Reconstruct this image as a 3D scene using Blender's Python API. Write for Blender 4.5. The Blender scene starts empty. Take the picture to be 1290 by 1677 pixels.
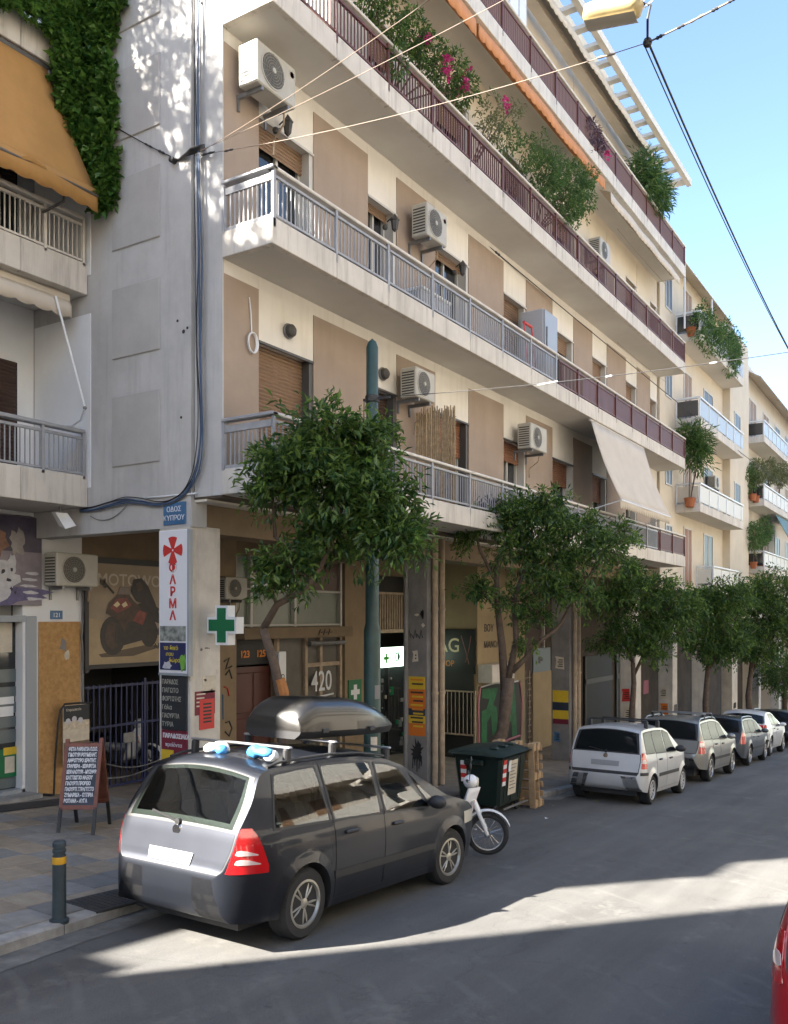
import bpy, bmesh, math, random
from mathutils import Vector, Matrix, Euler, noise
R = math.radians
scene = bpy.context.scene
COL = scene.collection
# ------------------------------------------------------------------ camera
FPX, CX, HY = 1447.0, 645.0, 1011.0            # focal length, centre and horizon of the photograph in its pixels
YAW = R(32.4)                                   # street direction (+X) lies this far right of the view axis
CAMZ = 2.43
SLOPE = 0.072                                   # street runs downhill along +X
cam = bpy.data.cameras.new('camera')
cam.sensor_fit = 'HORIZONTAL'; cam.sensor_width = 36.0
cam.lens = 36.0 * FPX / 1290.0
cam.shift_y = (HY - 838.5) / 1290.0
cam.clip_start = 0.05; cam.clip_end = 3000
camo = bpy.data.objects.new('camera', cam); COL.objects.link(camo)
camo.location = (0, 0, CAMZ); camo.rotation_euler = (R(90), 0, YAW - R(90))
scene.camera = camo
# ------------------------------------------------------------------ sky and sun
SUN_EL = R(38); SUN_DX, SUN_DY = -0.845, 0.535  # direction towards the sun on the ground plan
world = bpy.data.worlds.new('World'); scene.world = world; world.use_nodes = True
wn = world.node_tree.nodes; wl = world.node_tree.links
for n in list(wn): wn.remove(n)
sky = wn.new('ShaderNodeTexSky'); sky.sky_type = 'NISHITA'; sky.sun_disc = False
sky.sun_elevation = SUN_EL; sky.sun_rotation = math.atan2(SUN_DX, SUN_DY)
sky.air_density = 1.0; sky.dust_density = 1.0; sky.ozone_density = 2.4; sky.altitude = 100
bg = wn.new('ShaderNodeBackground'); bg.inputs['Strength'].default_value = 0.058
wo = wn.new('ShaderNodeOutputWorld')
wl.new(sky.outputs[0], bg.inputs[0]); wl.new(bg.outputs[0], wo.inputs[0])
sd = bpy.data.lights.new('sun', 'SUN'); sd.energy = 5.0; sd.angle = R(0.55); sd.color = (1.0, 0.93, 0.82)
so = bpy.data.objects.new('sun', sd); COL.objects.link(so)
_d = Vector((-SUN_DX * math.cos(SUN_EL), -SUN_DY * math.cos(SUN_EL), -math.sin(SUN_EL)))
so.rotation_euler = _d.to_track_quat('-Z', 'Y').to_euler(); so.location = (-20, 15, 30)
vs = scene.view_settings
vs.view_transform = 'Standard'; vs.look = 'None'; vs.gamma = 1.0; vs.exposure = 3.05; vs.use_curve_mapping = False
scene.cycles.max_bounces = 8; scene.cycles.diffuse_bounces = 4; scene.cycles.glossy_bounces = 4
scene.cycles.transparent_max_bounces = 8; scene.cycles.caustics_reflective = False; scene.cycles.caustics_refractive = False
scene.cycles.use_denoising = True

# ------------------------------------------------------------------ pixel rays (photograph pixels) to points on known planes
_c, _s = math.cos(YAW), math.sin(YAW)
def ray(px, py=HY):
    t = (px - CX) / FPX
    return Vector((_c + t * _s, _s - t * _c, (HY - py) / FPX))
def onY(px, py, Y):
    r = ray(px, py); k = Y / r.y
    return Vector((r.x * k, Y, CAMZ + r.z * k))
def onX(px, py, X):
    r = ray(px, py); k = X / r.x
    return Vector((X, r.y * k, CAMZ + r.z * k))
def road_z(x): return -SLOPE * x
def on_ground(px, py, h=0.0):
    r = ray(px, py); k = (CAMZ - h) / (-r.z - SLOPE * r.x)
    return Vector((r.x * k, r.y * k, CAMZ + r.z * k))
def atdepth(px, py, k):
    r = ray(px, py)
    return Vector((r.x * k, r.y * k, CAMZ + r.z * k))
KERB_H = 0.11
def kerb_y(x):
    pts = [(-60, 6.1), (3.5, 6.42), (6, 6.72), (8.5, 6.86), (14, 6.95), (90, 7.0)]
    for (a, b), (c2, d2) in zip(pts, pts[1:]):
        if x <= c2: return b + (d2 - b) * (x - a) / (c2 - a)
    return 7.0
def walk_z(x, y): return road_z(x) + KERB_H + 0.024 * max(0.0, y - kerb_y(x))

# ------------------------------------------------------------------ materials
MATS = {}
def _n(nt, kind, **kw):
    n = nt.nodes.new(kind)
    for k, v in kw.items(): setattr(n, k, v)
    return n
def mat(name, col, rough=0.7, var=0.0, vscale=3.0, col2=None, bump=0.0, bscale=60.0, metal=0.0, coat=0.0,
        streak=0.0, dirt=None, spec=0.5, trans=0.0, alpha=1.0, emit=None, subsurf=0.0, objvar=0.0, rvar=0.0):
    if name in MATS: return MATS[name]
    m = bpy.data.materials.new(name); m.use_nodes = True
    nt = m.node_tree; b = nt.nodes['Principled BSDF']
    b.inputs['Base Color'].default_value = (*col, 1); b.inputs['Roughness'].default_value = rough
    b.inputs['Metallic'].default_value = metal; b.inputs['Specular IOR Level'].default_value = spec
    b.inputs['Coat Weight'].default_value = coat; b.inputs['Coat Roughness'].default_value = 0.04
    b.inputs['Transmission Weight'].default_value = trans; b.inputs['Alpha'].default_value = alpha
    if emit: b.inputs['Emission Color'].default_value = (*emit[0], 1); b.inputs['Emission Strength'].default_value = emit[1]
    geo = _n(nt, 'ShaderNodeNewGeometry'); last = None
    if var > 0 or col2 is not None:
        nz = _n(nt, 'ShaderNodeTexNoise'); nz.inputs['Scale'].default_value = vscale
        nz.inputs['Detail'].default_value = 8; nz.inputs['Roughness'].default_value = 0.62
        nt.links.new(geo.outputs['Position'], nz.inputs['Vector'])
        rp = _n(nt, 'ShaderNodeValToRGB'); rp.color_ramp.elements[0].position = 0.34; rp.color_ramp.elements[1].position = 0.68
        c2 = col2 if col2 is not None else tuple(min(1, c * (1 + var)) for c in col)
        c1 = col if col2 is not None else tuple(c * (1 - var) for c in col)
        rp.color_ramp.elements[0].color = (*c1, 1); rp.color_ramp.elements[1].color = (*c2, 1)
        nt.links.new(nz.outputs['Fac'], rp.inputs['Fac']); last = rp.outputs['Color']
    def mix(fac_out, a, colr, amount):
        mx = _n(nt, 'ShaderNodeMixRGB'); mu = _n(nt, 'ShaderNodeMath', operation='MULTIPLY'); mu.inputs[1].default_value = amount
        nt.links.new(fac_out, mu.inputs[0]); nt.links.new(mu.outputs[0], mx.inputs['Fac'])
        if a is None: mx.inputs['Color1'].default_value = (*col, 1)
        else: nt.links.new(a, mx.inputs['Color1'])
        mx.inputs['Color2'].default_value = (*colr, 1)
        return mx.outputs['Color']
    if streak > 0:                              # rain streaks: noise stretched along Z
        mp = _n(nt, 'ShaderNodeMapping'); mp.inputs['Scale'].default_value = (5.5, 5.5, 0.45)
        nt.links.new(geo.outputs['Position'], mp.inputs['Vector'])
        n2 = _n(nt, 'ShaderNodeTexNoise'); n2.inputs['Scale'].default_value = 1.3; n2.inputs['Detail'].default_value = 7; n2.inputs['Roughness'].default_value = 0.7
        nt.links.new(mp.outputs[0], n2.inputs['Vector'])
        r2 = _n(nt, 'ShaderNodeValToRGB'); r2.color_ramp.elements[0].position = 0.5; r2.color_ramp.elements[1].position = 0.78
        nt.links.new(n2.outputs['Fac'], r2.inputs['Fac'])
        last = mix(r2.outputs['Color'], last, dirt or tuple(c * 0.45 for c in col), streak)
    if objvar > 0:
        oi = _n(nt, 'ShaderNodeObjectInfo'); hs = _n(nt, 'ShaderNodeHueSaturation')
        ma = _n(nt, 'ShaderNodeMath', operation='MULTIPLY_ADD'); ma.inputs[1].default_value = objvar * 2; ma.inputs[2].default_value = 1 - objvar
        nt.links.new(oi.outputs['Random'], ma.inputs[0]); nt.links.new(ma.outputs[0], hs.inputs['Value'])
        if last is None: hs.inputs['Color'].default_value = (*col, 1)
        else: nt.links.new(last, hs.inputs['Color'])
        last = hs.outputs['Color']
    if last is not None: nt.links.new(last, b.inputs['Base Color'])
    if rvar > 0:
        n4 = _n(nt, 'ShaderNodeTexNoise'); n4.inputs['Scale'].default_value = vscale * 2.3; n4.inputs['Detail'].default_value = 5
        nt.links.new(geo.outputs['Position'], n4.inputs['Vector'])
        m4 = _n(nt, 'ShaderNodeMath', operation='MULTIPLY_ADD'); m4.inputs[1].default_value = rvar * 2; m4.inputs[2].default_value = rough - rvar
        nt.links.new(n4.outputs['Fac'], m4.inputs[0]); nt.links.new(m4.outputs[0], b.inputs['Roughness'])
    if bump > 0:
        n3 = _n(nt, 'ShaderNodeTexNoise'); n3.inputs['Scale'].default_value = bscale; n3.inputs['Detail'].default_value = 6
        nt.links.new(geo.outputs['Position'], n3.inputs['Vector'])
        bp = _n(nt, 'ShaderNodeBump'); bp.inputs['Strength'].default_value = bump; bp.inputs['Distance'].default_value = 0.01
        nt.links.new(n3.outputs['Fac'], bp.inputs['Height']); nt.links.new(bp.outputs[0], b.inputs['Normal'])
    if subsurf > 0: b.inputs['Subsurface Weight'].default_value = 0
    MATS[name] = m; return m
def leafmat(name, col, col2, tr=0.35):
    if name in MATS: return MATS[name]
    m = bpy.data.materials.new(name); m.use_nodes = True; nt = m.node_tree
    b = nt.nodes['Principled BSDF']; out = nt.nodes['Material Output']
    geo = _n(nt, 'ShaderNodeNewGeometry')
    mx = _n(nt, 'ShaderNodeMixRGB'); mx.inputs['Color1'].default_value = (*col, 1); mx.inputs['Color2'].default_value = (*col2, 1)
    rp = _n(nt, 'ShaderNodeValToRGB'); rp.color_ramp.elements[0].position = 0.15; rp.color_ramp.elements[1].position = 1.0
    nt.links.new(geo.outputs['Random Per Island'], rp.inputs['Fac']); nt.links.new(rp.outputs['Color'], mx.inputs['Fac'])
    nt.links.new(mx.outputs['Color'], b.inputs['Base Color']); b.inputs['Roughness'].default_value = 0.38
    tl = _n(nt, 'ShaderNodeBsdfTranslucent'); nt.links.new(mx.outputs['Color'], tl.inputs['Color'])
    ms = _n(nt, 'ShaderNodeMixShader'); ms.inputs[0].default_value = tr
    nt.links.new(b.outputs[0], ms.inputs[1]); nt.links.new(tl.outputs[0], ms.inputs[2]); nt.links.new(ms.outputs[0], out.inputs['Surface'])
    MATS[name] = m; return m

# ------------------------------------------------------------------ mesh collector
WORLD_M = {}
class MB:
    def __init__(s): s.v = []; s.f = []; s.m = []; s.cur = 0
    def mi(s, i): s.cur = i; return s
    def add(s, verts, faces):
        o = len(s.v); s.v.extend(tuple(v) for v in verts)
        for f in faces: s.f.append([i + o for i in f]); s.m.append(s.cur)
        return s
    def box(s, a, b):
        x0, x1 = sorted((a[0], b[0])); y0, y1 = sorted((a[1], b[1])); z0, z1 = sorted((a[2], b[2]))
        return s.add([(x0,y0,z0),(x1,y0,z0),(x1,y1,z0),(x0,y1,z0),(x0,y0,z1),(x1,y0,z1),(x1,y1,z1),(x0,y1,z1)],
                     [(0,3,2,1),(4,5,6,7),(0,1,5,4),(1,2,6,5),(2,3,7,6),(3,0,4,7)])
    def bbox(s, a, b, e=0.01):                  # box with chamfered edges
        x0, x1 = sorted((a[0], b[0])); y0, y1 = sorted((a[1], b[1])); z0, z1 = sorted((a[2], b[2]))
        e = min(e, (x1-x0)*.45, (y1-y0)*.45, (z1-z0)*.45)
        vs = []; idx = {}
        for ax in range(3):
            for sx in (0,1):
                for sy in (0,1):
                    for sz in (0,1):
                        p = [x1 if sx else x0, y1 if sy else y0, z1 if sz else z0]; sg = (sx, sy, sz)
                        for k in range(3):
                            if k != ax: p[k] += -e if sg[k] else e
                        idx[(ax,)+sg] = len(vs); vs.append(tuple(p))
        F = []; cen = Vector(((x0+x1)/2,(y0+y1)/2,(z0+z1)/2))
        def face(l):
            ps = [Vector(vs[i]) for i in l]; nn = (ps[1]-ps[0]).cross(ps[2]-ps[0]); c0 = sum(ps, Vector())/len(ps)
            F.append(l if nn.dot(c0-cen) > 0 else l[::-1])
        for ax in range(3):
            o1, o2 = [k for k in range(3) if k != ax]
            for sg in (0,1):
                l = []
                for p, q in ((0,0),(1,0),(1,1),(0,1)):
                    t = [0,0,0]; t[ax] = sg; t[o1] = p; t[o2] = q; l.append(idx[(ax,)+tuple(t)])
                face(l)
            for p in (0,1):
                for q in (0,1):
                    l = []
                    for sg in (0,1):
                        t = [0,0,0]; t[ax] = sg; t[o1] = p; t[o2] = q; l.append((idx[(o1,)+tuple(t)], idx[(o2,)+tuple(t)]))
                    face([l[0][0], l[0][1], l[1][1], l[1][0]])
        for sx in (0,1):
            for sy in (0,1):
                for sz in (0,1): face([idx[(k,sx,sy,sz)] for k in range(3)])
        return s.add(vs, F)
    def beam(s, p, q, w, h, up=(0,0,1)):        # straight bar of rectangular section
        p, q = Vector(p), Vector(q); d = (q-p).normalized(); u = Vector(up)
        if abs(d.dot(u)) > .98: u = Vector((0,1,0))
        r = d.cross(u).normalized(); u = r.cross(d)
        V = [e + r*sx*w/2 + u*sz*h/2 for e in (p,q) for sx, sz in ((-1,-1),(1,-1),(1,1),(-1,1))]
        return s.add(V, [(0,1,2,3),(7,6,5,4),(0,4,5,1),(1,5,6,2),(2,6,7,3),(3,7,4,0)])
    def tube(s, pts, r, n=8, cap=True):
        pts = [Vector(p) for p in pts]; rs = r if isinstance(r, (list, tuple)) else [r]*len(pts)
        V = []; F = []; prev = None
        for i, p in enumerate(pts):
            d = (pts[min(i+1,len(pts)-1)] - pts[max(i-1,0)])
            d = d.normalized() if d.length > 1e-9 else Vector((0,0,1))
            a = prev - d*prev.dot(d) if prev is not None else d.cross(Vector((0,0,1)) if abs(d.z) < .9 else Vector((1,0,0)))
            if a.length < 1e-6: a = d.orthogonal()
            a.normalize(); prev = a; b = d.cross(a)
            for k in range(n):
                t = 2*math.pi*k/n; V.append(p + (a*math.cos(t) + b*math.sin(t))*rs[i])
        for i in range(len(pts)-1):
            for k in range(n):
                k2 = (k+1)%n; F.append((i*n+k, i*n+k2, (i+1)*n+k2, (i+1)*n+k))
        if cap: F.append(tuple(range(n))[::-1]); F.append(tuple((len(pts)-1)*n+k for k in range(n)))
        return s.add(V, F)
    def lathe(s, prof, c=(0,0,0), axis='Z', n=24, cap=True):   # prof: (radius, along axis)
        V = []; F = []; c = Vector(c)
        for r, h in prof:
            for k in range(n):
                t = 2*math.pi*k/n; a, b = r*math.cos(t), r*math.sin(t)
                V.append(c + (Vector((a,b,h)) if axis == 'Z' else Vector((a,h,b)) if axis == 'Y' else Vector((h,a,b))))
        for i in range(len(prof)-1):
            for k in range(n):
                k2 = (k+1)%n; q = (i*n+k, i*n+k2, (i+1)*n+k2, (i+1)*n+k)
                F.append(q[::-1] if axis == 'Y' else q)
        if cap and prof[0][0] > 1e-6: F.append(tuple(range(n)))
        if cap and prof[-1][0] > 1e-6: F.append(tuple((len(prof)-1)*n+k for k in range(n)))
        return s.add(V, F)
    def prism(s, poly, d):                       # planar polygon pushed along vector d
        n = len(poly); d = Vector(d); P = [Vector(p) for p in poly]
        return s.add(P + [p+d for p in P], [tuple(range(n))[::-1], tuple(range(n, 2*n))] +
                     [(i, (i+1)%n, (i+1)%n+n, i+n) for i in range(n)])
    def quad(s, a, b, c, d): return s.add([a,b,c,d], [(0,1,2,3)])
    def grid(s, rows, close=False):
        nr, nc = len(rows), len(rows[0]); V = [p for r in rows for p in r]
        F = [(i*nc+j, i*nc+j+1, (i+1)*nc+j+1, (i+1)*nc+j) for i in range(nr-1) for j in range(nc-1)]
        return s.add(V, F)
    def ball(s, c, r, n=10, sq=(1,1,1)):
        c = Vector(c); rows = []
        for i in range(n//2+1):
            ph = math.pi*i/(n//2)
            rows.append([c + Vector((math.sin(ph)*math.cos(2*math.pi*k/n)*sq[0], math.sin(ph)*math.sin(2*math.pi*k/n)*sq[1], math.cos(ph)*sq[2]))*r for k in range(n+1)])
        return s.grid(rows)
    def mesh(s, name, mats, smooth=False, fix=True):
        me = bpy.data.meshes.new(name); me.from_pydata(s.v, [], s.f)
        for m in (mats if isinstance(mats, (list, tuple)) else [mats]): me.materials.append(m)
        if len(set(s.m)) > 1: me.polygons.foreach_set('material_index', s.m)
        if fix:
            b = bmesh.new(); b.from_mesh(me)
            if smooth: bmesh.ops.remove_doubles(b, verts=b.verts, dist=1e-5)
            bmesh.ops.recalc_face_normals(b, faces=b.faces); b.to_mesh(me); b.free()
        if smooth:
            me.polygons.foreach_set('use_smooth', [True]*len(me.polygons))
            if smooth != 'all': me.set_sharp_from_angle(angle=R(38 if smooth is True else smooth))
        me.update(); return me
    def build(s, name, mats, parent=None, smooth=False, local=False, fix=True, **props):
        o = bpy.data.objects.new(name, s.mesh(name, mats, smooth, fix))
        return put(o, parent, local, **props)
def put(o, parent=None, local=False, **props):
    COL.objects.link(o)
    if parent is not None:
        o.parent = parent
        if not local: o.matrix_parent_inverse = WORLD_M.get(parent.name, Matrix()).inverted()
    WORLD_M[o.name] = WORLD_M.get(parent.name, Matrix()).copy() if (parent is not None and local) else Matrix()
    for k, v in props.items(): o[k] = v
    return o
def thing(name, label, cat, loc=(0,0,0), rot=(0,0,0), group=None):
    o = bpy.data.objects.new(name, None); COL.objects.link(o); o.empty_display_size = 0.2
    o.location = loc; o.rotation_euler = rot; o['label'] = label; o['category'] = cat
    if group: o['group'] = group
    WORLD_M[o.name] = Matrix.Translation(Vector(loc)) @ Euler(rot).to_matrix().to_4x4()
    return o
def tag(o, label, cat, group=None):
    o['label'] = label; o['category'] = cat
    if group: o['group'] = group
    return o
def copy_tree(o, parent=None):
    c = o.copy(); COL.objects.link(c)
    if parent is not None: c.parent = parent
    for ch in o.children: copy_tree(ch, c)
    return c
def inst(name, me, parent, M, **props):          # share mesh data, place by matrix (world for unmoved parents)
    o = bpy.data.objects.new(name, me); put(o, parent, **props); o.matrix_basis = M; return o
_fontcache = {}
def text(s_, size, org, face, m, parent, name='lettering', depth=0.004, align='LEFT', sx=1.0, local=False, bold=0.0):
    """flat lettering; face '-Y' reads from the street, '-X' reads from up the street, or a 3x3 matrix"""
    cu = bpy.data.curves.new('txt', 'FONT'); cu.body = s_; cu.size = size; cu.extrude = depth/2; cu.align_x = align; cu.align_y = 'BOTTOM_BASELINE'
    cu.resolution_u = 3; cu.offset = bold
    o = bpy.data.objects.new('txt', cu); COL.objects.link(o)
    me = bpy.data.meshes.new_from_object(o.evaluated_get(bpy.context.evaluated_depsgraph_get()))
    bpy.data.objects.remove(o); bpy.data.curves.remove(cu)
    if face == '-Y': rot = Euler((R(90),0,0)).to_matrix()
    elif face == '-X': rot = Euler((R(90),0,R(-90))).to_matrix()
    else: rot = face
    me.transform(Matrix.Translation(Vector(org)) @ rot.to_4x4() @ Matrix.Diagonal((sx,1,1,1)))
    me.materials.clear(); me.materials.append(m)
    return put(bpy.data.objects.new(name, me), parent, local)
rnd = random.Random(7)
# ------------------------------------------------------------------ material library
M_grey   = mat('grey_render', (.47,.46,.445), .85, var=.12, vscale=1.1, streak=.5, dirt=(.27,.26,.245), bump=.25, bscale=140)
M_greyp  = mat('grey_render_panel', (.42,.405,.385), .9, var=.08, vscale=1.6, streak=.15, dirt=(.27,.26,.25), bump=.45, bscale=220)
M_white  = mat('white_wall', (.70,.665,.60), .85, var=.05, vscale=1.4, streak=.35, dirt=(.45,.40,.31), bump=.15, bscale=150)
M_wblue  = mat('white_paint_wall', (.74,.75,.76), .8, var=.04, vscale=1.4, bump=.1, bscale=150)
M_tan    = mat('tan_panel', (.335,.262,.205), .88, var=.08, vscale=1.2, streak=.3, dirt=(.23,.165,.115), bump=.3, bscale=200)
M_slab   = mat('balcony_concrete', (.60,.56,.50), .85, var=.10, vscale=1.3, streak=.75, dirt=(.25,.23,.20), bump=.25, bscale=120)
M_soffit = mat('soffit_paint', (.60,.575,.53), .9, var=.07, vscale=.7, bump=.1, bscale=90)
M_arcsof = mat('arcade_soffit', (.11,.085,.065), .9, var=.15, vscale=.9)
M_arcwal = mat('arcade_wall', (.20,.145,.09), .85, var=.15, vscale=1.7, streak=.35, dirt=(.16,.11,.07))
M_pillar = mat('pillar_render', (.60,.56,.50), .9, var=.14, vscale=2.4, streak=.35, dirt=(.26,.22,.18), bump=.4, bscale=90)
M_colgrey= mat('column_concrete', (.215,.205,.20), .9, var=.18, vscale=2.2, streak=.35, dirt=(.10,.095,.09), bump=.4, bscale=80)
M_pipe   = mat('beige_pipe', (.40,.31,.22), .7, var=.2, vscale=6, streak=.3, dirt=(.2,.12,.07))
M_rail   = mat('grey_rail_paint', (.31,.315,.33), .45, var=.1, vscale=5)
M_railc  = mat('cream_rail_cap', (.62,.58,.52), .5, var=.1, vscale=5, streak=.2)
M_brown  = mat('brown_rail_paint', (.125,.042,.032), .5, var=.15, vscale=5)
M_brownp = mat('brown_rail_panel', (.10,.028,.025), .45, var=.15, vscale=4)
M_dark   = mat('dark_opening', (.018,.017,.016), .6)
M_dkwin  = mat('dark_window_glass', (.025,.028,.03), .06, spec=.8)
M_frame  = mat('window_frame', (.52,.50,.46), .5)
M_dframe = mat('dark_window_frame', (.07,.065,.06), .5)
M_shutb  = mat('brown_shutter', (.235,.145,.085), .6, var=.08, vscale=8)
M_shutd  = mat('dark_shutter', (.055,.030,.022), .6)
M_shuto  = mat('orange_shutter', (.25,.115,.06), .6, var=.1, vscale=8)
M_acb    = mat('ac_body', (.44,.42,.365), .5, var=.06, vscale=5, streak=.15)
M_acd    = mat('ac_dark', (.05,.047,.042), .6)
M_steel  = mat('dull_steel', (.22,.22,.22), .45, metal=.6, var=.15, vscale=9)
M_black  = mat('black_metal', (.02,.02,.022), .5)
M_rubber = mat('rubber', (.022,.022,.023), .85, var=.2, vscale=14, bump=.2, bscale=120)
M_green  = mat('green_pole_paint', (.010,.045,.042), .42, var=.25, vscale=5, streak=.25, dirt=(.05,.06,.055), bump=.1)
M_cable  = mat('black_cable', (.018,.018,.02), .6)
M_bcable = mat('blue_cable', (.045,.085,.16), .5, var=.15, vscale=4)
M_wire   = mat('pale_wire', (.22,.17,.13), .5)
M_bark   = mat('bark', (.105,.075,.055), .95, var=.3, vscale=9, bump=.8, bscale=40)
M_cut    = mat('pruned_wood', (.38,.16,.05), .8, var=.2, vscale=12)
M_leaf   = leafmat('orange_tree_leaf', (.036,.092,.026), (.165,.255,.050), .45)
M_leafy  = leafmat('young_leaf', (.10,.20,.030), (.20,.33,.05), .45)
M_leafb  = leafmat('balcony_leaf', (.050,.12,.034), (.16,.26,.065), .42)
M_leafi  = leafmat('ivy_leaf', (.045,.12,.022), (.15,.28,.05), .45)
M_leafd  = leafmat('dry_leaf', (.12,.14,.05), (.25,.26,.12))
M_pink   = leafmat('pink_flower', (.55,.02,.16), (.75,.08,.30), .3)
M_awno   = mat('orange_awning', (.36,.19,.055), .85, var=.08, vscale=2, streak=.25, dirt=(.26,.13,.04))
M_awnp   = mat('salmon_awning', (.55,.24,.10), .85, var=.1, vscale=3)
M_awnc   = mat('cream_awning', (.56,.50,.42), .85, var=.06, vscale=2)
M_awnd   = mat('dark_awning', (.10,.095,.085), .85)
M_bamboo = mat('bamboo', (.36,.25,.13), .7, var=.3, vscale=14)
M_wplast = mat('white_plastic', (.72,.73,.74), .35)
M_signw  = mat('white_sign', (.74,.75,.78), .35, var=.03, vscale=3)
M_red    = mat('sign_red', (.55,.035,.03), .45)
M_sgreen = mat('sign_green', (.004,.14,.05), .4)
M_blue   = mat('plate_blue', (.045,.14,.28), .4, var=.1, vscale=10)
M_txtw   = mat('letter_white', (.72,.74,.78), .6)
M_txtk   = mat('letter_black', (.03,.028,.026), .6)
M_txto   = mat('letter_orange', (.65,.22,.02), .5)
M_txtc   = mat('letter_cream', (.66,.55,.34), .5)
M_board  = mat('chalk_black', (.018,.022,.028), .55, var=.2, vscale=6)
M_boardb = mat('menu_board_face', (.022,.032,.055), .5, var=.15, vscale=6)
M_wood   = mat('red_brown_wood', (.20,.072,.050), .55, var=.2, vscale=7)
M_osb    = mat('chip_board', (.36,.19,.065), .75, col2=(.50,.30,.12), vscale=16, bump=.3, bscale=60)
M_gateb  = mat('gate_blue', (.010,.018,.075), .45, var=.2, vscale=5)
M_yellow = mat('poster_yellow', (.66,.45,.03), .6, var=.08, vscale=4)
M_orange = mat('poster_orange', (.66,.17,.02), .6)
M_maroon = mat('poster_maroon', (.17,.015,.035), .6)
M_paper  = mat('old_paper', (.58,.52,.42), .85, var=.1, vscale=9)
M_door   = mat('red_brown_door', (.085,.022,.015), .45, var=.15, vscale=4)
M_lstone = mat('shop_frame_grey', (.30,.33,.36), .4)
M_film   = mat('grey_glass_film', (.12,.145,.15), .3, var=.1, vscale=3)
M_frost  = mat('frosted_glass', (.17,.19,.15), .3, var=.1, vscale=2)
M_bin    = mat('bin_green', (.005,.015,.012), .42, var=.25, vscale=3, rvar=.1)
M_binl   = mat('bin_lid_green', (.018,.034,.030), .5, var=.25, vscale=4)
M_card   = mat('cardboard_wood', (.40,.27,.15), .85, var=.18, vscale=6)
M_bag    = mat('bag_blue', (.06,.25,.55), .35, var=.2, vscale=15)
M_bagw   = mat('bag_white', (.66,.70,.74), .4, var=.15, vscale=15)
M_chrome = mat('chrome', (.55,.55,.56), .18, metal=1.0)
M_alu    = mat('alloy', (.42,.42,.43), .32, metal=.75, var=.1, vscale=12)
M_cglass = mat('car_glass', (.010,.012,.013), .04, spec=.35)
M_tailr  = mat('tail_red', (.50,.012,.015), .12, coat=1.0, spec=.7)
M_tailw  = mat('tail_clear', (.62,.50,.48), .12, coat=1.0)
M_plate  = mat('number_plate', (.27,.275,.28), .5)
M_blkpl  = mat('black_plastic', (.025,.025,.027), .55, rvar=.08)
M_lamp   = mat('lamp_cream', (.48,.38,.19), .45, var=.12, vscale=6)
M_lampg  = mat('lamp_glass', (.55,.52,.44), .2)
M_terra  = mat('terracotta', (.36,.12,.05), .8, var=.15, vscale=8)
M_tile   = {0: mat('paver_buff', (.29,.24,.18), .85, var=.14, vscale=7, bump=.3, bscale=150, objvar=.16),
            1: mat('paver_grey', (.225,.215,.20), .85, var=.14, vscale=7, bump=.3, bscale=150, objvar=.16),
            2: mat('paver_blue_grey', (.20,.195,.185), .85, var=.14, vscale=7, bump=.3, bscale=150, objvar=.14)}
M_mortar = mat('paving_joint', (.12,.108,.09), .95, var=.15, vscale=4)
M_kerb   = mat('kerb_stone', (.27,.265,.255), .9, var=.25, vscale=5, streak=.2, dirt=(.06,.06,.06), bump=.5, bscale=60, objvar=.18)
M_iron   = mat('cast_iron', (.035,.036,.038), .7, var=.2, vscale=20)
M_cream  = mat('cream_facade', (.60,.53,.42), .85, var=.07, vscale=.9, streak=.15, dirt=(.42,.34,.24))
M_creamb = mat('beige_facade', (.57,.52,.44), .85, var=.07, vscale=.9, streak=.15, dirt=(.35,.30,.23))
M_bglass = mat('balcony_glass', (.34,.37,.39), .35, spec=.3)
M_wpanel = mat('white_balcony_panel', (.62,.60,.54), .5)
M_farwin = mat('far_window_glass', (.05,.052,.05), .35, spec=.3)
M_fan    = mat('fan_recess', (.11,.10,.085), .7)
M_oppa   = mat('opposite_render', (.54,.49,.41), .9, var=.1, vscale=.8)
M_oppb   = mat('opposite_render_grey', (.50,.465,.41), .9, var=.1, vscale=.8)
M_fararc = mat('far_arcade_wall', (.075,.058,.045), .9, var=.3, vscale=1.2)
def thin_glass(name, tint):
    m = bpy.data.materials.new(name); m.use_nodes = True; nt = m.node_tree; nt.nodes.remove(nt.nodes['Principled BSDF'])
    tr = _n(nt, 'ShaderNodeBsdfTransparent'); tr.inputs[0].default_value = (*tint, 1)
    gl = _n(nt, 'ShaderNodeBsdfGlossy'); gl.inputs['Roughness'].default_value = .015; gl.inputs['Color'].default_value = (.95,.97,1,1)
    fr = _n(nt, 'ShaderNodeFresnel'); fr.inputs[0].default_value = 1.75
    ms = _n(nt, 'ShaderNodeMixShader'); nt.links.new(fr.outputs[0], ms.inputs[0]); nt.links.new(tr.outputs[0], ms.inputs[1]); nt.links.new(gl.outputs[0], ms.inputs[2])
    nt.links.new(ms.outputs[0], nt.nodes['Material Output'].inputs['Surface']); return m
M_tglass = thin_glass('car_clear_glass', (.42,.48,.45))
M_gutter = mat('gutter_concrete', (.15,.148,.14), .9, var=.35, vscale=3.5, bump=.5, bscale=90)
M_cglass.node_tree.nodes['Principled BSDF'].inputs['IOR'].default_value = 1.25
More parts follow.
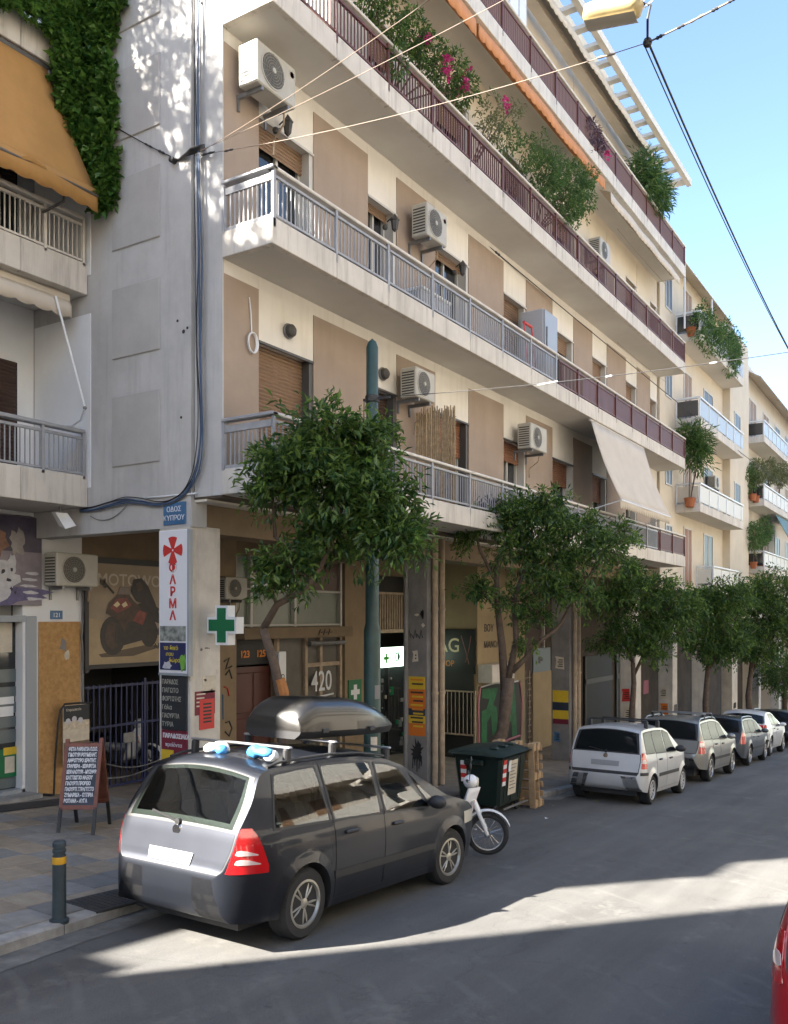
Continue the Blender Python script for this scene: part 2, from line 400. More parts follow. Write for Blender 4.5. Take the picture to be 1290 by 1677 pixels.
# ------------------------------------------------------------------ road, pavements, kerbs
def asphalt():
    m = bpy.data.materials.new('asphalt'); m.use_nodes = True; nt = m.node_tree; b = nt.nodes['Principled BSDF']
    geo = _n(nt, 'ShaderNodeNewGeometry')
    def noise_(scale, det, rough=.6, vec=None):
        q = _n(nt, 'ShaderNodeTexNoise'); q.inputs['Scale'].default_value = scale; q.inputs['Detail'].default_value = det; q.inputs['Roughness'].default_value = rough
        nt.links.new(vec or geo.outputs['Position'], q.inputs['Vector']); return q.outputs['Fac']
    def ramp(f, a, c1, bb, c2):
        r = _n(nt, 'ShaderNodeValToRGB'); e = r.color_ramp.elements; e[0].position = a; e[1].position = bb; e[0].color = (*c1,1); e[1].color = (*c2,1)
        nt.links.new(f, r.inputs['Fac']); return r.outputs['Color']
    def mixc(a, b_, f, mode='MIX', amt=None):
        x = _n(nt, 'ShaderNodeMixRGB', blend_type=mode)
        if amt is None: nt.links.new(f, x.inputs['Fac'])
        else: x.inputs['Fac'].default_value = amt
        nt.links.new(a, x.inputs['Color1'])
        if isinstance(b_, tuple): x.inputs['Color2'].default_value = (*b_,1)
        else: nt.links.new(b_, x.inputs['Color2'])
        return x.outputs['Color']
    base = ramp(noise_(.55, 6), .3, (.078,.078,.080), .72, (.118,.116,.113))
    # long wear tracks along the street
    mp = _n(nt, 'ShaderNodeMapping'); mp.inputs['Scale'].default_value = (.10, 1.5, 1); nt.links.new(geo.outputs['Position'], mp.inputs['Vector'])
    base = mixc(base, ramp(noise_(1.0, 5, .6, mp.outputs[0]), .35, (.62,.62,.62), .7, (1.18,1.18,1.18)), None, 'MULTIPLY', .8)
    grit = ramp(noise_(170, 3, .7), .38, (.55,.55,.55), .66, (1.5,1.48,1.42))
    base = mixc(base, grit, None, 'MULTIPLY', .75)
    # pale dusty scuffs and dark oil spots
    sc = ramp(noise_(1.7, 9, .75), .56, (0,0,0), .78, (1,1,1)); base = mixc(base, (.165,.16,.15), sc)
    # turning-tyre scuffs: curved pale bands
    mp2 = _n(nt, 'ShaderNodeMapping'); mp2.inputs['Location'].default_value = (-1.0,-7.2,0); nt.links.new(geo.outputs['Position'], mp2.inputs['Vector'])
    wvx = _n(nt, 'ShaderNodeTexWave', wave_type='RINGS', rings_direction='Z'); wvx.inputs['Scale'].default_value = .9; wvx.inputs['Distortion'].default_value = 2.5; wvx.inputs['Detail'].default_value = 4
    nt.links.new(mp2.outputs[0], wvx.inputs['Vector']); wr_ = ramp(wvx.outputs['Fac'], .80, (0,0,0), .98, (1,1,1)); br_ = ramp(noise_(.8, 4), .52, (0,0,0), .70, (.32,.32,.32))
    mm = mixc(wr_, br_, None, 'MULTIPLY', 1.0); base = mixc(base, (.17,.165,.155), mm)
    sp = ramp(noise_(4.5, 4, .5), .70, (0,0,0), .76, (.6,.6,.6)); base = mixc(base, (.03,.03,.031), sp)
    # tar-sealed cracks
    vo = _n(nt, 'ShaderNodeTexVoronoi', feature='DISTANCE_TO_EDGE'); vo.inputs['Scale'].default_value = .42
    wv = _n(nt, 'ShaderNodeVectorMath', operation='ADD'); wn2 = _n(nt, 'ShaderNodeTexNoise'); wn2.inputs['Scale'].default_value = 1.6; wn2.inputs['Detail'].default_value = 6
    nt.links.new(geo.outputs['Position'], wn2.inputs['Vector']); nt.links.new(geo.outputs['Position'], wv.inputs[0]); nt.links.new(wn2.outputs['Color'], wv.inputs[1])
    nt.links.new(wv.outputs[0], vo.inputs['Vector'])
    ck = ramp(vo.outputs['Distance'], .002, (.28,.28,.28), .006, (0,0,0)); base = mixc(base, (.028,.028,.03), ck)
    nt.links.new(base, b.inputs['Base Color']); b.inputs['Roughness'].default_value = .82
    bp = _n(nt, 'ShaderNodeBump'); bp.inputs['Strength'].default_value = .5; bp.inputs['Distance'].default_value = .008
    nt.links.new(noise_(210, 4, .7), bp.inputs['Height']); nt.links.new(bp.outputs[0], b.inputs['Normal'])
    return m
M_asph = asphalt()
g = MB()
xs = [-300,-60,-20,0,10,20,40,80,160,400,900]; ys = [-400,-60,-20,-4,0,3,6,7,20,60,400]
g.grid([[(x, y, road_z(x)) for x in xs] for y in ys])
g.build('road', M_asph, kind='structure')
# sidewalk base: one sheet behind the kerb, with a bay for the rubbish bin
BAY0, BAY1, BAYY = 13.2, 16.3, 7.78
def edge_y(x): return BAYY if BAY0 < x < BAY1 else kerb_y(x)
g = MB(); cols = [-60,-30,-10,0,2,3.5,5,6,7,8.5,10,12,BAY0-1e-3,BAY0+1e-3,15,BAY1-1e-3,BAY1+1e-3,18,22,28,36,50,70,90]
rows = []
for k in range(2):
    rows.append([(x, (edge_y(x)+.16 if k == 0 else 13.6), (walk_z(x, edge_y(x)+.16) if k == 0 else walk_z(x, 13.6)) - (.014 if x < 13 else .004)) for x in cols])
g.grid(rows)
M_walk2 = mat('arcade_paving', (.20,.165,.13), .85, var=.22, vscale=3, bump=.3, bscale=70)
side = g.build('sidewalk', M_walk2, kind='structure')
# kerb stones
kp = []
x = -14.0
while x < 62:
    x1 = x + (1.0 if x < 30 else 4.0)
    a, b = x, x1
    if a < BAY0 < b: b = BAY0
    if a < BAY1 < b: b = BAY1
    kp.append((a, b)); x = b
kerb = thing('kerb', 'grey stone kerb along the pavement edge', 'kerb', (8, 6.8, road_z(8))); kerb['kind'] = 'structure'; del kerb['category']
def kerb_stone(p0, p1, inward, z0f):
    p0, p1 = Vector(p0), Vector(p1); d = (p1-p0).normalized(); g = .006
    p0 = p0 + d*g; p1 = p1 - d*g; iw = Vector(inward)*.17
    mb = MB(); e = .022; V = []
    for p in (p0, p1):
        zt = z0f(p); zb = zt - .35
        for off, z in ((0, zb), (0, zt-e), (.13, zt-.004), (.13+.001, zt)) : pass
        i0 = Vector(inward)
        V += [p + Vector((0,0,0)) + i0*0 + Vector((0,0,zb-p.z)), p + Vector((0,0,zt-e-p.z)), p + i0*e + Vector((0,0,zt-p.z)), p + iw + Vector((0,0,zt-p.z)), p + iw + Vector((0,0,zb-p.z))]
    mb.add(V, [(0,1,2,3,4),(9,8,7,6,5),(0,5,6,1),(1,6,7,2),(2,7,8,3),(3,8,9,4),(4,9,5,0)])
    mb.build('kerb_stone', M_kerb, kerb)
for a, b in kp:
    y0, y1 = (BAYY, BAYY) if BAY0 <= a < BAY1 else (kerb_y(a), kerb_y(b))
    j = rnd.uniform(-.006, .006)
    kerb_stone((a, y0, 0), (b, y1, 0), (0,1,0), lambda p, j=j: road_z(p.x)+KERB_H+j)
for xb, inw in ((BAY0, (-1,0,0)), (BAY1, (1,0,0))):
    kerb_stone((xb, kerb_y(xb), 0), (xb, BAYY, 0), inw, lambda p: road_z(p.x)+KERB_H+.002)
# concrete gutter strip along the kerb
g = MB(); gx = [-14+.5*i for i in range(160)]
g.grid([[(x, edge_y(x)-w_(x), road_z(x)+.005) for x in gx] for w_ in (lambda x: .30+.07*noise.noise(Vector((x*1.3,0,0)))+.03*noise.noise(Vector((x*6,0,0))), lambda x: -.03)])
g.build('gutter', M_gutter, kind='structure')
# pavers on the corner: one object each
TS = .42
proto = []
mb = MB(); mb.bbox((-TS/2+.006,-TS/2+.006,-.03), (TS/2-.006,TS/2-.006,0), .006)
for k in range(3): proto.append(mb.mesh('paver', M_tile[k]))
rt = random.Random(3)
ix = 0; cnt = 0
x = 2.75
while x < 11.4:
    y = kerb_y(x)+.19+TS/2
    while y < 12.2:
        if not (x > 9.8 and y > 10.6):
            yellow = (int((x-2.75)/TS) % 5 in (1, 2)) ^ (int(y/TS) % 4 == 1)
            k = 0 if (yellow and rt.random() < .8) or rt.random() < .18 else rt.choice((1,1,2))
            if cnt < 300:
                M = Matrix.Translation((x, y, walk_z(x, y) + rt.uniform(-.003, .003))) @ Euler((.024+rt.uniform(-.004,.004), math.atan(SLOPE)+rt.uniform(-.004,.004), 0)).to_matrix().to_4x4()
                inst('paver', proto[k], side, M); cnt += 1
        y += TS
    x += TS
# drain cover set in the pavement by the kerb
dc = on_ground(187, 1478, .11)
mb = MB(); mb.bbox((-.32,-.24,-.02), (.32,.24,.006), .004)
for i in range(9): mb.box((-.28+i*.065,-.20,.006), (-.25+i*.065,.20,.012))
o = mb.build('drain_cover', M_iron); o.location = (dc.x, dc.y+.1, walk_z(dc.x, dc.y)+.004); o.rotation_euler = (.024, math.atan(SLOPE), 0)
tag(o, 'dark square iron drain cover in the pavement by the kerb', 'drain cover')
# opposite pavement (behind the camera)
mb = MB(); mb.add([(x, y, road_z(x)+(-.4 if zz else KERB_H)) for zz in (0,1) for x in (-60,90) for y in (-4.2,-9)], [(0,1,3,2),(4,6,7,5),(0,2,6,4),(1,5,7,3),(0,4,5,1),(2,3,7,6)])
mb.build('opposite_pavement', M_walk2, kind='structure')
# ------------------------------------------------------------------ the corner apartment block
XS, XE = 8.80, 29.5                     # side wall plane, far end
YB, YF, YP, YK, YL = 7.44, 8.33, 8.88, 12.3, 11.0   # balcony front, facade, pillar front, arcade back wall, left balcony front
S = [4.08, 7.27, 10.40, 13.55, 16.66]   # undersides of the balcony slabs
FH, RH = .345, .675                     # fascia height, railing height above it
main = thing('apartment_building', 'pale concrete apartment block with tan panels, long balconies and a street arcade', 'building', (19, 12, walk_z(19, 12)))
MB().box((XS+.03, YF+.30, 4.02), (XE, 20, 16.6)).build('wall', M_white, main)
# side wall towards the left neighbour
sw = MB().box((XS-.04, YP-.02, 3.68), (XS+.26, 14.0, 16.9)).box((XS, YF-.012, 4.08), (XS+.026, YP-.05, 16.9)).build('side_wall', M_grey, main)
for zb in (4.63, 6.21, 7.80, 9.38, 10.96):
    MB().bbox((XS-.062, 9.46, zb), (XS-.035, 10.46, zb+1.03), .012).build('side_panel', M_greyp, sw)
for i in range(3):
    MB().box((XS-.052, YL-.06, S[i]+.30), (XS-.035, 12.28, S[i+1]-.28)).build('painted_panel', M_wblue, sw)
for k, (py, pz) in enumerate(((9.12,6.55),(9.0,6.38),(8.93,6.42),(9.05,5.2))):
    MB().lathe([(.0,-.006),(.02 if k != 1 else .03,-.004),(.02,.004)], (XS-.042, py, pz), 'X', 8).build('drill_hole', M_dark, sw)
# facade segments: (x0, x1, kind) left to right; T tan panel, W white with an opening
SEG = [(8.83,9.55,'T'),(9.55,10.82,'W'),(10.82,12.31,'T'),(12.31,13.22,'W'),(13.22,14.59,'T'),(14.59,15.96,'W'),(15.96,17.6,'T'),
       (17.6,18.81,'W'),(18.81,20.38,'T'),(20.38,21.8,'W'),(21.8,23.2,'T'),(23.2,24.4,'W'),(24.4,26.1,'T'),(26.1,27.2,'W'),(27.2,28.6,'T'),(28.6,29.4,'W')]
def shutter_mesh(x0, x1, z0, z1, y, pitch=.055):
    mb = MB(); z = z1
    while z - pitch > z0:
        mb.add([(x0,y,z),(x1,y,z),(x1,y-.014,z-pitch*.45),(x0,y-.014,z-pitch*.45),(x1,y,z-pitch*.92),(x0,y,z-pitch*.92)], [(0,1,2,3),(3,2,4,5)])
        mb.quad((x0,y+.004,z-pitch*.92),(x1,y+.004,z-pitch*.92),(x1,y,z-pitch),(x0,y,z-pitch)); z -= pitch
    return mb
for fl in range(4):
    zf = S[fl]+.16; zt = S[fl+1]; lint = S[fl] + 2.28
    mw = M_white if fl < 2 else M_cream
    for i, (x0, x1, kd) in enumerate(SEG):
        if kd == 'T':
            MB().box((x0, YF-.0, zf), (x1, YF+.34, zt-.19)).build('tan_panel' , M_tan if fl < 2 else M_cream, main)
            MB().box((x0, YF+.015, zt-.19), (x1, YF+.34, zt+.02)).build('wall_band', mw, main)
        else:
            MB().box((x0, YF+.012, lint), (x1, YF+.34, zt+.02)).build('lintel_wall', mw, main)
            ox0, ox1 = x0 + .03, x1 - .09
            MB().box((ox1, YF+.02, zf), (x1, YF+.34, lint)).build('window_jamb', M_dframe if fl == 0 and i < 6 else M_frame, main)
            w = MB().box((x0+.001, YF+.25, zf), (ox1, YF+.29, lint)).build('window', M_dkwin, main)
            # frame bars
            f = MB()
            for xx in (ox0, (ox0+ox1)/2, ox1-.05): f.box((xx, YF+.20, zf), (xx+.05, YF+.255, lint))
            f.box((ox0, YF+.20, lint-.06), (ox1, YF+.252, lint)); f.build('frame', M_frame, w)
            drop = {(0,1):1.0,(0,3):1.0,(0,5):.35,(0,7):.22,(0,9):.30,(0,11):.35,(1,1):.17,(1,3):.08,(1,5):.10,(1,7):1.0,(1,9):.2}.get((fl, i), .3)
            ms = M_shutb if (fl, i) in ((0,1),(1,1),(1,3)) else (M_shutd if (fl, i) == (0,3) else (M_shuto if fl == 0 else M_shutb))
            shutter_mesh(ox0-.02, ox1, max(zf, lint-(lint-zf)*drop), lint, YF+.17).build('roller_shutter', ms, w)
            MB().box((x0-.0+.002, YF-.012, lint-.035), (x1-.002, YF+.02, lint)).build('drip_edge', M_frame if fl else M_dframe, w)
# balconies
POSTS = [8.84 + 1.37*i for i in range(15)] + [XE-.04]
n_bal = 0
def baluster_mesh(h, m, r=.0075): return MB().box((-r,-r,0),(r,r,h)).mesh('baluster', m)
BALH = RH - .20
def railing(slab, z0, x0, x1, y, mcap, mpost, mbal, single_to, lay_side=None, pitch=.087, solid=None):
    """rail along X at Y = y from x0 to x1; z0 top of the fascia"""
    global n_bal
    MB().bbox((x0-.03, y-.045, z0+RH-.05), (x1+.03, y+.075, z0+RH), .012).build('handrail', mcap, slab)
    MB().box((x0, y-.012, z0+RH-.135), (x1, y+.03, z0+RH-.10)).build('railing_bar', mpost, slab); MB().box((x0, y-.012, z0+.035), (x1, y+.03, z0+.065)).build('railing_bar', mpost, slab)
    for px_ in POSTS:
        if x0-.1 <= px_ <= x1+.1: MB().box((px_-.022, y-.03, z0-.12), (px_+.022, y+.012, z0+RH-.048)).build('railing_post', mpost, slab)
    me = baluster_mesh(BALH, mbal); rest = MB(); x = x0 + pitch*.6
    while x < x1 - .03:
        if min(abs(x-p) for p in POSTS) > .035:
            if x < single_to and n_bal < 285:
                inst('baluster', me, slab, Matrix.Translation((x, y+.009, z0+.06))); n_bal += 1
            else: rest.box((x-.009, y, z0+.06), (x+.009, y+.018, z0+.06+BALH))
        x += pitch
    if rest.v: rest.build('baluster_row', mbal, slab, kind='stuff')
def side_railing(slab, z0, x, y0, y1, mcap, mpost, mbal):
    global n_bal
    MB().bbox((x-.045, y0-.045, z0+RH-.05), (x+.075, y1, z0+RH), .012).build('handrail', mcap, slab)
    MB().box((x-.012, y0, z0+RH-.19), (x+.03, y1, z0+RH-.10)).build('railing_bar', mpost, slab); MB().box((x-.012, y0, z0+.0), (x+.03, y1, z0+.045)).build('railing_bar', mpost, slab)
    MB().box((x-.03, y1-.05, z0-.02), (x+.02, y1-.005, z0+RH-.05)).build('railing_post', mpost, slab)
    me = baluster_mesh(BALH+.02, mbal, .0095); y = y0+.10
    while y < y1-.08:
        inst('baluster', me, slab, Matrix.Translation((x+.009, y, z0+.04))); n_bal += 1; y += .078
slabs = []
for i, s in enumerate(S[:4]):
    sl = MB().box((XS+.10, YB+.10, s+.002), (XE-.08, YF+.02, s+.16)).build('balcony', M_soffit, main); slabs.append(sl)
    edges = [XS] + [8.84+1.37*k for k in range(1, 15)] + [XE]
    for a, b in zip(edges, edges[1:]):
        g_ = .004
        MB().bbox((a+(0 if a == XS else g_), YB, s), (b-(0 if b == XE else g_), YB+.11, s+FH), .008).build('fascia_panel', M_slab, sl)
    MB().bbox((XS, YB+.112, s), (XS+.11, YF-.002, s+FH), .008).build('fascia_panel', M_slab, sl)
    MB().box((XE-.1, YB+.112, s), (XE, YF, s+FH)).build('fascia_panel', M_slab, sl)
    z0 = s + FH
    if i == 0:
        side_railing(sl, z0, XS+.02, YB+.03, YF, M_rail, M_rail, M_rail)
        railing(sl, z0, XS+.02, 26.4, YB+.03, M_railc, M_rail, M_rail, 18.5)
        railing(sl, z0, 26.5, XE, YB+.03, M_railc, M_brown, M_brown, 0)
        MB().box((26.5, YB+.035, z0+.06), (XE-.05, YB+.052, z0+RH-.14)).build('railing_panel', M_brownp, sl)
    elif i == 1:
        side_railing(sl, z0, XS+.02, YB+.03, YF, M_rail, M_rail, M_rail)
        railing(sl, z0, XS+.02, 18.55, YB+.03, M_railc, M_rail, M_rail, 19)
        railing(sl, z0, 18.65, XE, YB+.03, M_railc, M_brown, M_brown, 0)
        MB().box((20.2, YB+.035, z0+.06), (XE-.05, YB+.052, z0+RH-.14)).build('railing_panel', M_brownp, sl)
    else:
        side_railing(sl, z0, XS+.02, YB+.03, YF, M_brown, M_brown, M_brown)
        railing(sl, z0, XS+.02, XE, YB+.03, M_railc, M_brown, M_brown, 0)
        if i == 3: MB().box((12, YB+.036, z0+.06), (XE-.05, YB+.05, z0+RH-.14)).build('railing_panel', mat('brown_mesh_panel', (.17,.10,.075), .7), sl)
# top pergola with square openings
pg = MB().box((XS, YB-.20, 16.48), (XE, YB-.05, 16.68)).box((XS, YF+.05, 16.42), (XE, YF+.28, 16.70)).build('pergola', mat('pergola_white', (.66,.62,.54), .8, var=.06, vscale=2), main)
x = XS + .3
while x < XE - .3:
    MB().box((x, YB-.049, 16.56), (x+.20, YF+.049, 16.66)).build('pergola_beam', MATS['pergola_white'], pg); x += .80
MB().box((XE-.2, YB-.049, 16.56), (XE-.002, YF+.049, 16.66)).build('pergola_beam', MATS['pergola_white'], pg)
MB().box((XS, YF+.30, 16.6), (XE, 20, 16.9)).build('roof', M_soffit, main)
MB().box((XS+.1, YF+.85, 16.9), (XE-2, 19.5, 19.4)).build('rooftop_wall', M_cream, main)
# awnings rolled under the slabs: cloth strip with a scalloped edge
def valance(x0, x1, y, ztop, drop, m, parent, name='rolled_awning', depth=.24, scal=.26, ext=.0):
    mb = MB(); n = max(4, int((x1-x0)/scal*6)); top = []; bot = []; bk = []
    for k in range(n+1):
        t = k/n; x = x0 + (x1-x0)*t; sc = abs(math.sin(math.pi*(x-x0)/scal))**.6
        wob = .012*math.sin(x*3.1)
        bk.append((x, y+depth, ztop)); top.append((x, y-ext+wob, ztop-.10-ext*.5)); bot.append((x, y-ext+wob, ztop-drop+.05*(1-sc)-ext*.5))
    mb.grid([bk, top, bot]); o = mb.build(name, m, parent, smooth='all')
    sol = o.modifiers.new('thick', 'SOLIDIFY'); sol.thickness = .006
    return o
valance(12.6, 14.5, YB+.06, S[3]-.02, .42, M_awnp, slabs[3], ext=.10); valance(14.6, 21.5, YB+.06, S[3]-.02, .36, M_awnp, slabs[3], ext=.10)
valance(22.2, 29.0, YB+.10, S[3]-.04, .36, M_awnc, slabs[3], ext=.06)
valance(16.6, 26.8, YB+.16, 16.40, .34, M_awnc, main, depth=.3)
MB().box((16.6, YB+.45, 16.2), (26.8, YB+.7, 16.38)).build('awning_cassette', M_awnc, main)
# big lowered awning on the first floor
aw = thing('awning', 'plain cream drop-arm awning lowered over the first-floor balcony', 'awning', (22.8, YB, S[1]))
A0, A1, B0, B1 = Vector((20.75, YB+.05, S[1]-.03)), Vector((25.1, YB+.05, S[1]-.03)), Vector((20.75, 6.74, 5.24)), Vector((25.1, 6.74, 5.24))
rows = []
for i in range(9):
    t = i/8; rows.append([A0.lerp(B0, t).lerp(A1.lerp(B1, t), j/20) + Vector((0, .05*math.sin(t*math.pi), -.04*math.sin(t*math.pi)+.006*math.sin(j*1.9))) for j in range(21)])
c = MB().grid(rows).build('cloth', M_awnc, aw, smooth='all'); c.modifiers.new('thick','SOLIDIFY').thickness = .006
MB().tube([B0, B1], .022).build('front_bar', M_wplast, aw)
valance(20.75, 25.1, 6.75, 5.32, .28, M_awnc, aw, 'valance', depth=.01, scal=.16)
MB().tube([A0+Vector((-.02,.02,.0)), A1+Vector((.02,.02,0))], .03).build('roller', M_wplast, aw)
for xx in (20.8, 25.05): MB().tube([(xx, YB+.02, S[0]+FH+RH-.03), (xx, 6.75, 5.24)], .014).build('arm', M_wplast, aw)
# reed divider between two first-floor balconies
dv = thing('reed_screen', 'dry bamboo reed screen dividing the first-floor balcony', 'reed screen', (13.84, 7.9, S[0]+.16))
y = YB+.06
rr = random.Random(11)
while y < YF-.01:
    MB().tube([(13.84+rr.uniform(-.01,.01), y, S[0]+.16), (13.84+rr.uniform(-.012,.012), y+rr.uniform(-.01,.01), 6.22+rr.uniform(-.10,.05))], .0125, 5).build('reed', M_bamboo, dv); y += .0235
for zz in (4.9, 5.5, 6.0): MB().tube([(13.865, YB+.05, zz), (13.865, YF, zz)], .006, 5).build('binding_wire', M_steel, dv)
# ------------------------------------------------------------------ arcade
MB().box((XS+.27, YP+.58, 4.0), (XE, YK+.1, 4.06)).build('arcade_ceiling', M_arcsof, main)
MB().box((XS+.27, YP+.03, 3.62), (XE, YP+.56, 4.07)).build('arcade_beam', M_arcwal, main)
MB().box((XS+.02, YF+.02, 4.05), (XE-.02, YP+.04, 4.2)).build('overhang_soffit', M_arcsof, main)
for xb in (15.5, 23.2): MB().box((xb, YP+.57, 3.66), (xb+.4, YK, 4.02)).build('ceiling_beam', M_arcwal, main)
def column(x0, w, d, m, name='column', ztop=3.64):
    return MB().bbox((x0, YP, walk_z(x0, YP)-.15), (x0+w, YP+d, ztop), .02).build(name, m, main)
p1 = MB().bbox((XS-.03, YP, walk_z(9, 9)-.15), (XS+.56, YP+.62, 3.70), .015).build('corner_pillar', M_pillar, main)
c2 = column(15.25, .52, .58, M_colgrey); c3 = column(22.98, .55, .55, M_colgrey); c4 = column(28.9, .55, .55, M_pillar)
for cx_ in (15.25, 22.98):
    for dx in (.16, .44):
        mb = MB(); mb.tube([(cx_+dx, YP-.075, walk_z(cx_, YP)-.02), (cx_+dx, YP-.075, 4.12)], .062, 10)
        for zz in (.9, 2.6): mb.lathe([(.07,-.03),(.078,0),(.07,.03)], (cx_+dx, YP-.075, zz), 'Z', 10)
        mb.build('downpipe', M_pipe, main, smooth=True)
MB().tube([(15.2, YP+.48, walk_z(15,9)), (15.2, YP+.48, 3.6)], .05, 10).build('downpipe', M_colgrey, main, smooth=True)
# arcade back wall: solid pieces between the shop openings
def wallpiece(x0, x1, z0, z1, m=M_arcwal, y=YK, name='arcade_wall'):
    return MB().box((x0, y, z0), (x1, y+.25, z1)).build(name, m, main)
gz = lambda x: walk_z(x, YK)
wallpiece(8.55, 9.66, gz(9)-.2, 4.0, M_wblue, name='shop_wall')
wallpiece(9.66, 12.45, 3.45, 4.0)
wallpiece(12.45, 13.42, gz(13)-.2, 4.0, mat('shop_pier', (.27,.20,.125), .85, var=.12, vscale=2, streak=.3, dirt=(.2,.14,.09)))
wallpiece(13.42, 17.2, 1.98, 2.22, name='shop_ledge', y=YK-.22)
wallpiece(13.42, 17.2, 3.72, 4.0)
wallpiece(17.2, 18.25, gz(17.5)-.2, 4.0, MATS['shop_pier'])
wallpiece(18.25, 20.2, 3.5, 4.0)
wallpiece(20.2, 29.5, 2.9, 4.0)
# dark shop rooms behind (floor, back and side walls so nothing shows through)
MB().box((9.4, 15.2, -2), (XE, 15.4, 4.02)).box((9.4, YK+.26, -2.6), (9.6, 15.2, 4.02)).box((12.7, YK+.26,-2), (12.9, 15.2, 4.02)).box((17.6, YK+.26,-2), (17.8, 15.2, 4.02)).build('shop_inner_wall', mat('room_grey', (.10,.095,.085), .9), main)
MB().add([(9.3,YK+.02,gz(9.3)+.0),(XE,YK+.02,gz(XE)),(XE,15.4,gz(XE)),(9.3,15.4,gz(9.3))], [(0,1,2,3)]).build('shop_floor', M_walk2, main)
# entrance door 123-125
d = MB().box((13.42, YK+.12, gz(14)-.1), (14.62, YK+.17, 1.40)).build('entrance_door', M_door, main)
for (a, b) in ((13.5, 13.98), (14.05, 14.53)):
    MB().bbox((a, YK+.095, gz(14)+.15), (b, YK+.125, .35), .02).bbox((a, YK+.095, .45), (b, YK+.125, 1.28), .02).build('door_leaf_panel', M_door, d)
MB().tube([(14.0, YK+.07, .1), (14.0, YK+.07, .5)], .014).build('handle', M_chrome, d)
tr = MB().box((13.42, YK+.10, 1.44), (14.62, YK+.16, 1.96)).build('transom', M_dark, main)
text('123', .20, (13.62, YK+.085, 1.60), '-Y', M_txto, tr, bold=.006); text('125', .20, (14.12, YK+.085, 1.60), '-Y', M_txto, tr, bold=.006)
MB().box((14.62, YK+.02, gz(14)-.1), (14.72, YK+.22, 1.98)).build('door_jamb', M_arcwal, main)
# side window with graffiti
w = MB().box((14.72, YK+.14, gz(15)-.1), (17.2, YK+.19, 1.98)).build('shop_window', mat('grey_brown_panel', (.11,.10,.085), .6, var=.15, vscale=2), main)
for a in (14.75, 15.75, 16.3, 17.08): MB().box((a, YK+.06, gz(15)-.1), (a+.09, YK+.142, 1.96)).build('frame', M_pipe, w)
MB().box((15.85, YK+.07, 1.30), (17.07, YK+.138, 1.39)).build('frame', M_pipe, w)
text('420', .66, (15.95, YK+.05, .74), '-Y', M_txtw, w, name='graffiti', bold=.004, sx=.8)
MB().tube([(16.2, YK+.05, .60), (16.8, YK+.05, .64)], .022, 6).build('graffiti', M_txtw, w)
for i in range(6):
    MB().tube([(15.84+.03*i, YK+.055, .42+.07*(i%3)), (15.9+.05*i, YK+.055, .58-.05*(i%2))], .014, 5).build('graffiti', M_red, w)
MB().tube([(15.75, YK-.06, 1.84), (17.1, YK-.06, 1.84)], .055, 10).build('shutter_roll', M_steel, w)
# mezzanine glazing over the entrance
w = MB().box((13.42, YK+.14, 2.22), (17.2, YK+.18, 3.72)).build('mezzanine_window', M_frost, main)
for a in (13.42, 13.9, 15.35, 17.08): MB().box((a, YK+.05, 2.22), (a+.07, YK+.142, 3.72)).build('frame', M_frame, w)
for a in (2.24, 3.0): MB().box((13.42, YK+.055, a), (17.15, YK+.138, a+.045)).build('frame', M_frame, w)
MB().box((13.98, YK+.11, 3.06), (15.33, YK+.136, 3.70)).build('pane', M_dkwin, w); MB().box((15.45, YK+.11, 3.06), (17.06, YK+.136, 3.70)).build('pane', mat('brown_pane', (.09,.045,.03), .3), w)
# pharmacy front
w = MB().box((18.25, YK+.15, gz(19)-.1), (20.2, YK+.19, 1.45)).build('pharmacy_window', M_dkwin, main)
for a in (18.27, 19.2, 20.1): MB().box((a, YK+.06, gz(19)-.1), (a+.06, YK+.152, 1.45)).build('frame', M_black, w)
rr = random.Random(5)
for i in range(26):
    a, b = rr.uniform(18.4, 20.0), rr.uniform(gz(19)+.1, .9); q = rr.uniform(.05, .16)
    MB().box((a, YK+.11, b), (a+q, YK+.148, b+q*rr.uniform(.6, 1.6))).build('window_sticker', rr.choice((M_paper, M_film, M_steel, M_colgrey, M_sgreen)), w)
MB().lathe([(0,-.01),(.15,-.008),(.15,.006)], (18.72, YK+.10, .62), 'Y', 20).build('window_sticker', M_yellow, w)
lv = MB().box((18.25, YK+.12, 2.1), (20.2, YK+.18, 3.5)).build('louvre_window', M_dark, main)
for i in range(17):
    a = 18.28 + i*.115; MB().box((a, YK+.02, 2.12), (a+.05, YK+.11, 3.02)).build('louvre', M_pipe, lv)
MB().box((18.25, YK+.01, 2.03), (20.2, YK+.12, 2.12)).box((18.25, YK+.015, 3.02), (20.2, YK+.115, 3.08)).build('frame', M_pipe, lv)
# projecting shop box with graffiti (street-facing wall at Y = 10.5)
BX0, BX1, BY = 20.6, 23.6, 10.5
bxw = MB().box((BX0, BY, gz(22)-.3), (BX1, YK+.2, 4.0)).build('shop_box_wall', mat('shop_cream', (.31,.235,.135), .85, var=.1, vscale=2, streak=.3, dirt=(.25,.17,.09)), main)
text('ΒΟΥ', .28, (20.95, BY-.012, 2.05), '-Y', M_txtk, bxw); text('ΜΑΝΩΛΙΤΑ', .25, (20.95, BY-.012, 1.62), '-Y', M_txtk, bxw)
MB().bbox((20.62, BY-.42, .72), (22.0, BY-.002, 1.20), .015).build('shutter_box', M_pillar, bxw)
gp = MB().box((20.66, BY-.012, gz(21)+.18), (23.3, BY-.004, .62)).build('graffiti_panel', mat('graffiti_black', (.02,.022,.02), .6), bxw)
def stroke(pts, w, m, parent, y): MB().tube([(a, y, b) for a, b in pts], w, 6).build('graffiti', m, parent)
M_gg = mat('graffiti_green', (.02,.13,.045), .6, var=.3, vscale=5); M_gp = mat('graffiti_pink', (.45,.17,.20), .6)
zb = gz(21)+.35; H = .55 - zb
